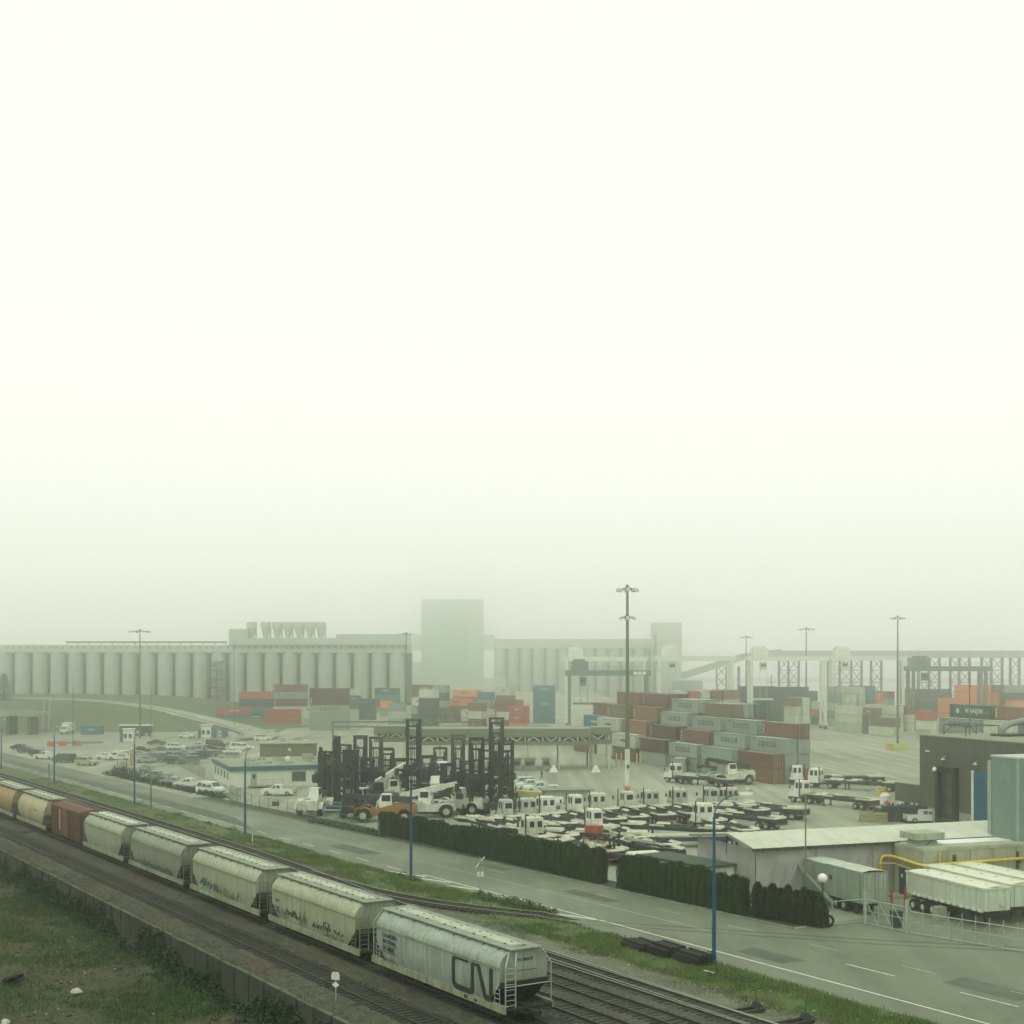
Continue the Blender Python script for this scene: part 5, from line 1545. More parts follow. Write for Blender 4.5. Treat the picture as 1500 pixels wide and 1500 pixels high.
# yard tractor, local +x forward, origin on the ground under the rear axle
def make_tractor(yw=.9):
    t = thing('yard_tractor', '', 'yard tractor', (0, 0, 0), 0, 'white yard tractors')
    mb = MB(); mb.box(-1.0, 3.9, -0.5, 0.5, 0.65, 0.95); mb.box(3.6, 4.3, -1.2, 1.2, 0.5, 0.9); mb.box(-1.0, -0.3, -0.55, 0.55, 0.95, 1.15)
    mb.loft([[(-0.9, -.5, 1.15), (-0.9, .5, 1.15), (0.6, .5, 1.15), (0.6, -.5, 1.15)], [(-0.9, -.5, 1.2), (-0.9, .5, 1.2), (0.6, .5, 1.35), (0.6, -.5, 1.35)]])
    mb.build('chassis', dark, t)
    mb = MB(); mb.box(2.0, 4.35, -1.25, 1.25, 0.92, 1.2); mb.box(2.15, 3.9, 0.95, 1.22, 1.2, 1.8); mb.build('bonnet', cabwhite, t)
    if yw < .5: mb = MB(); mb.loft([[(2.2, .3, 1.2), (4.3, .3, 1.2), (4.3, 1.2, 1.2), (2.2, 1.2, 1.2)], [(2.2, .35, 2.0), (4.2, .35, 1.7), (4.2, 1.15, 1.7), (2.2, 1.15, 2.0)]]); mb.build('engine_hood', cabwhite, t); mb = MB(); mb.box(1.2, 2.1, -1.2, 1.2, 1.25, 1.33); mb.build('deck_plate', M('checker_plate', (.3, .3, .27), .5), t)
    mb = MB(); mb.loft([[(2.2, -1.25, 1.2), (4.1, -1.25, 1.2), (4.1, yw, 1.2), (2.2, yw, 1.2)], [(2.2, -1.25, 2.05), (4.15, -1.25, 2.05), (4.15, yw, 2.05), (2.2, yw, 2.05)], [(2.22, -1.2, 3.15), (3.9, -1.2, 3.15), (3.9, yw - .05, 3.15), (2.22, yw - .05, 3.15)], [(2.3, -1.1, 3.3), (3.75, -1.1, 3.3), (3.75, yw - .15, 3.3), (2.3, yw - .15, 3.3)]])
    c = mb.build('cab', cabwhite, t)
    for y, o_ in ((-1.262, -1), (yw + .012, 1)):
        for x0, x1 in ((2.45, 2.9), (3.2, 3.72)):
            mb = MB(); mb.box(x0, x1, min(y, y - 0.0), y + 0.012, 2.1, 2.95); mb.build('window', glass, c)
    mb = MB(); mb.loft([[(4.165, -1.1, 2.15), (4.165, yw - .15, 2.15), (4.15, yw - .15, 2.15), (4.15, -1.1, 2.15)], [(3.95, -1.1, 3.0), (3.95, yw - .2, 3.0), (3.92, yw - .2, 3.0), (3.92, -1.1, 3.0)]]); mb.build('windscreen', glass, c)
    mb = MB()
    for y0, y1 in (((-1.0, -0.42), (0.02, 0.6)) if yw > .5 else ((-1.05, -.1),)): mb.box(2.185, 2.21, y0, y1, 2.15, 2.85)
    mb.build('window', glass, c)
    mb = MB(); mb.cyl((1.9, 1.32, 1.0), (1.9, 1.32, 3.7), 0.09, n=8); mb.build('exhaust', dark, t)
    mb = MB()
    for y in (-1.55, 1.25): mb.bar((3.95, y * .85, 2.3), (4.0, y, 2.35), .04); mb.box(3.95, 4.02, y - .12, y + .12, 2.1, 2.6)
    mb.build('mirror', dark, t)
    mb = MB()
    for k_ in range(3): mb.tube([(2.1, -.3 + .3 * k_, 1.5), (1.6, -.3 + .3 * k_, 1.05), (1.0, -.2 + .2 * k_, 1.3)], .035, 5)
    mb.build('air_hose', M('red_hose', (.3, .06, .05), .6), t)
    mb = MB(); mb.cyl((3.0, -0.5, 3.3), (3.0, -0.5, 3.5), 0.1, n=8); mb.build('beacon', M('amber_lens', (0.5, 0.2, 0.02), 0.3), t)
    mb = MB()
    for s_ in (-1, 1): mb.box(-1.0, -0.95, s_ * 0.7 - 0.35, s_ * 0.7 + 0.35, 0.55, 0.95)
    mb.build('mudflap', black, t)
    for s_ in (-1, 1):
        wheel(t, 0, s_ * 1.22, 0.52, 0.6, s_); wheel(t, 3.3, s_ * 1.22, 0.52, 0.32, s_)
    return t
def make_trailer(L=12.6):
    t = thing('container_trailer', '', 'container trailer', (0, 0, 0), 0, 'container trailers')
    mb = MB()
    for y in (-0.55, 0.55): mb.box(-1.6, L - 1.6 - 0.0, y - 0.09, y + 0.09, 0.95, 1.4)
    for k in range(8): mb.box(-1.5 + k * (L - 0.3) / 7, -1.3 + k * (L - 0.3) / 7, -0.55, 0.55, 1.05, 1.3)
    mb.build('frame', navy, t)
    mb = MB()
    for y in (-1.2, 1.2): mb.box(-1.6, L - 1.6, y - 0.07, y + 0.07, 1.2, 1.5)
    for k in range(7): mb.box(-1.5 + k * (L - 0.3) / 6, -1.25 + k * (L - 0.3) / 6, -1.2, 1.2, 1.3, 1.42)
    mb.build('side_rail', navy, t)
    padm = M('worn_white_guide', (0.50, 0.48, 0.38), 0.6, var=0.2, streak=0.4, dirt=(0.2, 0.17, 0.1))
    for x0, x1 in ((-1.55, 1.0), (L * 0.42, L * 0.42 + 1.9), (L - 4.1, L - 1.65)):
        for y in (-1.2, 1.2):
            mb = MB(); mb.loft([[(x0, y - 0.18, 1.5), (x1, y - 0.18, 1.5), (x1, y + 0.18, 1.5), (x0, y + 0.18, 1.5)], [(x0 + 0.1, y - 0.05 + (0.1 if y > 0 else -.1), 1.72), (x1 - .1, y - 0.05 + (0.1 if y > 0 else -.1), 1.72), (x1 - .1, y + .05 + (0.1 if y > 0 else -.1), 1.72), (x0 + .1, y + .05 + (0.1 if y > 0 else -.1), 1.72)]])
            mb.build('guide_plate', padm, t)
    for x0, x1 in ((-1.5, -.1), (L - 4.2, L - 2.1)):
        mb = MB(); mb.box(x0, x1, -1.1, 1.1, 1.43, 1.49); mb.build('deck_plate', padm, t)
    mb = MB(); mb.box(-1.75, -1.6, -1.3, 1.3, 0.75, 1.45)
    for y in (-0.9, -.3, .3, .9): mb.box(-1.8, -1.75, y - .06, y + .06, 0.7, 1.4)
    mb.build('rear_frame', navy, t)
    mb = MB(); mb.box(-1.86, -1.80, -1.25, 1.25, 0.62, 0.78); mb.build('bumper', M('red_white_bumper', (0.45, 0.14, 0.10), 0.5, var=0.4, scale=2.5), t)
    for x in (-0.2, 1.05):
        for s_ in (-1, 1): wheel(t, x, s_ * 1.2, 0.5, 0.55, s_)
    mb = MB()
    for s_ in (-1, 1): mb.box(L - 5.2, L - 5.0, s_ * 0.75 - 0.08, s_ * 0.75 + 0.08, 0.1, 1.0); mb.box(L - 5.3, L - 4.9, s_ * .75 - .18, s_ * .75 + .18, 0.0, 0.1)
    mb.build('landing_leg', dark, t)
    return t
TRACTOR = make_tractor(); TRACTOR2 = make_tractor(.22); TRAILER = make_trailer()
first = {'t': True, 'r': True, 'u': True}
def place(proto, key, loc, rz, label, sub=None):
    if first.get(key):
        first[key] = False
        proto.location = loc; proto.rotation_euler = (0, 0, rz); proto['label'] = label
        return proto
    return copy_tree(proto, loc, rz, label, sub=sub)
CABS = [None, {cabwhite.name: M('cab_cream_paint', (.58, .56, .46), .5, var=.15, streak=.5, dirt=(.25, .21, .13))}, {cabwhite.name: M('cab_grimy_paint', (.48, .49, .45), .5, var=.2, streak=.6, dirt=(.18, .16, .11))}]
NRIG = 0
def rig(f, e, lt, lr, L=12.6):
    """tractor at the photo's front end, trailer behind it on its fifth wheel"""
    a = G(*f); b = G(*e); d = (a - b); d.z = 0; d.normalize(); rz = math.atan2(d.y, d.x)
    p = a - d * 4.3; rz += random.uniform(-.05, .05)
    global NRIG; NRIG += 1
    if lt: place(*((TRACTOR, 't') if NRIG % 5 in (0, 2, 3) else (TRACTOR2, 'u')), p, rz, lt, random.choice(CABS))
    if lr: place(TRAILER, 'r', p - d * (L - 2.6), rz, lr)
rig((980, 1145), (1056, 1153), 'white yard tractor before the big container stack, left of the fat-tyred machine', 'empty dark trailer in front of the big container stack')
rig((1157, 1149), (1300, 1150), 'white yard tractor at the foot of the rust red corner containers', 'dark trailer behind the two tractors, the farther of the pair')
rig((1185, 1153), (1311, 1160), 'white yard tractor just right of the rust red corner containers', 'dark trailer of the pair, the nearer one right of the big container stack')
rig((1163, 1174), (1268, 1186), 'white yard tractor alone in mid-yard, seen above the thin lamp pole', 'dark trailer alone in mid-yard with a red and white tail bar')
rig((1058, 1186), (1211, 1206), 'white yard tractor with a red flag, behind the arm of the nearest street lamp', 'dark trailer whose tail with twin wheels ends right of the thin lamp pole')
rows = [(1030, 1186, 1140, 1208), (987, 1188, 1090, 1211), (945, 1190, 1045, 1215), (908, 1192, 1005, 1218), (866, 1195, 965, 1221), (832, 1198, 930, 1224), (793, 1201, 892, 1227), (764, 1204, 860, 1231), (730, 1206, 826, 1234)]
nth = ['first', 'second', 'third', 'fourth', 'fifth', 'sixth', 'seventh', 'eighth', 'ninth']
for k, (a, b, c, d_) in enumerate(rows):
    rig((a, b), (c, d_), 'white yard tractor, %s from the right in the long row behind the hedge' % nth[k], 'dark trailer, %s from the right in the long row behind the hedge' % nth[k])
rig((1022, 1212), (1110, 1238), 'white yard tractor before the long row, left of the pale shed roof', 'dark trailer running toward the cream box trailer')
rig((858, 1222), (958, 1248), 'white yard tractor standing alone in front of the tall mast', 'dark trailer with pale guides in front of the tall mast')
rig((772, 1236), (868, 1262), 'white yard tractor nearest the hedge, below the four white pickups', 'dark trailer nearest the hedge, behind the red frame')
for k, (fx, fy, ex, ey) in enumerate(((655, 1204, 742, 1230), (690, 1206, 770, 1230), (900, 1235, 985, 1258), (915, 1247, 990, 1266), (880, 1258, 948, 1280))):
    a = G(fx, fy); b = G(ex, ey); d = (a - b).normalized(); rz = math.atan2(d.y, d.x)
    o = place(TRAILER, 'r', b + d * 1.8, rz, ['empty dark trailer without tractor just behind the left part of the long hedge', 'second empty dark trailer behind the left part of the long hedge', 'loose dark trailer in the jumble behind the gap of the hedge', 'lower loose dark trailer in the jumble behind the hedge gap', 'loose dark trailer right behind the hedge gap'][k])
for k, (fx, fy, ex, ey) in enumerate(((700, 1216, 798, 1224), (800, 1224, 905, 1231), (735, 1226, 840, 1244), (842, 1236, 950, 1240), (1040, 1205, 1145, 1217), (1075, 1196, 1180, 1201), (815, 1248, 905, 1268), (960, 1226, 1060, 1232))):
    a = G(fx, fy); b = G(ex, ey); d = (a - b).normalized()
    place(TRAILER, 'r', b + d * 1.8, math.atan2(d.y, d.x), 'dark trailer parked askew behind the hedge, %s' % ('leftmost of the jumble', 'third of the jumble from the left', 'second of the jumble from the left', 'right end of the jumble', 'right of the tractor row', 'farthest right of the tractor row', 'just left of the hedge gap', 'nearest the dark blue flatbed')[k])
# jumbled dark steel frames behind the gap of the hedge
fp = G(915, 1262)
jf = thing('spreader_pile', 'jumbled pile of dark steel lifting frames behind the hedge gap', 'steel pile', fp, R(-50))
rnd = random.Random(4)
for k in range(22):
    mb = MB(); x, y, z = rnd.uniform(-5, 5), rnd.uniform(-2.0, 2.0), rnd.uniform(0.2, 2.6)
    if k % 3: mb.bar((x - 2.2, y, z), (x + 2.2, y + rnd.uniform(-.3, .3), z + rnd.uniform(-.3, .3)), 0.25, 0.3)
    else: mb.bar((x, y, 0), (x + rnd.uniform(-.5, .5), y, z + .8), 0.16); mb.bar((x, y - .7, z), (x, y + .7, z), .2)
    mb.build('frame_beam', [navy, dark, M('worn_pale_beam', (0.36, 0.35, 0.28), 0.6, var=0.3)][0 if k % 4 else (2 if k % 8 == 0 else 1)], jf)
rfm = thing('red_frame', 'red steel lifting frame with splayed legs behind the hedge', 'lifting frame', G(870, 1254), R(-40))
mb = MB(); mb.box(-0.9, 0.9, -0.5, 0.5, 2.6, 3.4)
for x in (-0.8, 0.8):
    for y in (-0.4, 0.4): mb.bar((x, y, 2.7), (x * 1.7, y * 2.2, 0), 0.16)
mb.build('frame', M('orange_red_paint', (0.36, 0.06, 0.03), 0.5, var=0.2), rfm)
bfl = thing('flatbed_trailer', 'dark blue flatbed trailer behind the cream box trailer', 'flatbed', G(1012, 1240), R(8))
mb = MB(); mb.box(-6.0, 6.0, -1.2, 1.2, 1.25, 1.45); mb.build('deck', M('pale_deck', (0.4, 0.39, 0.31), 0.7), bfl)
mb = MB(); mb.box(-6.0, 6.0, -1.2, -1.1, 0.75, 1.25); mb.box(-6.0, 6.0, 1.1, 1.2, 0.75, 1.25); mb.build('side_frame', M('deep_blue_frame', (0.01, 0.03, 0.075), 0.5), bfl)
for x in (-4.6, -3.4, 4.2): wheel(bfl, x, -1.2, 0.48, 0.5, -1); wheel(bfl, x, 1.2, 0.48, 0.5, 1)

# ---- container lifters with tall masts; local +x is the mast end
def make_lifter(mast_h, body, style=0, spread=True, mcol=None):
    t = thing('container_lifter', '', 'container lifter', (0, 0, 0), 0, 'parked container lifters')
    mcol = mcol or dark
    mb = MB(); mb.loft([[(-3.6, -1.3, 0.9), (2.6, -1.3, 0.9), (2.6, 1.3, 0.9), (-3.6, 1.3, 0.9)], [(-3.7, -1.4, 1.5), (2.6, -1.4, 1.5), (2.6, 1.4, 1.5), (-3.7, 1.4, 1.5)], [(-3.5, -1.3, 2.2), (0.4, -1.2, 2.2), (0.4, 1.2, 2.2), (-3.5, 1.3, 2.2)], [(-3.2, -1.1, 2.45), (-0.4, -1.0, 2.45), (-0.4, 1.0, 2.45), (-3.2, 1.1, 2.45)]]); mb.build('chassis', body, t)
    for s_ in (-1, 1):
        mb = MB()
        arch = [(1.7 + 1.05 * math.cos(R(a)), 0.85 + 1.05 * math.sin(R(a))) for a in range(0, 181, 30)]
        for p, q in zip(arch, arch[1:]): mb.bar((p[0], s_ * 1.55, p[1]), (q[0], s_ * 1.55, q[1]), 0.8, 0.08, up=(0, 1, 0) if False else (0, 0, 1))
        mb.build('fender', body, t)
        wheel(t, 1.7, s_ * 1.95, 0.85, 0.7, s_); wheel(t, -2.3, s_ * 1.6, 0.75, 0.5, s_)
    mb = MB(); mb.loft([[(-1.2, -0.8, 2.4), (0.5, -0.8, 2.4), (0.5, 0.8, 2.4), (-1.2, 0.8, 2.4)], [(-1.1, -0.75, 4.0), (0.3, -0.75, 4.0), (0.3, 0.75, 4.0), (-1.1, 0.75, 4.0)]]); c = mb.build('cab', body if style == 0 else cabwhite, t)
    for y in (-0.8, 0.8): mb = MB(); mb.box(-0.95, 0.25, y - .012, y + .012, 2.9, 3.85); mb.build('window', glass, c)
    mb = MB(); mb.box(0.42, 0.48, -0.65, 0.65, 2.8, 3.8); mb.build('windscreen', glass, c)
    mb = MB(); mb.box(-3.75, -3.5, -1.2, 1.2, 1.0, 2.1); mb.box(-3.8, -3.7, -0.35, 0.35, 1.35, 1.75); mb.build('counterweight', body, t)
    # mast
    mb = MB()
    for y in (-0.95, 0.95):
        mb.box(2.72, 3.18, y - 0.17, y + 0.17, 0.5, mast_h); mb.box(3.2, 3.4, y * 0.72 - 0.13, y * 0.72 + 0.13, 0.4, mast_h - 0.6)
    mb.build('mast', mcol, t)
    z = 1.3
    while z < mast_h:
        mb = MB(); mb.box(2.8, 3.1, -0.95, 0.95, z, z + 0.28); mb.build('mast_crossbar', mcol, t); z += 1.55 if style == 0 else 0.95
    mb = MB(); mb.box(2.7, 3.25, -1.15, 1.15, mast_h - 0.28, mast_h); mb.build('mast_head', mcol, t)
    mb = MB()
    for y in (-0.42, 0.42): mb.cyl((2.9, y, 1.0), (2.9, y, mast_h * 0.82), 0.085, n=6)
    mb.build('lift_cylinder', mcol, t)
    mb = MB()
    for q_ in range(5): mb.tube([(2.6, -.6 + .3 * q_, 1.0), (2.62, -.62 + .3 * q_, mast_h * .4), (2.7, -.5 + .25 * q_, mast_h * random.uniform(.6, .85))], .05, 5)
    mb.build('hydraulic_hose', black, t)
    for s_ in (-1, 1): 
        mb = MB(); mb.cyl((0.9, s_ * 1.1, 2.0), (2.8, s_ * 1.0, 3.4), 0.1, n=6); mb.build('tilt_cylinder', mcol, t)
    if spread:
        zc = mast_h * spread
        if random.random() < .45: zc = 1.6
        mb = MB(); mb.box(3.35, 3.6, -1.3, 1.3, zc - 0.7, zc + 0.9); mb.build('carriage', mcol, t)
        sw = random.choice((1.6, 2.2, 3.0))
        mb = MB(); mb.box(3.65, 4.1, -sw, sw, zc, zc + 0.35)
        for s_ in (-1, 1): mb.box(3.5, 4.3, s_ * sw - 0.15, s_ * sw + 0.15, zc - 0.6, zc + 0.4)
        mb.box(3.7, 4.0, -1.2, 1.2, zc + 0.35, zc + 0.6)
        mb.build('spreader', mcol, t)
    return t
bodyw = M('lifter_white', (0.56, 0.56, 0.49), 0.5, var=0.15, streak=0.4, dirt=(0.2, 0.18, 0.12))
bodyd = M('lifter_dark_body', (0.03, 0.04, 0.045), 0.6, var=0.3)
orange = M('orange_paint', (0.28, 0.12, 0.03), 0.5, var=0.15, streak=0.35, dirt=(0.15, 0.08, 0.03))
brownm = M('brown_mast', (0.045, 0.042, 0.025), 0.6, var=0.3)
LIFT = [  # mast px, ground py, top py, heading of the mast end, spread, style, body, mast, label
    (470, 1172, 1095, 190, 0.42, 1, bodyw, dark, 'white container lifter at the far left, with a short latticed mast beside the office'),
    (494, 1190, 1078, 200, 0.62, 0, bodyd, dark, 'dark container lifter in the left cluster with an open-topped mast'),
    (528, 1166, 1077, 265, 0.35, 0, bodyw, dark, 'container lifter with an open square mast top, second from the left at the back'),
    (551, 1166, 1079, 268, 0.40, 0, bodyw, brownm, 'container lifter with a brown ladder-like mast in front of the canopy end'),
    (568, 1160, 1097, 262, 0.50, 1, bodyw, dark, 'container lifter with a short mast full of square holes'),
    (606, 1192, 1053, 250, 0.45, 0, bodyd, dark, 'container lifter with the tall mast behind the hedge-end street lamp'),
    (645, 1166, 1095, 268, 0.58, 0, bodyw, brownm, 'container lifter with a brown goal-shaped mast under the canopy'),
    (671, 1168, 1076, 272, 0.33, 0, bodyw, brownm, 'brown-masted container lifter in the middle of the cluster'),
    (698, 1194, 1082, 285, 0.46, 0, bodyd, dark, 'dark container lifter at the front right of the cluster, spreader at half height'),
    (727, 1180, 1051, 275, 0.30, 0, bodyw, dark, 'container lifter with the tallest mast, right part of the cluster'),
    (741, 1196, 1084, 280, 0.52, 1, bodyd, dark, 'container lifter with a ladder mast at the right end of the cluster'),
    (514, 1200, 1098, 255, 0.55, 1, bodyd, navy, 'bulky near-black container lifter at the front left of the cluster'),
    (586, 1172, 1112, 268, 0.60, 0, bodyw, dark, 'white container lifter half hidden behind the orange machine'),
    (505, 1178, 1090, 240, 0.5, 0, bodyw, dark, 'pale-bodied container lifter with a slim mast between the two left clusters'),
    (520, 1188, 1104, 205, 0.66, 0, bodyd, dark, 'dark container lifter turned sideways in the left cluster'),
    (538, 1182, 1112, 300, 0.7, 1, bodyd, navy, 'navy container lifter with a lowered lattice mast behind the orange machine'),
    (656, 1182, 1120, 275, 0.75, 0, bodyd, navy, 'navy container lifter with its spreader lowered, left of the middle mast'),
    (684, 1180, 1114, 255, 0.6, 1, bodyw, dark, 'pale-bodied container lifter half hidden by the middle masts'),
    (712, 1190, 1098, 290, 0.64, 0, bodyd, dark, 'dark container lifter between the two tall right-hand masts'),
    (735, 1170, 1100, 262, 0.5, 0, bodyw, dark, 'white container lifter at the back of the right end of the cluster'),
    (480, 1182, 1100, 215, 0.55, 0, bodyw, dark, 'pale-bodied container lifter next to the latticed mast by the office'),
    (625, 1166, 1106, 272, 0.45, 0, bodyd, navy, 'low dark container lifter between the two tall masts'),
]
for (mx, gy, ty, hd, spd, sty, bod, mc, lab) in LIFT:
    p = G(mx, gy); h = max(6.5, zat(ty, p.y)); rz = R(hd)
    L_ = make_lifter(h, bod, sty, spd, mc); L_['label'] = lab
    L_.rotation_euler = (0, 0, rz); L_.location = p - Vector((math.cos(rz), math.sin(rz), 0)) * 2.95
# reach stackers (boom machines)
def reach_stacker(label, p, rz, body, boom=True, up=14, cabc=None, bmat=None):
    t = thing('reach_stacker', label, 'reach stacker', p, rz, 'boom machines for containers')
    mb = MB()
    for y in (-1.0, 1.0):
        mb.prism([(-3.8, 1.0), (3.6, 0.8), (4.2, 1.1), (4.1, 1.8), (1.2, 1.75), (-1.0, 2.3), (-3.8, 2.5), (-4.1, 2.0)], y - 0.45, y + 0.45)
    mb.box(-4.1, -2.6, -1.4, 1.4, 0.9, 2.2)
    mb.build('chassis', body, t)
    for s_ in (-1, 1):
        mb = MB()
        for cx, r_ in ((2.8, 1.15), (-2.7, 1.0)):
            arch = [(cx + r_ * math.cos(R(a)), 0.9 + r_ * math.sin(R(a))) for a in range(10, 171, 20)]
            for a, b in zip(arch, arch[1:]): mb.bar((a[0], s_ * 1.6, a[1]), (b[0], s_ * 1.6, b[1]), 0.85, 0.09)
        mb.build('fender', body, t)
        wheel(t, 2.8, s_ * 2.0, 0.92, 0.75, s_); wheel(t, -2.7, s_ * 1.75, 0.82, 0.55, s_)
    mb = MB(); mb.loft([[(-1.0, -0.7, 1.9), (0.8, -0.7, 1.9), (0.8, 0.7, 1.9), (-1.0, 0.7, 1.9)], [(-0.9, -0.7, 2.7), (0.95, -0.7, 2.7), (0.95, 0.7, 2.7), (-0.9, 0.7, 2.7)], [(-0.8, -0.65, 3.7), (0.5, -0.65, 3.7), (0.5, 0.65, 3.7), (-0.8, 0.65, 3.7)]]); c = mb.build('cab', cabc or cabwhite, t)
    for y in (-0.71, 0.71): mb = MB(); mb.box(-0.7, 0.45, y - .012, y + .012, 2.75, 3.55); mb.build('window', glass, c)
    mb = MB()
    for k in range(5): mb.bar((-1.7 + k * 0.28, -1.5, 1.2 + k * 0.28), (-1.7 + k * .28, -1.9, 1.2 + k * .28), 0.2, 0.05)
    mb.bar((-1.9, -1.5, 1.0), (-.5, -1.5, 2.5), 0.06); mb.bar((-1.9, -1.9, 1.0), (-.5, -1.9, 2.5), 0.06)
    mb.build('steps', body, t)
    if boom:
        a = Vector((-3.4, 0, 2.9)); d = Vector((math.cos(R(up)), 0, math.sin(R(up))))
        mb = MB(); mb.bar(a, a + d * 6.2, 0.75, 0.8); mb.bar(a + d * 6.2, a + d * 8.0, 0.55, 0.6); mb.build('boom', bmat or body, t)
        for s_ in (-1, 1): mb = MB(); mb.cyl((1.2, s_ * 0.7, 1.7), a + d * 4.4 + Vector((0, s_ * .5, -.3)), 0.14, n=7); mb.build('boom_cylinder', galv, t)
        e = a + d * 8.0
        mb = MB(); mb.bar(e, e + Vector((0.1, 0, -1.1)), 0.6); mb.cbox((e.x + .1, 0, e.z - 1.3), (0.8, 6.0, 0.45))
        for y in (-3.0, 3.0): mb.cbox((e.x + .1, y, e.z - 1.5), (1.0, 0.35, 0.7))
        s = mb.build('spreader', dark, t)
        for y in [-2.6 + .65 * k for k in range(9)]:
            mb = MB(); mb.bar((e.x - .33, y - .12, e.z - 1.5), (e.x - .33, y + .12, e.z - 1.1), 0.02, 0.22); mb.build('hazard_stripe', yellow, s)
    return t
p = G(565, 1203); reach_stacker('orange reach stacker with black and yellow striped spreader behind the left hedge end', p, R(178), orange, True, 3, bmat=bodyd)
p = G(622, 1197); reach_stacker('white boom machine with arched fenders just right of the hedge-end street lamp', p, R(8), bodyw, True, 12)
p = G(672, 1192); reach_stacker('white machine with round hood among the lifters, without boom', p, R(160), bodyw, False)
p = G(638, 1172); reach_stacker('white boom machine facing the road in the middle of the cluster', p, R(265), bodyw, False)
p = G(462, 1192); reach_stacker('white machine seen from behind at the left end of the cluster, by the fence', p, R(82), bodyw, False)
p = G(575, 1178); reach_stacker('white machine with a raised arm behind the orange reach stacker', p, R(30), bodyw, True, 28)
p = G(1070, 1149); RSK = reach_stacker('white machine with fat tyres working at the big container stack', p, R(197), bodyw, True, 12, bmat=dark)
# blue-grey mobile steps in front of the lifters
ms = thing('mobile_steps', 'pale blue work platform with handrail in front of the dark lifters', 'work platform', G(487, 1204), R(-10))
mb = MB(); mb.box(-1.2, 1.2, -.6, .6, 1.5, 1.65)
for x in (-1.1, 1.1):
    for y in (-.5, .5): mb.bar((x, y, 0), (x, y, 2.6), 0.07)
for z in (2.1, 2.6): mb.bar((-1.1, .5, z), (1.1, .5, z), .06); mb.bar((-1.1, -.5, z), (1.1, -.5, z), .06)
mb.build('frame', M('pale_blue_steel', (0.18, 0.25, 0.28), 0.5), ms)

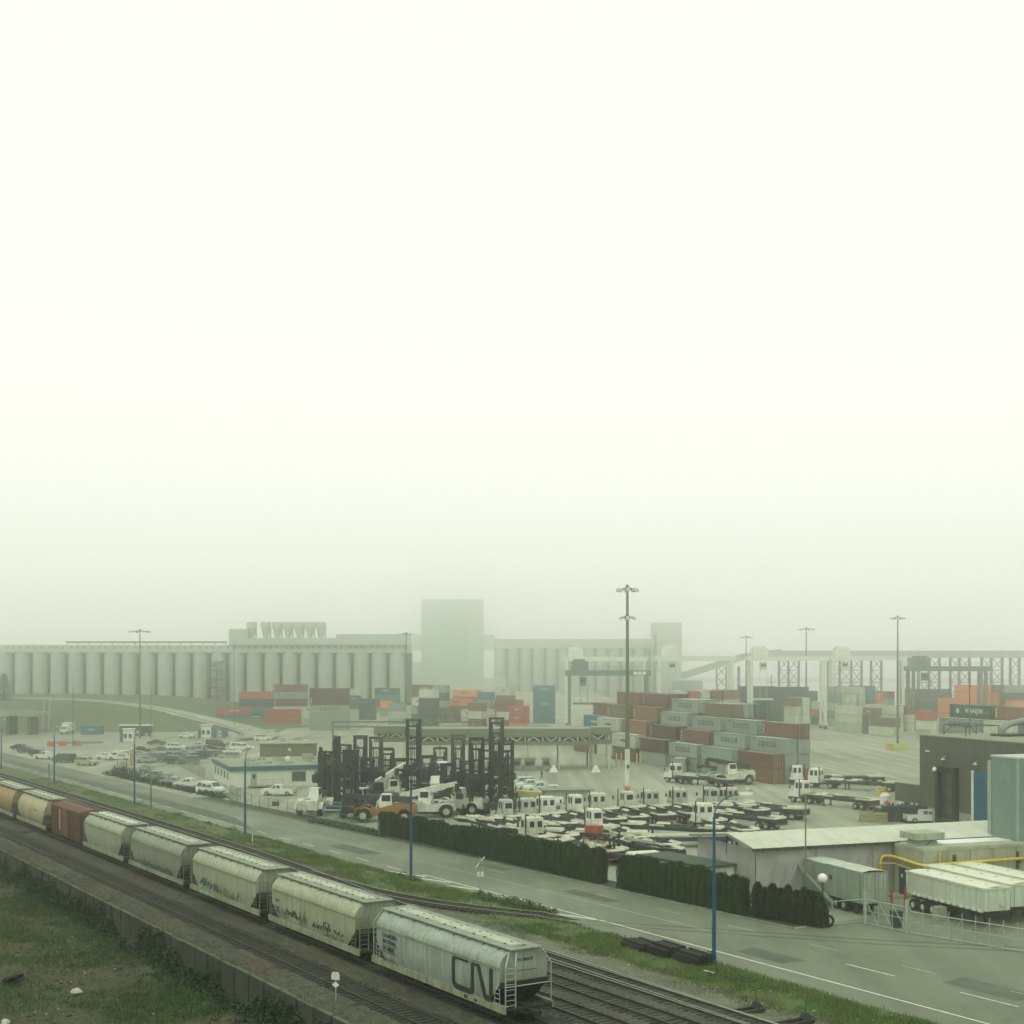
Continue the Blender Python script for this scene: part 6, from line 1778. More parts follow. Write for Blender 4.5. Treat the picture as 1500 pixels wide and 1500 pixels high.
# ---- cars
def make_car(kind):
    cfg = {'sedan': (4.5, 1.78, [(-2.25, .55), (-2.2, .9), (-1.3, .98), (-0.75, 1.42), (0.45, 1.45), (1.15, 1.0), (2.05, .88), (2.25, .6)], (-1.15, 1.0)),
           'suv': (4.7, 1.85, [(-2.35, .6), (-2.32, 1.1), (-2.1, 1.7), (-1.6, 1.76), (0.5, 1.74), (1.15, 1.15), (2.2, 1.0), (2.35, .65)], (-2.0, 1.0)),
           'pickup': (5.4, 1.9, [(-2.7, .6), (-2.7, 1.12), (-0.85, 1.12), (-0.7, 1.75), (0.6, 1.76), (1.2, 1.18), (2.55, 1.05), (2.7, .65)], (-0.65, 1.05)),
           'van': (5.0, 1.95, [(-2.5, .55), (-2.5, 1.2), (-2.4, 1.95), (-2.1, 2.02), (1.0, 1.98), (1.75, 1.25), (2.4, 1.0), (2.5, .6)], (-2.3, 1.6))}[kind]
    L, w, prof, gx = cfg
    t = thing(kind if kind != 'sedan' else 'car', '', {'sedan': 'car', 'suv': 'car', 'pickup': 'pickup', 'van': 'van'}[kind], (0, 0, 0), 0, 'cars parked in the yard')
    paint = M('car_paint_' + kind, (0.6, 0.6, 0.56), 0.3, var=0.06)
    h = w / 2; belt = 1.0 if kind == 'sedan' else 1.15
    sill = 0.34
    mb = MB()
    low = [(x, max(z, 0)) for x, z in prof]
    ring0 = []; 
    xs = [p[0] for p in prof]
    # side outline lofted across: lower body full width, greenhouse drawn in
    def half(y, inset):
        out = []
        for x, z in prof:
            k = max(0, (z - belt)) / 0.8
            out.append((x - (0.0), y * (1 - 0.20 * min(1, k * 1.1)) , z))
        out += [(prof[-1][0] - .05, y, sill), (prof[0][0] + .05, y, sill)]
        return out
    mb.loft([half(-h, 0), half(-h * 0.55, 0), half(h * 0.55, 0), half(h, 0)])
    b = autosmooth(mb.build('body', paint, t), 40)
    # windows
    tops = [p for p in prof if p[1] > belt + 0.15]
    zt = max(p[1] for p in prof) - 0.12; zb = belt + 0.05
    xa, xb = gx
    k1 = 0.8
    for s_ in (-1, 1):
        yb = s_ * h * (1 - 0.20 * min(1, (zb - belt) / .8 * 1.1)) + s_ * .012; yt = s_ * h * (1 - 0.20 * min(1, (zt - belt) / .8 * 1.1)) + s_ * .012
        if kind == 'van': segs = [(xa + .1, xa + 1.2), (xa + 1.35, xa + 2.5), (xa + 2.65, 1.45)]
        elif kind == 'pickup': segs = [(-0.5, 0.15), (0.25, 0.98)]
        elif kind == 'suv': segs = [(-2.05, -1.25), (-1.15, -0.25), (-0.15, 0.95)]
        else: segs = [(-0.95, -0.1), (0.0, 0.85)]
        for i, (a, c) in enumerate(segs):
            la = 0.42 if (i == 0 and kind == 'sedan') else 0.06; lc = 0.52 if i == len(segs) - 1 else 0.02
            mb = MB(); mb.quad((a, yb, zb), (c, yb, zb), (c - lc, yt, zt), (a + la, yt, zt)); mb.build('window', glassg, b)
    fx = {'sedan': ((0.45, 1.45), (1.15, 1.0)), 'suv': ((0.5, 1.74), (1.15, 1.15)), 'pickup': ((0.6, 1.76), (1.2, 1.18)), 'van': ((1.0, 1.98), (1.75, 1.25))}[kind]
    (x0, z0), (x1, z1) = fx
    def lerp(u): return x0 + (x1 - x0) * u, z0 + (z1 - z0) * u
    (a0, c0), (a1, c1) = lerp(0.1), lerp(0.93)
    mb = MB(); mb.quad((a0 + .02, -h * .72, c0 + .015), (a0 + .02, h * .72, c0 + .015), (a1 + .02, h * .86, c1 + .015), (a1 + .02, -h * .86, c1 + .015)); mb.build('windscreen', glassg, b)
    if kind == 'pickup':
        mb = MB(); mb.box(-2.58, -0.92, -h + .16, h - .16, 1.125, 1.14); mb.build('load_bed', M('grey_bed', (0.10, 0.10, 0.09), 0.8), t)
        mb = MB(); mb.box(-2.7, -.9, -h, -h + .1, 1.12, 1.2); mb.box(-2.7, -.9, h - .1, h, 1.12, 1.2); mb.box(-2.7, -2.6, -h, h, 1.12, 1.2); mb.build('bed_side', paint, t)
    elif kind == 'sedan':
        mb = MB(); mb.quad((-1.27, -h * .82, 1.01), (-1.27, h * .82, 1.01), (-.80, h * .74, 1.40), (-.80, -h * .74, 1.40)); mb.build('rear_window', glassg, b)
    else:
        zz = 1.25; mb = MB(); xx = -2.345 if kind == 'suv' else -2.49
        mb.quad((xx + .03, -h * .75, 1.2), (xx + .03, h * .75, 1.2), (xx + .16, h * .7, 1.6), (xx + .16, -h * .7, 1.6)); mb.build('rear_window', glassg, b)
    xf = prof[-1][0]; xr = prof[0][0]
    for s_ in (-1, 1):
        mb = MB(); mb.box(xf - .12, xf + .0, s_ * h * .72 - .17, s_ * h * .72 + .17, .66, .82); mb.build('headlight', M('lamp_lens', (0.5, 0.5, 0.47), 0.2), t)
        mb = MB(); mb.box(xr - .01, xr + .1, s_ * h * .78 - .12, s_ * h * .78 + .12, .72, .95); mb.build('tail_light', glow_red, t)
    mb = MB(); mb.box(xf - .1, xf + .06, -h * .92, h * .92, .36, .58); mb.box(xr - .06, xr + .1, -h * .92, h * .92, .36, .58); mb.build('bumper', M('bumper_grey', (0.12, 0.12, 0.11), 0.6), t)
    wb = L * 0.31; r = 0.33 if kind == 'sedan' else 0.37
    for x in (-wb, wb):
        for s_ in (-1, 1): wheel(t, x, s_ * (h + .01), r, 0.22, s_)
    return t, paint
CARP = {}
for kd in ('sedan', 'suv', 'pickup', 'van'): CARP[kd] = make_car(kd)
CC = {'white': (0.62, 0.62, 0.57), 'silver': (0.30, 0.31, 0.30), 'grey': (0.14, 0.145, 0.14), 'dark': (0.025, 0.030, 0.030), 'teal': (0.03, 0.07, 0.07), 'olive': (0.10, 0.10, 0.055), 'red': (0.22, 0.06, 0.045), 'tan': (0.36, 0.33, 0.24), 'blue': (0.03, 0.06, 0.12)}
CP = {k: M('paint_' + k, c, 0.28, var=0.06) for k, c in CC.items()}
used = set()
def car(kind, px, py, hd, col, label):
    proto, paint = CARP[kind]
    p = G(px, py)
    if kind not in used:
        used.add(kind)
        proto.location = p; proto.rotation_euler = (0, 0, R(hd)); proto['label'] = label
        FIRST.append((proto, col)); return proto
    return copy_tree(proto, p, R(hd), label, sub={paint.name: CP[col]})
FIRST = []
CARS = [
    ('sedan', 40, 1103, 160, 'teal', 'dark teal car at the left end of the parked row beside the road'),
    ('sedan', 57, 1107, 160, 'dark', 'dark car, second in the parked row beside the road'),
    ('pickup', 67, 1112, 158, 'white', 'white pickup between dark cars in the roadside row'),
    ('van', 94, 1117, 157, 'teal', 'dark teal van just right of the fifth street lamp'),
    ('suv', 127, 1121, -22, 'tan', 'cream estate car with roof rack at the right end of the roadside row'),
    ('sedan', 155, 1112, 185, 'white', 'white car standing apart left of the notice board'),
    ('van', 173, 1113, 200, 'white', 'white van behind the notice board'),
    ('sedan', 192, 1106, 195, 'white', 'white car behind the white van near the notice board'),
    ('sedan', 214, 1117, 190, 'silver', 'silver car nearest the big dark bush in the car park'),
    ('sedan', 224, 1109, 185, 'silver', 'silver car in the second line right of the car park street lamp'),
    ('sedan', 237, 1111, 190, 'olive', 'olive car beside the silver one in the car park'),
    ('suv', 258, 1119, -20, 'dark', 'dark estate car at the front of the car park, left of the office'),
    ('sedan', 236, 1102, 180, 'olive', 'dull olive car behind the car park line'),
    ('suv', 259, 1099, -8, 'white', 'pale yellowish jeep alone in the car park rear line'),
    ('sedan', 229, 1091, 180, 'dark', 'small dark car alone near the kiosk'),
    ('sedan', 268, 1108, -165, 'silver', 'grey car right behind the dark estate car'),
    ('suv', 292, 1111, -170, 'dark', 'dark jeep left of the office roof corner'),
    ('van', 317, 1095, -5, 'dark', 'dark grey van at the back of the car park beside the white van'),
    ('van', 352, 1099, 15, 'white', 'big white van behind the office'),
    ('sedan', 273, 1081, 175, 'white', 'pale car near the grass mound'),
    ('sedan', 322, 1080, 170, 'white', 'pale car by the blue kiosks at the bend'),
    ('sedan', 307, 1108, 190, 'silver', 'silver car at the office corner, left one'),
    ('sedan', 323, 1104, 190, 'red', 'dull red car behind the office corner'),
    ('sedan', 340, 1105, 190, 'white', 'pale car half hidden by the office roof edge'),
    ('pickup', 229, 1143, 170, 'silver', 'silver crew pickup, first of the row behind the low hedge'),
    ('sedan', 254, 1150, 170, 'silver', 'silver car, second of the row behind the low hedge'),
    ('pickup', 278, 1155, 165, 'white', 'white pickup, third of the row behind the low hedge'),
    ('van', 308, 1163, -38, 'white', 'pale minivan at the right end of the row behind the low hedge'),
    ('pickup', 408, 1165, 172, 'white', 'white pickup parked alone in front of the office'),
    ('suv', 764, 1153, 195, 'white', 'white jeep, farthest of the four white vehicles right of the lifters'),
    ('pickup', 777, 1157, 195, 'white', 'white pickup, second of the four right of the lifters'),
    ('pickup', 790, 1161, 195, 'white', 'white pickup, third of the four right of the lifters'),
    ('pickup', 811, 1166, 187, 'white', 'white pickup, nearest of the four right of the lifters'),
    ('pickup', 1354, 1205, 5, 'white', 'white pickup with an open flat bed before the warehouse dock'),
    ('suv', 385, 1085, 10, 'white', 'pale jeep behind the brown hut'),
    ('sedan', 450, 1092, 10, 'white', 'pale car left of the latticed mast'),
    ('sedan', 436, 1088, 5, 'silver', 'silver car on the far side of the brown hut'),
    ('sedan', 500, 1096, 0, 'white', 'white car seen between the mast tops'),
    ('suv', 276, 1119, -168, 'grey', 'grey jeep between the dark estate car and the office corner'),
    ('sedan', 246, 1111, 190, 'dark', 'dark car behind the dark estate car'),
    ('sedan', 203, 1109, 188, 'silver', 'silver car left of the car park street lamp, behind the bushes'),
    ('sedan', 305, 1100, 186, 'dark', 'dark car in the line behind the dark jeep'),
    ('van', 281, 1104, 188, 'silver', 'silver van in the line left of the dark jeep'),
    ('sedan', 29, 1098, 160, 'dark', 'leftmost dark car, half hidden in the far end of the roadside row'),
    ('sedan', 290, 1096, 184, 'tan', 'tan car in the back line of the car park'),
    ('suv', 335, 1113, 190, 'silver', 'silver jeep tucked behind the office corner'),
    ('sedan', 284, 1112, 186, 'blue', 'dark blue car just left of the dark jeep by the office'),
    ('suv', 252, 1106, 184, 'silver', 'silver jeep in the second line of the car park'),
    ('van', 226, 1116, 186, 'grey', 'grey van right beside the big dark bush'),
    ('sedan', 296, 1103, 186, 'olive', 'olive car in the line behind the dark jeep'),
    ('pickup', 262, 1113, 186, 'grey', 'grey pickup behind the dark estate car'),
    ('sedan', 206, 1102, 186, 'dark', 'dark car left in the rear line, behind the street lamp'),
    ('sedan', 318, 1108, 186, 'grey', 'grey car between silver ones at the office corner'),
    ('sedan', 12, 1046, 20, 'white', 'faint white car under the overpass, left one'),
    ('sedan', 27, 1043, 20, 'silver', 'faint pale car under the overpass, right one'),
]
for c_ in CARS: car(*c_)
for proto, col in FIRST:
    pm = {CARP[k][0].name: CARP[k][1] for k in CARP}[proto.name]
    def rep(o):
        if o.data:
            for sl_ in o.material_slots:
                if sl_.material == pm: sl_.link = 'OBJECT'; sl_.material = CP[col]
        for k in kids(o): rep(k)
    rep(proto)

# person walking past the pickups
def skin_person(label, p, rz, sc=1.0):
    t = thing('person', label, 'person', p, rz)
    vs = [(0, 0, .98), (0, 0, 1.2), (0.02, 0, 1.42), (0.03, 0, 1.52), (0.05, 0, 1.64),
          (.02, .1, .92), (.22, .1, .52), (.30, .1, .09), (.42, .1, .04),
          (-.02, -.1, .92), (-.08, -.1, .52), (-.36, -.1, .13), (-.26, -.1, .04),
          (.02, .2, 1.42), (-.12, .25, 1.14), (-.02, .25, .9), (.02, .25, .80),
          (.02, -.2, 1.42), (.14, -.25, 1.14), (.32, -.24, .95), (.38, -.24, .88)]
    es = [(0, 1), (1, 2), (2, 3), (3, 4), (0, 5), (5, 6), (6, 7), (7, 8), (0, 9), (9, 10), (10, 11), (11, 12), (2, 13), (13, 14), (14, 15), (15, 16), (2, 17), (17, 18), (18, 19), (19, 20)]
    rad = [.15, .15, .17, .06, .105, .10, .07, .045, .04, .10, .07, .045, .04, .07, .05, .038, .035, .07, .05, .038, .035]
    me = bpy.data.meshes.new('body'); me.from_pydata(vs, es, [])
    o = obj('body', me)
    md = o.modifiers.new('skin', 'SKIN')
    for i, sv in enumerate(me.skin_vertices[0].data): sv.radius = (rad[i], rad[i]); sv.use_root = (i == 0)
    o.modifiers.new('sub', 'SUBSURF').levels = 1
    dg = bpy.context.evaluated_depsgraph_get()
    m2 = bpy.data.meshes.new_from_object(o.evaluated_get(dg)); m2.name = 'body'
    bpy.data.objects.remove(o)
    m2.materials.clear(); m2.materials.append(M('dark_overalls', (0.02, 0.024, 0.03), 0.8, var=0.2)); m2.materials.append(M('skin', (0.42, 0.27, 0.19), 0.6)); m2.materials.append(M('navy_jacket', (0.022, 0.03, 0.045), 0.8))
    for pl in m2.polygons:
        c = pl.center
        pl.material_index = 1 if (c.z > 1.5 or (abs(c.y) > .21 and c.z < .92)) else 2 if c.z > .95 else 0
    obj('body', m2, t)
    mb = MB(); mb.sphere((.04, 0, 1.70), .112, 10, 6, 0, (1, .95, .75)); mb.build('hair', M('dark_hair', (0.02, 0.015, 0.01), 0.8), t)
    mb = MB(); mb.cbox((.16, 0, 1.63), (.04, .03, .05)); mb.build('nose', MATS['skin'], t)
    t.scale = (sc,) * 3
    return t
skin_person('person in dark clothes walking across the yard behind the white pickups', G(793.5, 1142), R(200))

# ---- odds and ends on the right
dk = thing('scrap_skip', 'black ribbed scrap skip in front of the warehouse', 'skip', G(1324, 1203), R(-6))
mb = MB(); mb.loft([[(-2.6, -1.1, 0.2), (2.6, -1.1, .2), (2.6, 1.1, .2), (-2.6, 1.1, .2)], [(-2.9, -1.2, 2.1), (2.9, -1.2, 2.1), (2.9, 1.2, 2.1), (-2.9, 1.2, 2.1)]]); mb.build('skip_body', navy, dk)
for k in range(9): mb = MB(); mb.box(-2.5 + k * .62, -2.4 + k * .62, -1.3, -1.15, .3, 2.1); mb.build('skip_rib', dark, dk)
for k in range(10):
    mb = MB(); mb.cyl((-2.6 + .55 * k, random.uniform(-1, 1), 1.9), (-2.5 + .55 * k, random.uniform(-1, 1), 2.4), 0.12, n=6); mb.build('scrap_bar', grey if k % 3 == 0 else dark, dk)
mb = MB(); mb.box(-2.6, 2.6, -.9, .9, 0, .2); mb.build('skid', dark, dk)
cr = thing('timber_crate', 'open tan timber crate left of the black skip', 'crate', G(1279, 1203), R(-6))
for z in (0.15, .55, .95):
    for y in (-1.0, 1.0): mb = MB(); mb.box(-1.7, 1.7, y - .04, y + .04, z, z + .34); mb.build('plank', M('tan_plank', (0.33, 0.25, 0.15), 0.8, var=.25), cr)
    for x in (-1.7, 1.7): mb = MB(); mb.box(x - .04, x + .04, -1.0, 1.0, z, z + .34); mb.build('plank', MATS['tan_plank'], cr)
mb = MB(); mb.box(-1.7, 1.7, -1, 1, 0.02, .15); mb.build('crate_floor', MATS['tan_plank'], cr)
mb = MB(); mb.loft([[(-.2, -.8, .2), (1.4, -.8, .2), (1.4, .8, .2), (-.2, .8, .2)], [(.2, -.5, 1.9), (1.2, -.6, 1.6), (1.2, .5, 1.7), (.2, .5, 1.9)]]); o = mb.build('green_tarp_bundle', M('dark_green_tarp', (0.012, 0.035, 0.02), .7)); o.location = G(1279, 1203); o.rotation_euler = (0, 0, R(-6)); tag(o, 'dark green tarpaulin bundle sticking out of the tan crate', 'bundle')
tk = thing('white_tank', 'white tank with red diamond hazard plate behind the black skip', 'tank', G(1297, 1196), 0)
mb = MB(); mb.cyl((0, 0, 0.3), (0, 0, 2.9), 0.75, n=14); mb.cyl((0, 0, 2.9), (0, 0, 3.3), .75, .3, 14); mb.build('tank_shell', white, tk, smooth=False)
mb = MB(); mb.prism([(-.45, 1.9), (0, 1.45), (.45, 1.9), (0, 2.35)], -.80, -.78); mb.build('hazard_diamond', M('hazard_red', (0.6, 0.08, 0.05), .5), tk)
mb = MB(); mb.cyl((0, 0, 3.3), (0, 0, 3.7), 0.18, n=8); mb.build('cap', M('hazard_red', ()), tk)
mb = MB(); mb.box(-.7, .7, -.7, .7, 0, .3); mb.build('cradle', dark, tk)
yc = thing('yellow_cage', 'small yellow work cage on the yard left of the dark annex', 'work cage', G(1290, 1168), 0)
mb = MB(); mb.box(-.8, .8, -.6, .6, 0, .15)
for x in (-.75, -.25, .25, .75):
    for y in (-.55, .55): mb.bar((x, y, 0), (x, y, 1.6), .09)
for z in (.6, 1.1, 1.6):
    for y in (-.55, .55): mb.bar((-.75, y, z), (.75, y, z), .08)
    for x in (-.75, .75): mb.bar((x, -.55, z), (x, .55, z), .08)
mb.build('cage_frame', M('pale_yellow_paint', (0.55, 0.45, 0.14), .5), yc)
gb = thing('gas_bottles', 'row of green gas bottles by the warehouse wall', 'gas bottles', G(1356, 1196), 0)
for k in range(7): mb = MB(); mb.cyl((-.9 + .3 * k, .1 * (k % 2), 0), (-.9 + .3 * k, .1 * (k % 2), 1.4), .12, n=8); mb.cyl((-.9 + .3 * k, .1 * (k % 2), 1.4), (-.9 + .3 * k, .1 * (k % 2), 1.65), .09, .03, 8); mb.build('bottle', M('bottle_green', (0.015, 0.06, 0.03), .4), gb)
# old container on a trailer with a loading chute
oc = thing('old_container', 'worn grey ribbed container on a trailer behind the conifers', 'container', (29.4, 117.0, 0), YARDZ)
ocm = M('worn_container_grey', (0.215, 0.235, 0.21), .6, var=.15, streak=.6, dirt=(0.10, 0.10, 0.075))
mb = MB(); mb.box(0.03, 2.41, 0.03, 12.0, 1.15, 3.65); mb.build('core', ocm, oc)
mb = MB(); ribbed(mb, (0, 12.0, 0), (0, 0.15, 0), 1.2, 3.6, .42, .06); mb.build('ribbed_side', ocm, oc)
mb = MB()
for x in (0, 2.44):
    for y in (0, 12.1): mb.box(x - .06, x + .06, y - .06, y + .06, 1.1, 3.7)
for z in (1.12, 3.62): mb.box(-.05, .05, 0, 12.1, z - .05, z + .05); mb.box(0, 2.44, -.05, .05, z - .05, z + .05)
mb.build('frame', M('container_frame_grey', (0.24, 0.255, 0.22), .6), oc)
for x0 in (0.1, 1.27):
    mb = MB(); mb.box(x0, x0 + 1.07, -.06, .02, 1.2, 3.55); d = mb.build('door', M('container_door_pale', (0.30, 0.315, 0.27), .6, var=.12, streak=.4), oc)
    mb = MB(); mb.cyl((x0 + .3, -.1, 1.2), (x0 + .3, -.1, 3.5), .03, n=5); mb.cyl((x0 + .8, -.1, 1.2), (x0 + .8, -.1, 3.5), .03, n=5); mb.box(x0 + .25, x0 + .8, -.11, -.07, 2.3, 2.4); mb.build('lock_bar', galv, d)
mb = MB(); vs = []
for i in range(13):
    for j in range(5): vs.append((0.0 + 2.44 * j / 4, 12.1 * i / 12, 3.72 + .13 * math.sin(math.pi * j / 4) + .05 * noise.noise((i * 1.1, j * 1.3, 2))))
mb.add(vs, [(i * 5 + j, i * 5 + j + 1, (i + 1) * 5 + j + 1, (i + 1) * 5 + j) for i in range(12) for j in range(4)]); mb.build('tarp_roof', M('pale_dusty_tarp', (0.45, 0.46, 0.40), .7, var=.12, streak=.3), oc)
mb = MB(); mb.box(.3, 2.1, .5, 11.5, .75, 1.1)
for y in (1.4, 9.6): mb.box(.35, .6, y, y + .3, 0, .8); mb.box(1.9, 2.1, y, y + .3, 0, .8)
mb.build('trailer_frame', frm, oc)
for y in (3.0, 4.2): 
    for x, s_ in ((0.15, -1), (2.3, 1)):
        w_ = wheel(oc, 0, 0, .5, .45, -1); w_.rotation_euler = (0, 0, R(-90) if s_ < 0 else R(90)); w_.location = (x, y, .5)
mb = MB(); mb.cyl((-.08, 4.6, 2.7), (-.14, 4.6, 2.7), .22, n=8); mb.build('side_cap', dark, oc)
mb = MB(); mb.bar((-.6, 12.3, 4.6), (-.6, 3.5, 0.6), .3, .2); mb.bar((-.6, 12.3, 4.6), (1.6, 12.6, 4.8), .12); mb.bar((1.6, 12.6, 4.8), (1.6, 12.2, 3.6), .1); mb.bar((-.6, 12.3, 4.6), (-.6, 12.2, 1.0), .1); mb.build('chute_arm', M('chute_steel', (0.17, 0.19, 0.185), .5), oc)
# white hopper trailers
def hop_trailer(label, o, L=10.4, w=2.55):
    t = thing('bulk_trailer', label, 'bulk trailer', o, YARDZ, 'white bulk trailers')
    z0, z1 = 1.45, 3.25
    pw = M('dusty_white_trailer', (0.50, 0.52, 0.45), .55, var=.10, streak=.3, dirt=(0.27, 0.27, 0.2))
    mb = MB(); mb.box(.04, w - .04, .04, L, z0, z1 - .12); mb.build('trailer_body', pw, t)
    for k in range(13):
        y = .3 + k * (L - .6) / 12
        mb = MB(); mb.box(-.03, .06, y - .05, y + .05, z0, z1); mb.build('side_post', pw, t)
    mb = MB(); mb.box(-.05, w + .05, -.02, L + .02, z1 - .12, z1); mb.box(-.08, 0.05, 0, L, z1 - .02, z1 + .07); mb.box(w - .05, w + .08, 0, L, z1 - .02, z1 + .07); mb.box(-.06, w + .06, -.06, .1, z1 - .02, z1 + .07); mb.build('top_rail', M('trailer_rail_white', (0.60, 0.60, 0.52), .5), t)
    for k in range(13):
        y = .25 + k * (L - .8) / 12; mb = MB(); mb.box(-.12, .06, y, y + .5, z0 - .1, z0 + .1); mb.build('side_pocket', M('trailer_rail_white', ()), t)
    for k in range(5):
        y = 1.4 + k * 1.9; mb = MB(); mb.box(w * .5 - .12, w * .5 + .12, y - .1, y + .1, z1, z1 + .14); mb.build('roof_clasp', dark, t)
    mb = MB(); vs = []
    for i in range(9):
        for j in range(5): vs.append((0.1 + (w - .2) * j / 4, .1 + (L - .2) * i / 8, z1 + .02 + .12 * math.sin(math.pi * j / 4)))
    mb.add(vs, [(i * 5 + j, i * 5 + j + 1, (i + 1) * 5 + j + 1, (i + 1) * 5 + j) for i in range(8) for j in range(4)]); mb.build('tarp_cover', M('cream_tarp', (0.62, 0.60, 0.49), .7, var=.08), t)
    mb = MB()
    for x in (.45, 1.25, 2.05): mb.box(x - .05, x + .05, -.05, .05, z0, z1)
    mb.box(1.5, 1.9, -.1, 0, z0 + .35, z0 + .6); mb.build('rear_post', pw, t)
    mb = MB(); mb.box(.5, 2.0, .6, L - .2, 1.0, 1.42)
    for x in (.55, 1.9): mb.box(x, x + .15, 2.2, 2.5, .1, 1.2)
    mb.build('underframe', frm, t)
    for y in (L - 1.0, L - 2.35, L - 3.7):
        for x, s_ in ((.02, -1), (w - .02, 1)):
            w_ = wheel(t, 0, 0, .5, .5, -1, M('pale_rim', (0.55, 0.55, 0.5), .5)); w_.rotation_euler = (0, 0, R(-90) if s_ < 0 else R(90)); w_.location = (x, y, .5)
    return t
hop_trailer('white covered bulk trailer nearest the fence, its three wheels showing', Vector((37.75, 111.3, 0)))
hop_trailer('second white covered bulk trailer, behind the nearest one', YU((37.75, 111.3), 3.35, 1.0), 11.5)
hop_trailer('third white covered bulk trailer at the right edge of the view', YU((37.75, 111.3), 6.6, 1.6), 11.5)
cbk = thing('concrete_block', 'pale concrete block under the nearest white bulk trailer', 'concrete block', YU((37.75, 111.3), -.4, 5.2), YARDZ); mb = MB(); mb.loft([[(-.5, -.4, 0), (.5, -.4, 0), (.5, .4, 0), (-.5, .4, 0)], [(-.46, -.36, 1.05), (.46, -.36, 1.05), (.46, .36, 1.05), (-.46, .36, 1.05)]]); mb.build('block', concrete, cbk)

# ---- white office with the blue roof edge, brown hut
of = thing('office', 'low white office with broad blue roof edge beside the lifters', 'building', (-47.6, 235.0, 0), YARDZ)
ofw = M('office_white_wall', (0.60, 0.60, 0.53), .7, var=.08, scale=.5, streak=.2, dirt=(0.35, .34, .27))
mb = MB(); mb.box(0.3, 22, 0.3, 21.5, 0, 2.85); mb.build('wall', ofw, of)
mb = MB(); mb.box(0, 22.3, 0, 21.8, 2.85, 3.6); mb.build('roof_edge', M('blue_fascia', (0.03, 0.095, 0.13), .5, var=.12), of)
mb = MB(); mb.box(.25, 22.05, .25, 21.55, 3.6, 3.63); mb.build('roof', M('office_gravel_roof', (0.25, 0.25, 0.20), .95, var=.25, scale=1.5), of)
for y in (3.5, 7.2, 10.9, 14.6, 18.3):
    mb = MB(); mb.box(.24, .31, y, y + 1.3, 1.2, 2.3); mb.build('window', glassg, of)
for x in (10.6, 14.6, 18.2):
    mb = MB(); mb.box(x, x + 2.4, .2, .31, .9, 2.5); f_ = mb.build('window_frame', M('teal_frame', (0.05, 0.11, 0.10), .5), of)
    mb = MB(); mb.box(x + .15, x + 1.1, .17, .2, 1.05, 2.35); mb.box(x + 1.25, x + 2.25, .17, .2, 1.05, 2.35); mb.build('pane', glassg, f_)
mb = MB(); mb.box(3.6, 4.6, .22, .31, .3, 2.4); dr = mb.build('door', M('pale_teal_door', (0.28, 0.34, 0.30), .5), of)
mb = MB(); mb.box(3.9, 4.35, .19, .22, 1.5, 2.2); mb.build('door_window', glass, dr)
mb = MB(); mb.box(3.2, 9.0, -1.5, .3, .25, .4)
for x in (3.3, 5.2, 7.1, 8.9): mb.bar((x, -1.45, 0), (x, -1.45, 1.4), .07)
mb.bar((3.3, -1.45, 1.4), (8.9, -1.45, 1.4), .07); mb.bar((3.3, -1.45, .9), (8.9, -1.45, .9), .05); mb.bar((8.9, -1.45, 1.4), (10.6, -1.45, 0.4), .07)
mb.build('landing', M('olive_handrail', (0.27, 0.25, 0.12), .6), of)
mb = MB(); rnd = random.Random(8)
for k in range(46):
    x, y = rnd.uniform(4, 20), rnd.uniform(1, 16)
    if k % 3: mb.bar((x, y, 3.75), (x + rnd.uniform(-2.5, 2.5), y + rnd.uniform(-1, 1), 3.75 + rnd.uniform(0, .4)), rnd.uniform(.1, .3))
    else: mb.cbox((x, y, 3.63 + .2), (rnd.uniform(.4, 1.2), rnd.uniform(.3, .9), .4))
mb.build('roof_clutter', M('pale_clutter', (0.33, 0.33, 0.28), .7, var=.4, scale=2), of)['kind'] = 'stuff'
mb = MB(); mb.box(14.5, 16.2, 9.5, 11, 3.63, 4.8); mb.build('air_unit', M('unit_grey', (0.3, .3, .25), .6), of)
mb = MB(); mb.sphere((11.2, 7, 4.2), .55, 8, 6, 0, (1, .5, 1)); mb.cyl((11.2, 7.2, 3.6), (11.2, 7.2, 4.2), .06, n=5); mb.build('dish', white, of)
hu = thing('brown_hut', 'flat brown hut with pale notices behind the office roof', 'building', (-49.2, 272, 0), YARDZ - R(12))
mb = MB(); mb.box(0, 11.0, 0, 9, 0, 5.2); mb.build('wall', M('brown_hut_wall', (0.15, 0.135, 0.09), .8, var=.1), hu)
mb = MB(); mb.box(-.3, 11.3, -.3, 9.3, 5.2, 5.42); mb.box(3.8, 4.8, 3, 4, 5.42, 6.2); mb.build('roof', M('hut_roof', (0.30, .29, .22), .9), hu)
mb = MB(); mb.prism([(5.3, 3.9), (6.1, 3.9), (5.7, 4.6)], -.05, 0); mb.build('wall_lamp', white, hu)
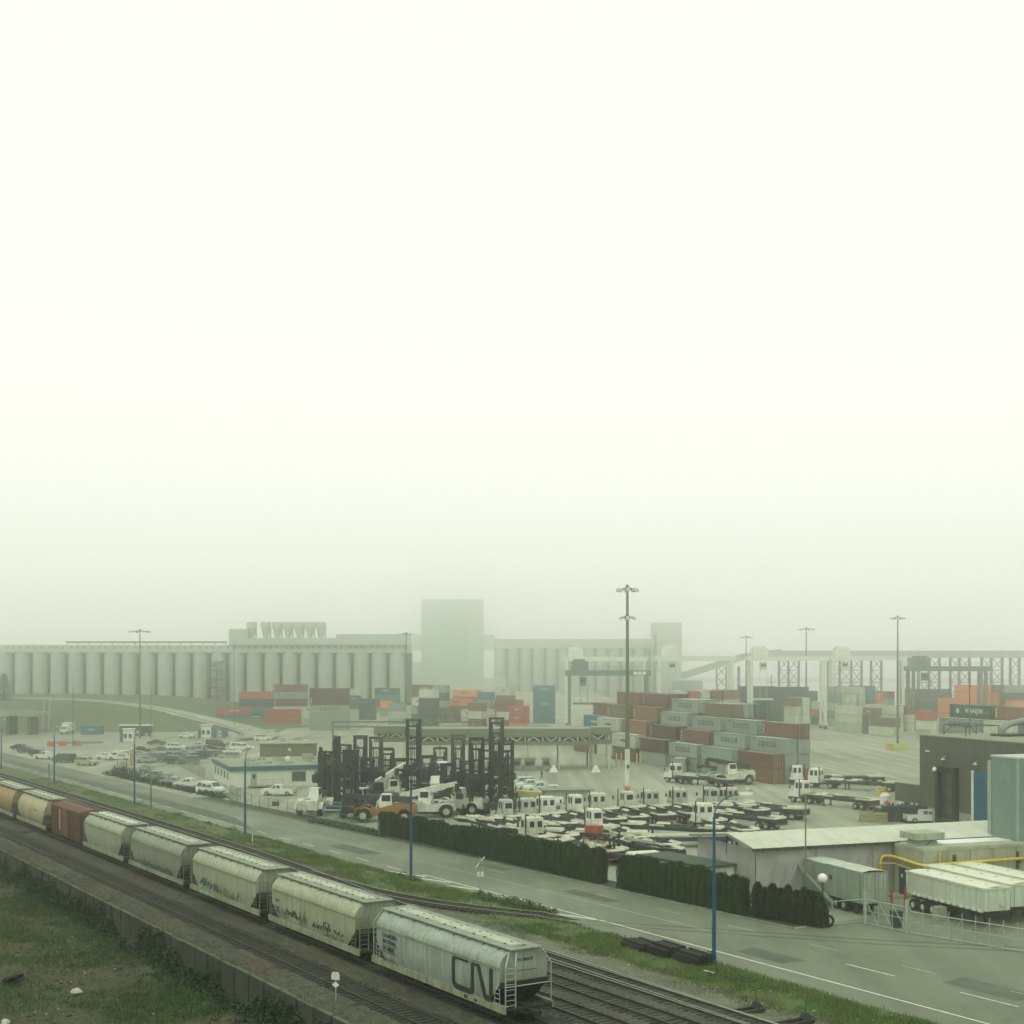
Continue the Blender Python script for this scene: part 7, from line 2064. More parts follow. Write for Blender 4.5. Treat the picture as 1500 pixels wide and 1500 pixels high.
# chain-link fence in front of the office and lifters
def mesh_fence(label, pts, h=2.0, step=3.0, name='fence'):
    root = thing(name, label, 'fence', pts[0]); o = Vector(pts[0]); cm = M('fence_wire', (0.16, .175, .15), .6)
    for a, b in zip(pts, pts[1:]):
        n = max(1, int((b - a).length / step)); d = (b - a) / n
        for k in range(n + 1):
            p = a + d * k - o; mb = MB(); mb.cyl(p, p + Vector((0, 0, h + .1)), .04, n=5); mb.build('fence_post', cm, root)
        mb = MB()
        for z in (.08, h * .5, h): mb.cyl(a - o + Vector((0, 0, z)), b - o + Vector((0, 0, z)), .022, n=4)
        m_ = int((b - a).length / .5)
        for k in range(m_):
            p = a - o + (b - a) * (k / m_); q = a - o + (b - a) * (min(k + 2, m_) / m_)
            mb.bar(p + Vector((0, 0, .08)), q + Vector((0, 0, h)), .012); mb.bar(q + Vector((0, 0, .08)), p + Vector((0, 0, h)), .012)
        mb.build('wire_mesh', cm, root)
    return root
mesh_fence('wire fence between the road and the office yard', [G(336, 1174), G(380, 1187), G(450, 1202)])
mesh_fence('wire fence along the road in front of the orange machine', [G(495, 1214), G(556, 1227)])
mesh_fence('wire fence of the car park behind the bushes', [G(212, 1126), G(262, 1122), G(300, 1141)])
gp = thing('yard_gate', 'dark mesh gate beside the minivan at the office corner', 'gate', G(337, 1172)); d_ = G(352, 1178) - G(337, 1172)
mb = MB()
for k in range(9): q = d_ * (k / 8); mb.bar(q, q + Vector((0, 0, 2.3)), .05)
for z in (.1, 1.2, 2.3): mb.bar(Vector((0, 0, z)), d_ + Vector((0, 0, z)), .06)
mb.build('gate_leaf', dark, gp)
mb = MB(); mb.box(-.5, .5, -.03, .03, 1.1, 1.7); o = mb.build('notice_plate', dark, None, loc=G(404, 1192)); tag(o, 'small dark notice plate hanging on the wire fence before the office pickup', 'sign')
# notice board at the car park
nb = thing('notice_board', 'white notice board with lettering above the bushes at the car park corner', 'sign', G(179, 1133), R(-4))
mb = MB()
for x in (-.9, .9): mb.cyl((x, 0, 0), (x, 0, 4.0), .07, n=6)
mb.build('post', grey, nb)
mb = MB(); mb.box(-1.05, 1.05, -.1, -.02, 2.9, 4.0); mb.build('board', white, nb)
mb = MB(); mb.box(-.65, .65, -.12, -.1, 3.35, 3.6); mb.build('faded_print', grey, nb)
nb2 = thing('notice_board', 'tall narrow tan sign beside the car park street lamp', 'sign', G(193, 1131), 0)
mb = MB(); mb.box(-.35, .35, -.06, .06, 1.2, 4.2); mb.build('board', M('tan_sign', (0.36, 0.28, 0.12), .7), nb2)
mb = MB(); mb.cyl((0, 0, 0), (0, 0, 1.2), .08, n=6); mb.build('post', grey, nb2)
# barriers, kiosks, trucks at the left
for k, px in enumerate((75, 92, 113)):
    b_ = thing('road_barrier', 'orange-red road barrier, %s of three by the slim teal post' % ('first', 'second', 'third')[k], 'barrier', G(px, 1093 - .4 * k), R(8), 'red road barriers')
    mb = MB(); mb.prism([(-1.0, 0), (1.0, 0), (.95, .3), (.85, 1.2), (-.85, 1.2), (-.95, .3)], -.28, .28); mb.build('shell', M('barrier_red', (0.50, 0.10, 0.055), .5), b_)
def kiosk(label, p, w=2.6, h=2.9, bl=True, rz=0):
    t = thing('kiosk', label, 'kiosk', p, rz, 'gate kiosks')
    mb = MB(); mb.box(-w / 2, w / 2, -1, 1, .15, h); mb.build('wall', white, t)
    mb = MB(); mb.box(-w / 2 - .3, w / 2 + .3, -1.3, 1.3, h, h + .2); mb.build('roof', white, t)
    mb = MB()
    for x in (-w * .28, w * .22): mb.box(x - w * .16, x + w * .16, -1.03, -1.0, 1.1, 2.2)
    mb.build('window', glassg, t)
    if bl: mb = MB(); mb.box(-w / 2 - 1.0, -w / 2 - .2, -.6, .4, 0, 2.4); mb.build('blue_panel', M('kiosk_blue', (0.04, .13, .19), .5), t)
    mb = MB(); mb.box(-w / 2 - .3, w / 2 + .3, -1.2, 1.2, 0, .15); mb.build('plinth', concrete, t)
kiosk('white kiosk with two dark windows in front of the parked trucks', G(189, 1087), 2.6, 3.4)
kiosk('pale kiosk between blue panels at the bend of the road', G(303, 1081), 2.8, 3.6, True)
for px, lab in ((313, 'left blue panel post beside the pale kiosk'), (329, 'right blue panel post by the pale car')):
    t = thing('blue_panel', lab, 'panel', G(px, 1081)); mb = MB(); mb.box(-.9, .9, -.3, .3, 0.6, 2.9); mb.build('panel', M('kiosk_blue', ()), t); mb = MB(); mb.box(-.1, .1, -.1, .1, 0, .6); mb.build('post', grey, t)
for k, px in enumerate((165, 176, 187, 197)):
    p = G(px, 1079)
    o = thing('parked_truck', '%s of the four dim dark trucks with pale roofs lined up before the mound' % ('leftmost', 'second', 'third', 'rightmost')[k], 'truck', p + Vector((1.5, 3.0, 0)), R(200), 'dark trucks before the mound')
    mb = MB(); mb.box(-2.6, .4, -1.15, 1.15, .9, 2.9); mb.build('body', bodyd, o); mb = MB(); mb.box(-2.7, .5, -1.2, 1.2, 2.9, 3.3); mb.build('roof', cabwhite, o)
    for x in (-1.9, -.3): wheel(o, x, -1.15, .48, .35, -1); wheel(o, x, 1.15, .48, .35, 1)
t = thing('delivery_truck', 'small cream truck facing the camera left of the blue container on the mound foot', 'truck', G(97.5, 1075), R(-95))
mb = MB(); mb.box(-3.2, .6, -1.2, 1.2, .9, 3.3); mb.build('box_body', M('cream_paint', ()), t); mb = MB(); mb.loft([[(.7, -1.1, .6), (2.2, -1.1, .6), (2.2, 1.1, .6), (.7, 1.1, .6)], [(.7, -1.1, 1.5), (2.2, -1.1, 1.5), (2.2, 1.1, 1.5), (.7, 1.1, 1.5)], [(.7, -1, 2.5), (1.7, -1, 2.5), (1.7, 1, 2.5), (.7, 1, 2.5)]]); c = mb.build('cab', M('cream_paint', ()), t)
mb = MB(); mb.quad((2.21, -.9, 1.55), (2.21, .9, 1.55), (1.74, .9, 2.4), (1.74, -.9, 2.4)); mb.build('windscreen', glass, c)
for x in (-2.2, 1.4): wheel(t, x, -1.15, .48, .35, -1); wheel(t, x, 1.15, .48, .35, 1)
# yellow ramp beside the four white pickups, white water tank hut
ry = thing('loading_ramp', 'long dull yellow ramp beside the four white pickups', 'ramp', G(775, 1170), R(-36)); mb = MB(); mb.prism([(-5.5, 0), (5.5, 0), (5.5, .15), (4.2, 1.2), (-5.5, 1.2)], -.9, .9); mb.build('deck', M('dull_yellow', (0.40, .33, .14), .7, var=.15), ry)
wt = thing('water_tank', 'white round-ended tank beside the grey store in the tractor row', 'tank', G(798, 1188), R(10)); mb = MB(); mb.cyl((-.2, 0, 1.3), (2.5, 0, 1.3), .95, n=14); mb.sphere((-.2, 0, 1.3), .95, 12, 8); mb.build('tank_shell', white, wt); mb = MB(); mb.box(-.3, .3, -.7, .7, 0, .5); mb.box(1.8, 2.3, -.7, .7, 0, .5); mb.build('cradle', dark, wt)
st = thing('store_hut', 'small pale flat-roofed store behind the tractor row, left of the tall mast', 'hut', G(832, 1188), R(8)); mb = MB(); mb.box(-3.2, 3.2, 0, 3.5, 0, 2.9); mb.build('wall', M('pale_store_wall', (0.42, .42, .36), .7, var=.1), st); mb = MB(); mb.box(-3.8, 3.8, -.4, 3.9, 2.9, 3.08); mb.build('roof', grey, st); mb = MB(); mb.box(.8, 1.5, -.04, 0, 1.0, 2.1); mb.build('window', glass, st)
# ------------------------------------------------------------------ shipping containers
CCOL = {'rust': ((0.165, 0.055, 0.036), 'rust red'), 'maroon': ((0.085, 0.032, 0.026), 'dark maroon'), 'clay': ((0.225, 0.090, 0.045), 'clay brown'),
        'sage': ((0.255, 0.285, 0.265), 'grey-green'), 'white': ((0.48, 0.48, 0.40), 'off-white'), 'orange': ((0.72, 0.20, 0.07), 'bright orange'),
        'blue': ((0.04, 0.15, 0.22), 'blue'), 'teal': ((0.030, 0.075, 0.070), 'dark teal'), 'red': ((0.42, 0.075, 0.055), 'red'), 'brown': ((0.15, 0.095, 0.055), 'brown'),
        'green': ((0.02, 0.085, 0.06), 'green'), 'slate': ((0.06, 0.065, 0.065), 'slate grey')}
_cm = {}
def cont_meshes(col, L, H=2.6):
    key = (col, L, H)
    if key in _cm: return _cm[key]
    c = CCOL[col][0]
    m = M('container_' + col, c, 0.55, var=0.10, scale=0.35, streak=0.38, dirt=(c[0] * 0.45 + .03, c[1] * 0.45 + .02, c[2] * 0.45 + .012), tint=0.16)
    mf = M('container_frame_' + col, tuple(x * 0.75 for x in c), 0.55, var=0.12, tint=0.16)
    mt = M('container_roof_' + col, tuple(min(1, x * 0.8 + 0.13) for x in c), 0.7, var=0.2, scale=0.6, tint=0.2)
    W_ = 2.44
    mb = MB(); n = int(L / 0.42); st = (L - .24) / n
    for x, o_ in ((0.03, 0.045), (W_ - 0.03, -0.045)):
        pts = []
        for i in range(n):
            y = .12 + i * st
            pts += [(x, y), (x, y + st * .35), (x + o_, y + st * .5), (x + o_, y + st * .85)]
        pts.append((x, L - .12)); k = len(pts)
        mb.add([(p[0], p[1], .16) for p in pts] + [(p[0], p[1], H - .12) for p in pts], [(i, i + 1, k + i + 1, k + i) for i in range(k - 1)], 0)
    mb.box(0.05, W_ - .05, L - .08, L - .04, .12, H - .1, 0)
    mb.box(0.09, W_ - .09, 0.06, L - .06, .12, .2, 0)
    body = mb.mesh('body', m)
    mb = MB()
    for x in (0, W_):
        x0, x1 = (0, .14) if x == 0 else (W_ - .14, W_)
        for y0, y1 in ((0, .16), (L - .16, L)): mb.box(x0, x1, y0, y1, 0, H)
        mb.box(x0, x0 + .1 if x == 0 else x1, .16, L - .16, .0, .16) if x == 0 else mb.box(x1 - .1, x1, .16, L - .16, 0, .16)
        mb.box(x0 + .005, x0 + .08, .16, L - .16, H - .12, H - .01) if x == 0 else mb.box(x1 - .08, x1 - .005, .16, L - .16, H - .12, H - .01)
    for y0, y1 in ((0, .12), (L - .12, L)):
        mb.box(.14, W_ - .14, y0, y1, 0, .15); mb.box(.14, W_ - .14, y0, y1, H - .13, H)
    frame = mb.mesh('frame', mf)
    mb = MB(); mb.box(0.08, W_ - .08, .12, L - .12, H - .07, H - .03)
    roof = mb.mesh('roof', mt)
    mb = MB(); mb.box(.15, 1.2, .03, .10, .17, H - .15); mb.box(.3, 1.05, .015, .03, .3, 1.2); mb.box(.3, 1.05, .015, .03, 1.4, H - .3)
    door = mb.mesh('door', m)
    mb = MB()
    for x in (.4, .9): mb.cyl((x, -.01, .1), (x, -.01, H - .08), .028, n=4); mb.box(x - .02, x + .22, -.03, 0, 1.05, 1.12)
    bars = mb.mesh('lock_bar', galv)
    _cm[key] = (body, frame, roof, door, bars)
    return _cm[key]
CONT_GROUP = 'shipping containers in the yard'
NCONT = 0
def container(col, L, p, rz, label, H=2.6, mark=None, near=False):
    global NCONT
    NCONT += 1
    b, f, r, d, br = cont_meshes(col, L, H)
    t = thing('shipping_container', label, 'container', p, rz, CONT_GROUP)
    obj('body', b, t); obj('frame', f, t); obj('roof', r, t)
    for x in (0, 1.09):
        dd = obj('door', d, t, (x, 0, 0)); 
        if near: obj('lock_bar', br, dd)
    if mark == 'COSCO':
        for x, a in ((-0.012, -90), (2.452, 90)): lettering(t, 'COSCO', 1.3 if L > 8 else .9, M('container_ink', (0.015, 0.022, 0.025), .7), (x, L * .5, 1.0), rot=(90, 0, a), spacing=1.6 if L > 8 else 1.2, bold=0.035)
        mb_ = _txt.get('patch')
        if not mb_:
            mb = MB(); mb.box(-.01, 0, L * .83, L * .93, 2.1, 2.22); mb_ = _txt['patch'] = mb.mesh('marking', M('container_ink', ()))
        if L > 8: obj('marking', mb_, t)
    elif mark == 'HANJIN':
        lettering(t, 'HANJIN', 1.35, wlet, (-0.012, L * .40, 1.0), rot=(90, 0, -90), spacing=1.15, bold=.02)
        mb = MB(); n = 16
        P = [(.45 * math.cos(6.283 * i / n), .45 * math.sin(6.283 * i / n)) for i in range(n)]; Q = [(a * .62, c_ * .62) for a, c_ in P]
        y0 = L * .80
        for i in range(n):
            j = (i + 1) % n; mb.quad((-.012, y0 + P[i][0], 1.35 + P[i][1]), (-.012, y0 + P[j][0], 1.35 + P[j][1]), (-.012, y0 + Q[j][0], 1.35 + Q[j][1]), (-.012, y0 + Q[i][0], 1.35 + Q[i][1]))
        mb.box(-.02, -.012, y0 - .12, y0 + .12, 1.1, 1.6); mb.build('logo', wlet, t)
    elif mark == 'white':
        key = ('wm', L)
        if key not in _txt:
            mb = MB()
            for k in range(3): mb.box(-.012, 0, L * .945, L * .97, .55 + .62 * k, .95 + .62 * k); mb.box(2.44, 2.452, L * .03, L * .055, .55 + .62 * k, .95 + .62 * k)
            _txt[key] = mb.mesh('marking', wlet)
        obj('marking', _txt[key], t)
    elif mark in ('dark', 'pale'):
        key = ('sm', L, mark)
        if key not in _txt:
            mb = MB(); rnd = random.Random(6)
            for x0, x1 in ((-.012, 0), (2.44, 2.452)):
                y = L * .36
                while y < L * .64: w = rnd.uniform(.12, .3) * L / 9; mb.box(x0, x1, y, y + w, 1.25, 1.25 + rnd.uniform(.3, .5)); y += w + .12
            _txt[key] = mb.mesh('marking', M('container_ink', ()) if mark == 'dark' else wlet)
        obj('marking', _txt[key], t)
    return t
ordw = ['bottom', 'second', 'third', 'fourth', 'fifth', 'sixth']
# the big stack beside the tall mast: bays run away to the left, columns step up to the right
F0 = Vector((52.4, 245.0, 0)); P14 = 14.0
HTS = {0: [2, 3, 4], 1: [2, 3, 4], 2: [2, 3, 4, 5, 5, 5], 3: [2, 3, 4, 5, 5], 4: [2, 3, 4, 5, 5], 5: [0, 3, 4, 5, 5], 6: [0, 2, 3, 4, 4]}
TOP = {(0, 0, 1): ('clay', 0), (0, 0, 2): ('rust', 0), (0, 1, 3): ('sage', 'COSCO'), (0, 1, 2): ('sage', 0), (0, 1, 1): ('sage', 0), (0, 2, 4): ('rust', 'white'), (0, 2, 1): ('red', 'pale'), (0, 2, 2): ('sage', 0), (0, 2, 3): ('sage', 0),
       (1, 0, 2): ('sage', 0), (1, 0, 1): ('sage', 0), (1, 1, 3): ('sage', 'COSCO'), (1, 2, 4): ('sage', 'COSCO'),
       (2, 0, 2): ('sage', 'COSCO'), (2, 0, 1): ('sage', 'COSCO'), (2, 1, 3): ('rust', 'white'), (2, 2, 4): ('sage', 'COSCO'), (2, 3, 5): ('brown', 'white'), (2, 4, 5): ('sage', 0), (2, 5, 5): ('teal', 0),
       (3, 0, 2): ('maroon', 'white'), (3, 0, 1): ('sage', 0), (3, 1, 3): ('maroon', 'white'), (3, 2, 4): ('sage', 'COSCO'), (3, 3, 5): ('sage', 'COSCO'), (3, 4, 5): ('sage', 0),
       (4, 0, 2): ('white', 'dark'), (4, 0, 1): ('maroon', 'white'), (4, 1, 3): ('clay', 0), (4, 2, 4): ('clay', 'white'), (4, 3, 5): ('rust', 'white'),
       (5, 1, 3): ('white', 'dark'), (5, 2, 4): ('brown', 'white'), (5, 3, 5): ('clay', 0), (6, 1, 2): ('blue', 'pale'), (6, 2, 3): ('blue', 'pale'), (6, 3, 4): ('rust', 'white')}
rnd = random.Random(21)
bayw = ['nearest', 'second', 'third', 'fourth', 'fifth', 'sixth', 'seventh']
colw = ['lowest step', 'second step', 'third step', 'fourth step', 'fifth step', 'sixth step']
for b_, hs in HTS.items():
    H = 2.6 if b_ < 3 else 2.7 if b_ == 3 else 2.87
    for c_, h in enumerate(hs):
        for t_ in range(1, h + 1):
            hidden_front = c_ > 0 and t_ <= hs[c_ - 1]
            if hidden_front and b_ > 0 and t_ < h - 1: continue       # walled in on every side, nothing of them shows
            col, mk = TOP.get((b_, c_, t_), (rnd.choice(['rust', 'sage', 'maroon', 'white', 'rust']), 0))
            o = F0 + Vector((UX, UY, 0)) * ((c_ - 3) * 2.52 + rnd.uniform(-.04, .04)) + Vector((VX, VY, 0)) * (b_ * P14 + rnd.uniform(-.15, .15))
            o.z = (t_ - 1) * H + 0.01
            lab = '%s container%s, %s tier, %s, %s bay of the big stack' % (CCOL[col][1], ' lettered COSCO' if mk == 'COSCO' else '', ordw[t_ - 1], colw[c_], bayw[b_])
            container(col, 12.19, o, YARDZ, lab, H - .01, mk or None, b_ < 3)
# lower loose container in front
p = G(985, 1131)
container('sage', 6.06, (p.x, p.y, 0.01), YARDZ - R(35), 'small grey-green container on the ground before the big stack, behind a yard tractor', mark='dark', near=True)

def column(xr, ytop, cols, L, rz, place, H=2.6, mark=None, xleft=False):
    """one pile of containers: xr = photo column of the near corner, ytop = row of its top"""
    n = len(cols); zt = n * H
    y = (CAMH - zt) * FPX / (ytop - HOR)
    p = at(xr, y)
    for i, c in enumerate(cols):
        mk = None
        if ':' in c: c, mk = c.split(':')
        lab = '%s container, %s' % (CCOL[c][1], ('single, ' if n == 1 else (('top' if i == n - 1 else ordw[i]) + ' of ')) + place)
        container(c, L, (p.x + rnd.uniform(-.08, .08), p.y, i * H + .01), rz, lab, H - .01, mk)
A_ = YARDZ; B_ = R(50); C_ = R(-90)
F12, F6 = 12.19, 6.06
# far left group, broadside on
for a in [(388, 1038.5, ['red', 'red'], F12, 'broadside pile left front of the far left row'), (443, 1040.5, ['white:dark', 'white:dark'], F6, 'small pile right of the red pair in the far left row'),
          (468.5, 1041, ['white', 'white:dark'], F6, 'second small pale pile of the far left row'), (499, 1041, ['white', 'white'], F6, 'third small pale pile of the far left row'),
          (352, 1013, ['teal:pale', 'blue', 'teal', 'red'], F12, 'leftmost pile of the far row, beside a slim teal post'), (319, 1036, ['blue', 'red:pale'], F12, 'low pile left of the slim teal post at the bend'),
          (402, 1002.5, ['sage', 'white', 'maroon:white', 'sage:dark', 'rust:white'], F12, 'tallest pile of the far left row'), (455, 1008, ['sage', 'sage', 'sage:COSCO', 'maroon:white', 'maroon'], F12, 'dark-topped pile of the far left row'),
          (507, 1009, ['sage', 'teal', 'teal:pale', 'white'], F6, 'white-topped pile of the far left row'), (527, 1023, ['teal', 'teal', 'teal'], F6, 'dark pile right of the white-topped one')]:
    x, yt, cs, L, pl = a; column(x, yt, cs, L, C_, pl)
# middle group behind the canopy, stepped
for a in [(575, 1027, ['white', 'sage', 'orange'], F6, 'first pile from the left behind the sign gantry'), (588, 1030, ['sage', 'white', 'sage'], F6, 'second pile from the left behind the sign gantry'), (597, 1029, ['slate', 'slate:pale', 'slate'], F6, 'third pile behind the sign gantry'),
          (616, 1034, ['white', 'white', 'white'], F6, 'pale pile behind the tall lifter mast'), (632, 1035, ['teal', 'blue', 'blue'], F6, 'blue pile behind the tall lifter mast'), (624, 1022, ['teal', 'slate', 'sage', 'white:dark'], F6, 'pale-topped pile in the middle group'), (635, 1010, ['teal', 'teal', 'slate', 'slate', 'white'], F6, 'high pale-topped pile in the middle group'),
          (580, 1008, ['sage', 'teal', 'blue', 'teal:pale'], F12, 'dark teal pile at the back of the middle group'), (640, 1003.5, ['rust', 'teal', 'slate', 'brown', 'rust:pale'], F12, 'rust pile at the back of the middle group'), (652, 1004, ['teal', 'teal', 'sage', 'slate', 'sage'], F6, 'grey pile at the back of the middle group'),
          (655, 1037, ['brown', 'brown'], F6, 'low brown pile before the orange pair'), (686, 1035.5, ['rust', 'brown:white'], F12, 'long brown pile before the orange pair'), (706, 1030, ['rust', 'white', 'brown'], F6, 'brown pile right of the lower orange one'),
          (686, 1024, ['rust', 'brown', 'orange:dark'], F12, 'lower one of the two orange-topped piles'), (698, 1011, ['rust', 'brown', 'brown', 'orange:dark'], F12, 'higher one of the two orange-topped piles'), (719, 1014, ['sage', 'rust', 'sage', 'blue'], F6, 'blue pile right of the orange-topped ones'),
          (748, 1007, ['rust', 'white', 'rust', 'brown', 'white:dark'], F6, 'highest pale-topped pile right of the orange ones'), (731, 1022, ['rust', 'white', 'white:dark'], F6, 'pale pile below the highest white one'), (695, 1040, ['white', 'white:dark'], F6, 'small pale pile above the canopy roof'), (718, 1038, ['white', 'white:dark'], F6, 'second small pale pile above the canopy roof'),
          (745, 1040, ['rust', 'red'], F6, 'low red-brown pile above the canopy roof'), (760, 1025, ['rust', 'red', 'red:pale'], F12, 'upper red pile of the middle group'), (768, 1034, ['orange', 'red:pale', 'red:pale'], F6, 'lower red pile at the right end of the middle group'), (768, 1048, ['orange:dark'], F6, 'single low one at the right end of the middle group')]:
    x, yt, cs, L, pl = a; column(x, yt, cs, L, B_, pl)
for x, pl in ((781, 'tall blue wall of containers, left pile'),):
    column(x, 1004, ['blue', 'blue', 'blue:pale', 'blue', 'blue:pale'], 7.6, R(-90), 'tall blue pile right of the middle group')
for k, (x, cs) in enumerate(((800, ['white', 'white']), (826, ['sage', 'white']), (770, ['white', 'sage']), (846, ['white']), (905, ['blue', 'teal:pale']))):
    column(x, 1062 if len(cs) == 2 else 1072, cs, F6, C_, 'low pile behind the canopy, %s from the left' % ('second', 'third', 'first', 'fourth', 'fifth')[k])
# pale ends in a row behind the big stack
for k, (x, c) in enumerate(((995, 'white'), (1011.5, 'red'), (1028, 'white'), (1044.5, 'rust'), (1060, 'brown'), (1072, 'clay'))):
    column(x, 1012.5 - k * .3, ['sage', 'rust', 'sage', 'white', c], F12, R(8), 'the %s door-end pile from left behind the big stack' % ('first', 'second', 'third', 'fourth', 'fifth', 'sixth')[k])
# right-hand group
for a in [(1256, 1035, ['white', 'white', 'white'], F12, A_, 'tall pale pile in the right group'), (1281, 1037, ['green', 'green', 'brown:pale'], F6, A_, 'dark-topped pile next to the tall pale one'), (1297, 1033, ['white', 'white', 'white'], F12, A_, 'pale pile behind the slender mast'), (1314, 1034, ['white', 'white', 'white'], F6, A_, 'pale pile just right of the slender mast'), (1330, 1034, ['white', 'white', 'rust'], F6, A_, 'rust-topped pile right of the slender mast'),
          (1256, 1061, ['white'], F6, A_, 'single pale box on the ground in the right group'), (1309, 1052, ['white', 'brown:white'], F12, A_, 'front pile with a brown top by the slender mast base'),
          (1285, 1015, ['white', 'white', 'orange', 'orange'], F12, A_, 'orange-topped pile of the right group'), (1302, 1013, ['white', 'white', 'sage', 'rust'], F12, A_, 'brown-topped pile beside the orange one'),
          (1226, 1029, ['white', 'white', 'red'], F6, A_, 'red-topped pile of the right group'), (1202, 1028, ['slate', 'red', 'white'], F6, A_, 'pale-topped pile with a red middle'), (1164, 1022, ['white', 'white', 'white', 'rust'], F6, A_, 'rust-topped pale tower left in the right group'), (1176, 1022, ['white', 'white', 'white', 'white'], F6, A_, 'pale tower beside the rust-topped one'),
          (1181, 1050, ['white'], F6, A_, 'single low pale box left in the right group'),
          (1222, 1006, ['white', 'sage', 'white', 'sage', 'sage'], F6, A_, 'high grey pile behind the right group'), (1239, 1005, ['white', 'white', 'white', 'white', 'white'], F6, A_, 'high pale pile behind the right group'), (1258, 1006, ['white', 'white', 'white', 'white', 'white'], F12, A_, 'second high pale pile behind the right group'), (1273, 1005, ['blue', 'blue', 'blue', 'blue', 'blue'], F12, A_, 'high blue pile behind the right group'),
          (1245, 1018, ['white', 'white', 'white', 'white'], F6, A_, 'middle pale pile of the right group'), (1340, 1009, ['teal', 'teal', 'rust', 'rust'], F12, A_, 'dim rust pile under the dark gantry crane')]:
    x, yt, cs, L, r_, pl = a; column(x, yt, cs, L, r_, pl)
for a in [(1080, 1005, ['teal', 'teal', 'slate', 'slate', 'teal'], F12, 'dark row behind the big stack, first'), (1128, 1006, ['teal', 'teal:pale', 'teal', 'teal', 'teal'], F12, 'dark row behind the big stack, second'), (1122, 1014, ['teal', 'green:pale', 'green', 'rust'], F12, 'rust-topped pile of the dark row'), (1172, 1012, ['teal', 'teal', 'teal', 'teal'], F6, 'dark teal pile ending the dark row'), (1122, 1028, ['teal', 'teal', 'green:pale'], F6, 'green pile before the dark row'),
          (1346, 1009, ['green', 'teal', 'teal', 'teal'], F12, 'dim green wall under the dark crane, left'), (1398, 1010, ['green', 'teal', 'green', 'teal'], F12, 'dim green wall under the dark crane, right'), (1350, 1022, ['teal', 'green', 'green'], F12, 'lower dim green row under the dark crane'),
          (1468, 1003.5, ['teal', 'teal', 'green', 'green', 'sage'], F12, 'high teal pile at the right edge'), (1473, 1026, ['rust', 'rust', 'orange'], F6, 'orange-topped pile at the right edge'), (1490, 1024, ['blue', 'blue', 'blue'], F6, 'blue pile at the right edge')]:
    x, yt, cs, L, pl = a; column(x, yt, cs, L, C_, pl)
for k, x in enumerate((1431, 1443.5, 1456)):
    column(x, 1003.5, ['rust', 'rust', 'orange', 'orange', 'orange' if k < 2 else 'clay'], F12 if k == 0 else F6, A_, 'orange tower, %s column, above the warehouse roof' % ('left', 'middle', 'right')[k])
column(1467.5, 1003.5, ['teal', 'teal', 'teal', 'teal', 'teal'], F6, A_, 'navy-teal column right of the orange tower')
column(1405, 1024, ['orange', 'orange', 'orange'], F12, A_, 'low orange pile left of the orange tower')
column(1377, 1053, ['white', 'white'], F6, A_, 'pale pair just above the warehouse corner')
column(1362, 1042, ['white', 'white', 'red'], F6, A_, 'small red-topped pile beside the green lettered one')
# row right behind the warehouse
E0 = Vector((95.0, 251.0, 0))
EB = {(0, 0): ['slate', 'white', 'sage', 'white'], (1, 0): ['sage', 'white', 'sage', 'sage:COSCO'], (0, 1): ['rust', 'rust', 'sage', 'clay', 'clay:white'], (1, 1): ['sage', 'sage', 'sage', 'teal', 'green:HANJIN']}
for (b_, c_), cs in EB.items():
    for i, c in enumerate(cs):
        mk = None
        if ':' in c: c, mk = c.split(':')
        if i < 2: continue
        o = E0 + Vector((UX, UY, 0)) * ((c_ - 1) * 2.52) + Vector((VX, VY, 0)) * (b_ * 13.2); o.z = i * 2.6 + .01
        lab = '%s container%s, %s tier, %s row, %s bay behind the warehouse' % (CCOL[c][1], ' lettered ' + mk if mk in ('COSCO', 'HANJIN') else '', ordw[i], ('front', 'back')[c_], ('nearest', 'second', 'third')[b_])
        container(c, 12.19, o, YARDZ, lab, 2.59, mk, True)
mb = MB()
# steel deck that carries that stack above the yard
for b_ in (0, 1):
    for x in (0.2, 4.6): 
        for y in (.3, 12): mb.box(x - 2.52 - .15, x - 2.52 + .15, y + 13.2 * b_ - .15, y + 13.2 * b_ + .15, 0, 5.0)
mb.box(-2.7, 2.6, 0, 25.6, 5.0, 5.2)
o = mb.build('stacking_deck', grey, None, loc=E0, rz=YARDZ); tag(o, 'steel deck carrying the containers behind the warehouse roof', 'deck')
# blue box at the mound foot
p = G(118, 1076); container('blue', F6, (p.x, p.y + 2.4, .01), C_, 'single blue container with pale lettering at the foot of the grass mound', mark='pale')
# ------------------------------------------------------------------ gate canopy, cranes, elevators, mound
p0 = at(487, 300); 
sg = thing('sign_gantry', 'long green-grey truss gantry over the gate lanes, left of the canopy', 'gantry', p0)
gm = M('gantry_green_grey', (0.10, 0.115, 0.085), .6, var=.15)
Lg = 31.0
mb = MB()
for z in (7.3, 8.35): mb.box(0, Lg, -.12, .12, z - .14, z + .14)
mb.build('chord', gm, sg)
for k in range(24):
    mb = MB(); x = k * Lg / 24; mb.bar((x, 0, 7.3 if k % 2 else 8.3), (x + Lg / 24, 0, 8.3 if k % 2 else 7.3), .12); mb.build('web_bar', M('pale_web', (0.30, .32, .27), .6), sg)
for x in (.1, Lg - .1): mb = MB(); mb.box(x - .18, x + .18, -.18, .18, 0, 8.5); mb.build('post', gm, sg)
for k in range(10): mb = MB(); mb.cbox((2 + k * 3, 0, 8.75), (.4, .3, .25)); mb.build('lamp', lampw, sg)
fm = M('canopy_fascia', (0.145, 0.145, 0.105), .8, var=.1); fm2 = M('canopy_roof', (0.25, .25, .20), .8, var=.12); bm_ = M('canopy_bar', (0.50, .50, .43), .6, var=.1)
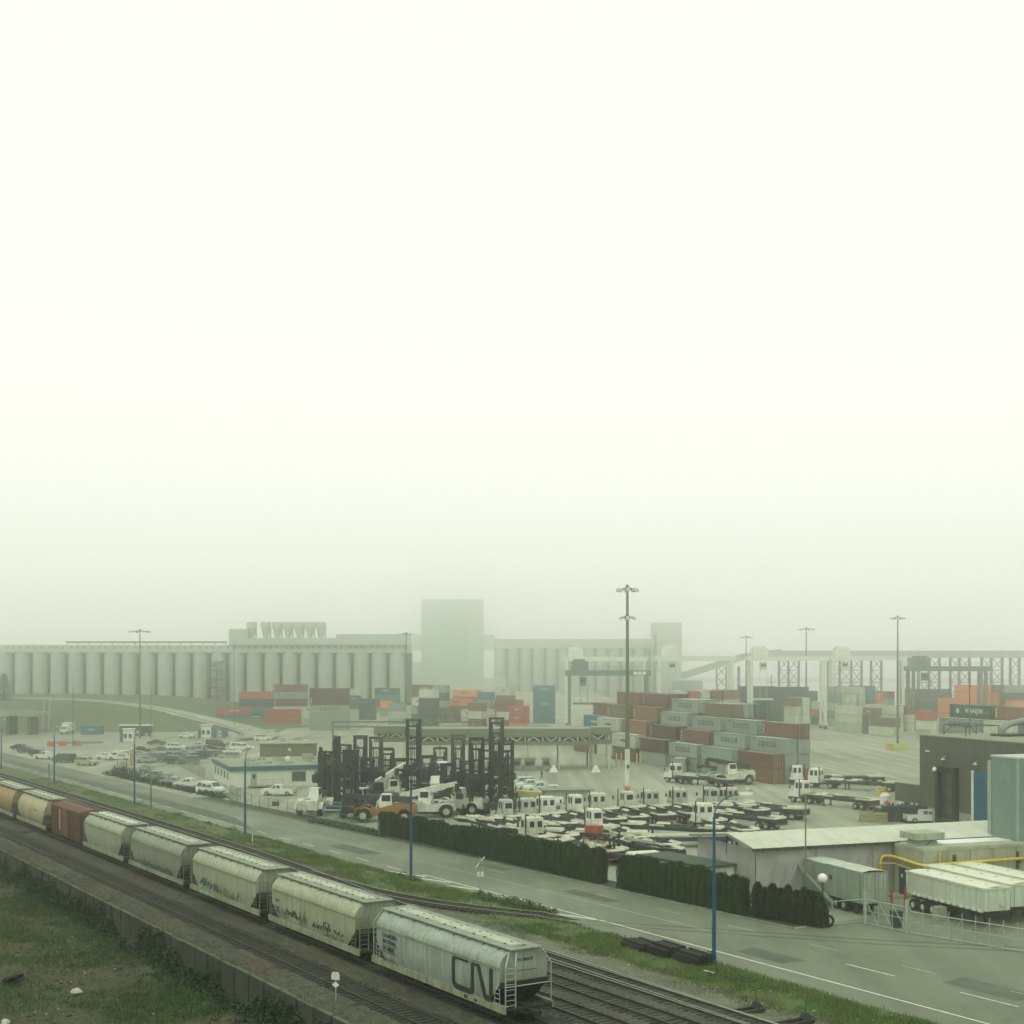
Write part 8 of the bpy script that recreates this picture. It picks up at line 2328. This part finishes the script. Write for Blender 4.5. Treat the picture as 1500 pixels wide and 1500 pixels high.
def canopy(label, x0, x1, y, dep, zt, zf, zb0, zb1):
    c = thing('gate_canopy', label, 'canopy', (x0, y, 0)); L_ = x1 - x0
    n = max(1, round(L_ / 3.1))
    for k in range(n):
        a, b = L_ * k / n, L_ * (k + 1) / n
        mb = MB(); mb.box(a + .02, b - .02, 0, .12, zf, zt); mb.build('fascia_panel', fm, c)
        mb = MB(); mb.box(a + .02, b - .02, .3, .42, zb0, zb1); mb.build('lower_panel', fm, c)
        mb = MB(); mb.box(a + .015, b - .015, .12, dep, zt - .25, zt - .1); mb.build('roof_sheet', fm2, c)
    k = 0
    while k * 1.15 < L_ - 1.1:
        x = k * 1.15; mb = MB()
        if k % 3 == 2: mb.bar((x + .6, .2, zb1), (x + .6, .2, zf), .2)
        else: mb.bar((x, .2, zb1 if k % 2 else zf), (x + 1.15, .2, zf if k % 2 else zb1), .2)
        mb.build('truss_bar', bm_, c); k += 1
    mb = MB(); mb.box(0, L_, 1.6, 1.75, zb0, zf + .3); mb.box(0, L_, dep - .2, dep, zb0, zt - .3); mb.build('shade_panel', M('canopy_shade', (0.05, .055, .042), .9), c)  # dark panels added to stand for the shade under the roof
    for x in frange(.3, L_ - .3, 6.0)[:]:
        for yy in (.5, dep - .4):
            mb = MB(); mb.box(x - .14, x + .14, yy - .14, yy + .14, 0, zf); mb.build('column', bm_, c)
    return c
cn = canopy('long grey canopy over the truck gates with white truss bars', -21.0, 15.7, 274, 11, 8.15, 6.5, 4.9, 5.7)
canopy('short left section of the gate canopy, behind the lifter masts', -28.6, -22.2, 288, 9, 8.0, 6.4, 4.7, 5.7)
canopy('narrow right annex of the gate canopy with pale posts', 15.9, 19.6, 277, 8, 8.3, 6.8, 4.9, 5.9)
for k, px in enumerate((811, 873)):
    p = G(px, 1131); b_ = thing('post_guard', 'white pyramid guard at the foot of a canopy post, %s one' % ('left', 'right')[k], 'guard', p); mb = MB(); mb.loft([[(-.9, -.6, 0), (.9, -.6, 0), (.9, .6, 0), (-.9, .6, 0)], [(-.2, -.2, 1.35), (.2, -.2, 1.35), (.2, .2, 1.35), (-.2, .2, 1.35)]]); mb.build('guard_body', white, b_)
for k, (px, w) in enumerate(((776, 2.2), (800, 1.6), (757, 1.8))):
    p = G(px, 1129); b_ = thing('gate_booth', 'grey booth under the canopy, %s one' % ('middle', 'right', 'left')[k], 'booth', p); mb = MB(); mb.box(-w / 2, w / 2, -1, 1, 0, 2.4); mb.build('wall', M('booth_grey', (0.20, .20, .165), .7), b_); mb = MB(); mb.box(-w * .35, w * .35, -1.02, -1, 1.1, 1.9); mb.build('window', glass, b_); mb = MB(); mb.box(-w / 2 - .2, w / 2 + .2, -1.2, 1.2, 2.4, 2.55); mb.build('roof', fm2, b_)
for k, px in enumerate((903, 910, 917, 933, 938)):
    b_ = thing('bollard', 'yellow guard post %s before the foot of the big stack' % ('first from the left', 'second from the left', 'beside the tall mast', 'right of the tall mast', 'farthest right')[k], 'bollard', G(px, 1121)); mb = MB(); mb.cyl((0, 0, 0), (0, 0, 2.4), .16, n=8); mb.cyl((0, 0, 2.4), (0, 0, 2.5), .16, .05, 8); mb.build('post', M('pale_yellow_paint', ()), b_)
# mast base with yellow blocks
for k, (px, c) in enumerate(((1303, 'orange one'), (1310, 'left yellow one'), (1318, 'middle yellow one'), (1326, 'right yellow one'))):
    b_ = thing('guard_block', 'concrete guard block at the slender mast, %s' % c, 'concrete block', G(px, 1099)); mb = MB(); mb.loft([[(-.8, -.6, 0), (.8, -.6, 0), (.8, .6, 0), (-.8, .6, 0)], [(-.7, -.5, 1.6), (.7, -.5, 1.6), (.7, .5, 1.6), (-.7, .5, 1.6)]]); mb.build('block', M('block_orange', (.5, .25, .08), .7) if k == 0 else M('block_yellow', (0.46, .42, .13), .7, var=.15), b_)

# ---- gantry cranes on rubber tyres
def rtg(label, y, xl, xr, ztop, mat, dep=7.0, sign=None, hz=9.0):
    x0, x1 = (xl - 750) * y / FPX, (xr - 750) * y / FPX
    c = thing('gantry_crane', label, 'gantry crane', (x0, y, 0), R(-2), 'gantry cranes over the container rows'); S_ = x1 - x0
    for x in (0, S_):
        for yy in (0, dep):
            mb = MB(); mb.bar((x, yy, 1.2), (x, yy, ztop - 1.0), 1.15, 0.85); mb.build('leg', mat, c)
        mb = MB(); mb.box(x - .5, x + .5, -1.5, dep + 1.5, .9, 1.9); s_ = mb.build('sill_beam', mat, c)
        for yy in (-1.0, .4, dep - .4, dep + 1.0): mb = MB(); mb.cyl((x - .3, yy, .75), (x + .3, yy, .75), .75, n=10); mb.build('wheel', black, s_)
        mb = MB(); mb.bar((x, 0, 2.0), (x, dep * .5, 7), .35); mb.bar((x, dep, 2.0), (x, dep * .5, 7), .35); mb.build('leg_brace', mat, c)
    for yy in (0, dep): mb = MB(); mb.box(-1.2, S_ + 1.2, yy - .6, yy + .6, ztop - 1.5, ztop); mb.build('girder', mat, c)
    for x in (-.9, S_ + .4): mb = MB(); mb.box(x, x + .6, 0, dep, ztop - 1.2, ztop - .3); mb.build('end_tie', mat, c)
    mb = MB(); k = 0
    while k < S_: mb.bar((k, -.7, ztop), (k, -.7, ztop + 1.1), .07); k += 1.6
    mb.bar((0, -.7, ztop + 1.1), (S_, -.7, ztop + 1.1), .07); mb.bar((0, -.7, ztop + .6), (S_, -.7, ztop + .6), .05)
    mb.build('handrail', mat, c)
    mb = MB(); mb.box(.6, 5.4, .5, dep - .5, ztop + .05, ztop + 2.6); mb.box(1.2, 4.4, .8, dep - .8, ztop + 2.6, ztop + 3.2); mb.build('machinery_house', mat, c)
    mb = MB(); mb.box(3.0, 4.8, 1.0, 3.0, ztop - 4.4, ztop - 2.0); cb_ = mb.build('operator_cab', mat, c)
    mb = MB(); mb.box(3.1, 4.7, .95, 1.0, ztop - 3.4, ztop - 2.6); mb.build('window', glassg, cb_)
    mb = MB()
    for x in (3.2, 5.2): 
        for yy in (2.2, dep - 2.2): mb.cyl((x, yy, hz + .6), (x, yy, ztop - 1.4), .04, n=4)
    mb.box(1.0, 7.2, dep * .5 - .5, dep * .5 + .5, hz, hz + .55)
    mb.build('spreader', mat, c)
    return c
gcr = M('crane_green', (0.085, 0.15, 0.13), .6, var=.1); wcr = M('crane_white', (0.62, .62, .56), .6, var=.08); dcr = M('crane_grey_green', (0.11, 0.155, 0.14), .6, var=.1)
g1_ = rtg('dark green gantry crane with white letters on its girder', 395, 834, 947, zat(982, 395), gcr)
mb = MB(); 
for k in range(3): mb.box(18.1 + k * 1.25, 19.1 + k * 1.25, -.66, -.6, zat(982, 395) - 1.25, zat(982, 395) - .35)
mb.build('girder_lettering', wlet, g1_)
rtg('white gantry crane behind the dark green one', 455, 830, 944, zat(962, 455), wcr)
rtg('white gantry crane with clear sky behind it, right of the dark headhouse', 425, 966, 1072, zat(961, 425), wcr)
rtg('white gantry crane, second from the right of the pale ones', 440, 1101, 1208, zat(961, 440), wcr)
rtg('faintest white gantry crane, farthest right of the pale ones', 470, 1222, 1322, zat(961, 470), wcr)
rtg('grey-green gantry crane at the right, over the dim containers', 430, 1338, 1443, zat(976, 430), dcr)

# ---- conveyor trestle along the water
cvm = M('conveyor_sheet', (0.33, .35, .31), .8, var=.1); trm = M('trestle_steel', (0.09, .10, .085), .7, var=.15)
Yc = 640.0
def X(px, y=Yc): return (px - 750) * y / FPX
cg = thing('conveyor_gallery', 'long level conveyor gallery on lattice towers along the waterfront', 'conveyor', (0, Yc, 0))
zt = zat(957, Yc)
for k in range(8):
    a, b = X(1130 + k * 48), X(1130 + (k + 1) * 48); mb = MB(); mb.box(a + .05, b - .05, -1.6, 1.6, zt - 2.0, zt + 1.2); mb.build('gallery_section', cvm, cg)
for k, px in enumerate((1141, 1155, 1170, 1213, 1230, 1247, 1262, 1276, 1291, 1318, 1331, 1345, 1361, 1376, 1392, 1405, 1420, 1438, 1452, 1468, 1480, 1493)):
    x = X(px); mb = MB()
    mb.bar((x, -1, 0), (x, -1, zt - 2), .55); mb.bar((x, 1, 0), (x, 1, zt - 2), .55); mb.build('tower_leg', trm, cg)
for a, b in ((1141, 1155), (1155, 1170), (1213, 1230), (1230, 1247), (1247, 1262), (1276, 1291), (1318, 1331), (1345, 1361), (1361, 1376), (1392, 1405), (1405, 1420), (1438, 1452), (1452, 1468), (1480, 1493)):
    x0, x1 = X(a), X(b); n = 4; mb = MB()
    for k in range(n):
        z0, z1 = (zt - 2) * k / n, (zt - 2) * (k + 1) / n
        mb.bar((x0, -1, z0), (x1, -1, z1), .28); mb.bar((x1, -1, z0), (x0, -1, z1), .28); mb.bar((x0, -1, z1), (x1, -1, z1), .32)
    mb.build('lattice_bracing', trm, cg)
ic = thing('conveyor_gallery', 'inclined conveyor rising to the right from the dim headhouse', 'conveyor', (0, Yc - 6, 0))
mb = MB(); mb.bar((X(996), 0, zat(990, Yc)), (X(1085), 0, zat(962, Yc)), 3.2, 3.0); mb.bar((X(1085), 0, zat(962, Yc)), (X(1140), 0, zat(955, Yc)), 3.0, 2.6); mb.build('gallery', cvm, ic)
for a, b in ((1047, 1061), (1078, 1080)):
    x0, x1 = X(a), X(b); zz = zat(976, Yc); mb = MB()
    for x in (x0, x1): mb.bar((x, 0, 0), (x, 0, zz), .6)
    for k in range(4): mb.bar((x0, 0, zz * k / 4), (x1, 0, zz * (k + 1) / 4), .3); mb.bar((x1, 0, zz * k / 4), (x0, 0, zz * (k + 1) / 4), .3)
    mb.build('trestle_tower', trm, ic)

# ---- grain elevators
silom = M('silo_concrete', (0.42, .44, .40), .9, var=.08, scale=.08, streak=.25, dirt=(0.31, .33, .29))
headm = M('headhouse_concrete', (0.44, .47, .42), .9, var=.06, scale=.05, streak=.2, dirt=(0.33, .35, .30))
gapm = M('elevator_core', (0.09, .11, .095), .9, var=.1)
YS = 612.0
ge = thing('grain_elevator', 'long concrete grain elevator of round silos on the left', 'grain elevator', (0, YS, 0))
D = 26.25 * YS / FPX
mb = MB(); mb.cyl((0, 0, 0), (0, 0, 25.2), D * .425, n=28, cap=False); sm_ = mb.mesh('silo', silom, True)
x = X(3, YS)
k = 0
while x < X(600, YS):
    obj('silo', sm_, ge, (x, D * .44, 0)); x += D; k += 1
xa, xb = X(-30, YS), X(600, YS)
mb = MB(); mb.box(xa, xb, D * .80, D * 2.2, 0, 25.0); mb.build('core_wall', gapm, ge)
n = 20
for k in range(n):
    a, b = xa + (xb - xa) * k / n, xa + (xb - xa) * (k + 1) / n
    mb = MB(); mb.box(a, b - .06, D * .02, D * 2.2, 25.2, 26.1); mb.build('cornice', silom, ge)
    mb = MB(); mb.box(a, b - .06, D * .25, D * 1.9, 26.1, 28.5); g_ = mb.build('gallery_wall', silom, ge)
    mb = MB()
    for q in (.2, .5, .8): mb.box(a + (b - a) * q - .6, a + (b - a) * q + .6, D * .24, D * .25, 26.9, 27.8)
    mb.build('gallery_window', M('dull_window', (.13, .15, .135), .5), g_)
mb = MB()
xc = X(95, YS); xd = X(330, YS)
mb.box(xc, xd, 2, 3.6, 29.3, 30.1); k = xc
while k < xd: mb.box(k, k + .25, 2.6, 2.9, 28.5, 29.4); k += 5
mb.build('roof_conveyor', trm, ge)
mb = MB(); mb.box(X(335, YS), X(363, YS), .5, 8, 28.5, 35.5); mb.box(X(363, YS), X(492, YS), .5, 8, 28.5, 31.5); mb.build('roof_house', headm, ge)
for k, px in enumerate((366, 387, 404, 420, 436, 452, 468)):
    x = X(px, YS); mb = MB(); mb.cyl((x, 4, 31.5), (x, 4, 36.0), 1.0, 2.0, 10); mb.cyl((x, 4, 36.0), (x, 4, 38.6), 2.3, n=10); mb.cyl((x + 2, 4, 31), (x + 2, 4, 38), .5, n=6); mb.build('dust_collector', headm, ge)
mb = MB(); mb.box(X(492, YS), X(600, YS), .5, 8, 28.5, 33.2); mb.build('roof_house', headm, ge)
# outside stair tower against the silos
mb = MB(); x0, x1 = X(305, YS), X(332, YS)
for x in (x0, (x0 + x1) / 2, x1): mb.bar((x, -1.5, 0), (x, -1.5, 22), .35)
for k in range(6):
    mb.box(x0, x1, -2, 0, k * 3.7 + 2.2, k * 3.7 + 2.6); mb.bar((x0 if k % 2 else x1, -1.5, k * 3.7), (x1 if k % 2 else x0, -1.5, k * 3.7 + 3.6), .3)
mb.build('stair_tower', trm, ge)
YH = 1300.0
hh = thing('headhouse', 'tall dim elevator headhouse in the middle, its top lost in the fog', 'headhouse', (0, YH, 0))
def H_(px): return X(px, YH)
mb = MB(); mb.box(H_(617), H_(708), 0, 22, 0, zat(878, YH)); mb.build('tower_wall', M('headhouse_blue_grey', (0.33, .40, .37), .9, var=.07, scale=.05), hh)
for k in range(6):
    mb = MB(); x = H_(622 + k * 15); mb.box(x, x + .9, -.4, 0, 0, zat(905, YH)); mb.build('pilaster', M('pilaster_grey', (0.24, .29, .26), .9), hh)
mb = MB(); mb.box(H_(560), H_(724), 2, 14, zat(952, YH), zat(930, YH)); mb.build('bridge_gallery', headm, hh)
mb = MB(); mb.box(H_(590), H_(617), 2, 14, 0, zat(970, YH)); mb.build('low_wing', silom, hh)
Y2 = 980.0
ge2 = thing('grain_elevator', 'second grain elevator of narrower silos right of the dim headhouse', 'grain elevator', (0, Y2, 0))
def H2(px): return X(px, Y2)
D2 = 18.6 * Y2 / FPX
mb = MB(); mb.cyl((0, 0, 0), (0, 0, zat(950, Y2)), D2 * .44, n=20, cap=False); sm2 = mb.mesh('silo', silom, True)
x = H2(733)
while x < H2(955): obj('silo', sm2, ge2, (x, D2 * .45, 0)); x += D2
mb = MB(); mb.box(H2(724), H2(958), D2 * .42, D2 * 3, 0, zat(950, Y2) - .2); mb.build('core_wall', gapm, ge2)
mb = MB(); mb.box(H2(724), H2(958), 0, D2 * 3, zat(950, Y2), zat(936, Y2)); mb.build('gallery_wall', silom, ge2)
mb = MB(); mb.box(H2(723), H2(742), -14, -6, 0, zat(991, Y2)); mb.build('low_wing', headm, ge2)
h2 = thing('headhouse', 'second dim headhouse at the left foot of the inclined conveyor', 'headhouse', (0, 960, 0))
mb = MB(); mb.box(X(957, 960), X(999, 960), 0, 18, 0, zat(912, 960)); mb.build('tower_wall', headm, h2)
mb = MB(); mb.box(X(984, 960), X(1028, 960), -4, 8, 0, zat(997, 960)); mb.build('low_wing', M('dim_wing', (0.16, .17, .145), .9), h2)
mb = MB(); mb.box(X(957, 960), X(962, 960), -.3, 0, 0, zat(930, 960)); mb.build('pilaster', gapm, h2)

# ---- grass mound with the ramp road, overpass, tree
def mound_h(x, y):
    # ridge lies before the silos; falls toward the camera
    f = max(0, min(1, (y - 415) / 70.0)); f = f * f * (3 - 2 * f)
    g = 1.0 / (1 + math.exp((x + 118) / 14.0))
    return 7.2 * f * g
vs = []; fs = []; xs = frange(-330, -60, 6); ys = frange(408, 600, 6)
for xx in xs:
    for yy in ys: vs.append((xx, yy, mound_h(xx, yy) + .05 + .25 * noise.noise((xx * .05, yy * .05, 1)) * min(1, max(0, (yy - 412) / 15)) - .12 * (mound_h(xx, yy) < .1)))
n = len(ys)
for i in range(len(xs) - 1):
    for j in range(n - 1): fs.append((i * n + j, (i + 1) * n + j, (i + 1) * n + j + 1, i * n + j + 1))
me = bpy.data.meshes.new('grass_mound'); me.from_pydata(vs, [], fs); me.materials.append(grassm); me.polygons.foreach_set('use_smooth', [True] * len(fs))
obj('grass_mound', me)['kind'] = 'structure'
# kerbed verges inside the far car park
for pts in ([G(70, 1087), G(150, 1086), G(150, 1089), G(70, 1090)], [G(330, 1092), G(390, 1080), G(420, 1068), G(405, 1062), G(395, 1062), G(408, 1069), G(380, 1079), G(322, 1090)]):
    sheet('grass_strip', pts, grassm, .05)
ramp_r = [(-205, 520), (-170, 512), (-140, 500), (-112, 478), (-92, 452), (-80, 425), (-72, 400), (-70, 380)]
mb = MB(); pr = spline(ramp_r, 5)
def offs2(P, o_):
    r = []
    for i, p in enumerate(P):
        d = Vector((P[min(i + 1, len(P) - 1)][0] - P[max(i - 1, 0)][0], P[min(i + 1, len(P) - 1)][1] - P[max(i - 1, 0)][1])).normalized(); r.append((p[0] - d.y * o_, p[1] + d.x * o_))
    return r
A2 = offs2(pr, 5); B2 = offs2(pr, -5)
for i in range(len(pr) - 1):
    z0 = mound_h(*pr[i]) + .35; z1 = mound_h(*pr[i + 1]) + .35
    mb.quad((A2[i][0], A2[i][1], z0), (A2[i + 1][0], A2[i + 1][1], z1), (B2[i + 1][0], B2[i + 1][1], z1), (B2[i][0], B2[i][1], z0))
mb.build('ramp_road', yardm)['kind'] = 'structure'
gr = thing('guard_rail', 'pale guard rail along the ramp road on the mound', 'guard rail', (0, 0, 0)); mb = MB()
for i in range(len(pr) - 1):
    z0 = mound_h(*B2[i]) + .35 + .7; z1 = mound_h(*B2[i + 1]) + 1.05
    mb.bar((B2[i][0], B2[i][1], z0), (B2[i + 1][0], B2[i + 1][1], z1), .1, .35)
mb.build('rail', galv, gr)
mb = MB()
for i in range(0, len(pr), 2): z0 = mound_h(*B2[i]) + .3; mb.bar((B2[i][0], B2[i][1], z0), (B2[i][0], B2[i][1], z0 + .8), .15)
mb.build('rail_post', galv, gr)
stp = thing('mound_steps', 'pair of pale handrails climbing the grass mound', 'handrail', (0, 0, 0))
for px in (63, 71):
    a = at(px, 418); b = at(px + 2, 480); mb = MB(); mb.bar((a.x, a.y, 1.0), (b.x, b.y, mound_h(b.x, b.y) + 1.2), .18); mb.build('handrail', galv, stp)
a = at(67, 418); b = at(69, 480); mb = MB(); mb.bar((a.x, a.y, .15), (b.x, b.y, mound_h(b.x, b.y) + .3), 1.1, .1); mb.build('stair', M('dark_stair', (0.06, .07, .055), .9), stp)
ov = thing('overpass', 'dim concrete road bridge at the left edge below the silos', 'bridge', at(-40, 408)); mb = MB(); e = at(64, 408) - at(-40, 408); mb.bar((0, 0, 6.4), e + Vector((0, 0, 5.9)), 9, 1.2); mb.build('deck', concrete, ov)
mb = MB(); mb.bar((0, -4.4, 7.3), e + Vector((0, -4.4, 6.8)), .25, .9); mb.build('parapet', M('parapet_grey', (0.24, .26, .23), .8), ov)
for u in (.25, .55, .85): mb = MB(); q = e * u; mb.box(q.x - .5, q.x + .5, -3.5, 3.5, 0, 5.4); mb.build('pier', M('dark_pier', (0.08, .09, .075), .9), ov)
# dim spruce at the left edge
tp = at(6, 505); tr = thing('spruce_tree', 'dim dark conifer tree at the left edge in front of the silos', 'tree', tp)
mb = MB(); mb.tube([(0, 0, 0), (0, 0, 8), (0, 0, 17)], [.45, .3, .06], 7); mb.build('trunk', barkm, tr)
v_, f_ = [], []; rnd = random.Random(12)
for k in range(3600):
    z = 1.5 + 15.5 * rnd.random() ** 1.3; rr = min(6.4, ((17.3 - z) / 16) ** .62 * 7.0); tier = (z * 1.05) % 1.0
    r_ = rr * (0.25 + .75 * rnd.random() ** .5) * (1 - .45 * tier); a = rnd.uniform(0, 6.283)
    p = Vector((r_ * math.cos(a), r_ * math.sin(a), z - .25 * r_)); d = Vector((math.cos(a), math.sin(a), -.35)) * rnd.uniform(.4, .9); s_ = Vector((-math.sin(a), math.cos(a), 0)) * rnd.uniform(.12, .3)
    b = len(v_); v_ += [tuple(p - s_), tuple(p + s_), tuple(p + d)]; f_.append((b, b + 1, b + 2))
me = bpy.data.meshes.new('crown'); me.from_pydata(v_, [], f_); me.materials.append(conm); obj('crown', me, tr)

# faint ship mast between the cranes
sm3 = thing('ship_mast', 'faint mast of a ship between two white gantry cranes', 'ship mast', at(1130, 700)); zz = zat(988, 700)
mb = MB(); mb.cyl((0, 0, 0), (0, 0, zz), .5, .25, 6); mb.box(-2, 2, -.3, .3, zz - 4, zz - 3.6); mb.box(-1.2, 1.2, -.3, .3, zz - 7, zz - 6.6); mb.build('mast', trm, sm3)

# ------------------------------------------------------------------ haze: one closed box of even fog round everything
hm = bpy.data.materials.new('fog'); hm.use_nodes = True; t = hm.node_tree
for n_ in list(t.nodes): t.nodes.remove(n_)
ho = t.nodes.new('ShaderNodeOutputMaterial'); hv = t.nodes.new('ShaderNodeVolumePrincipled')
hv.inputs['Color'].default_value = (0.982, 1.0, 0.97, 1); hv.inputs['Density'].default_value = HAZE_DENSITY
try: hv.inputs['Anisotropy'].default_value = 0.95
except Exception: pass
t.links.new(hv.outputs[0], ho.inputs['Volume'])
mb = MB(); mb.box(-2100, 2100, -1000, 2150, -4.2, 80.0)
hz = mb.build('haze', hm); hz['kind'] = 'stuff'
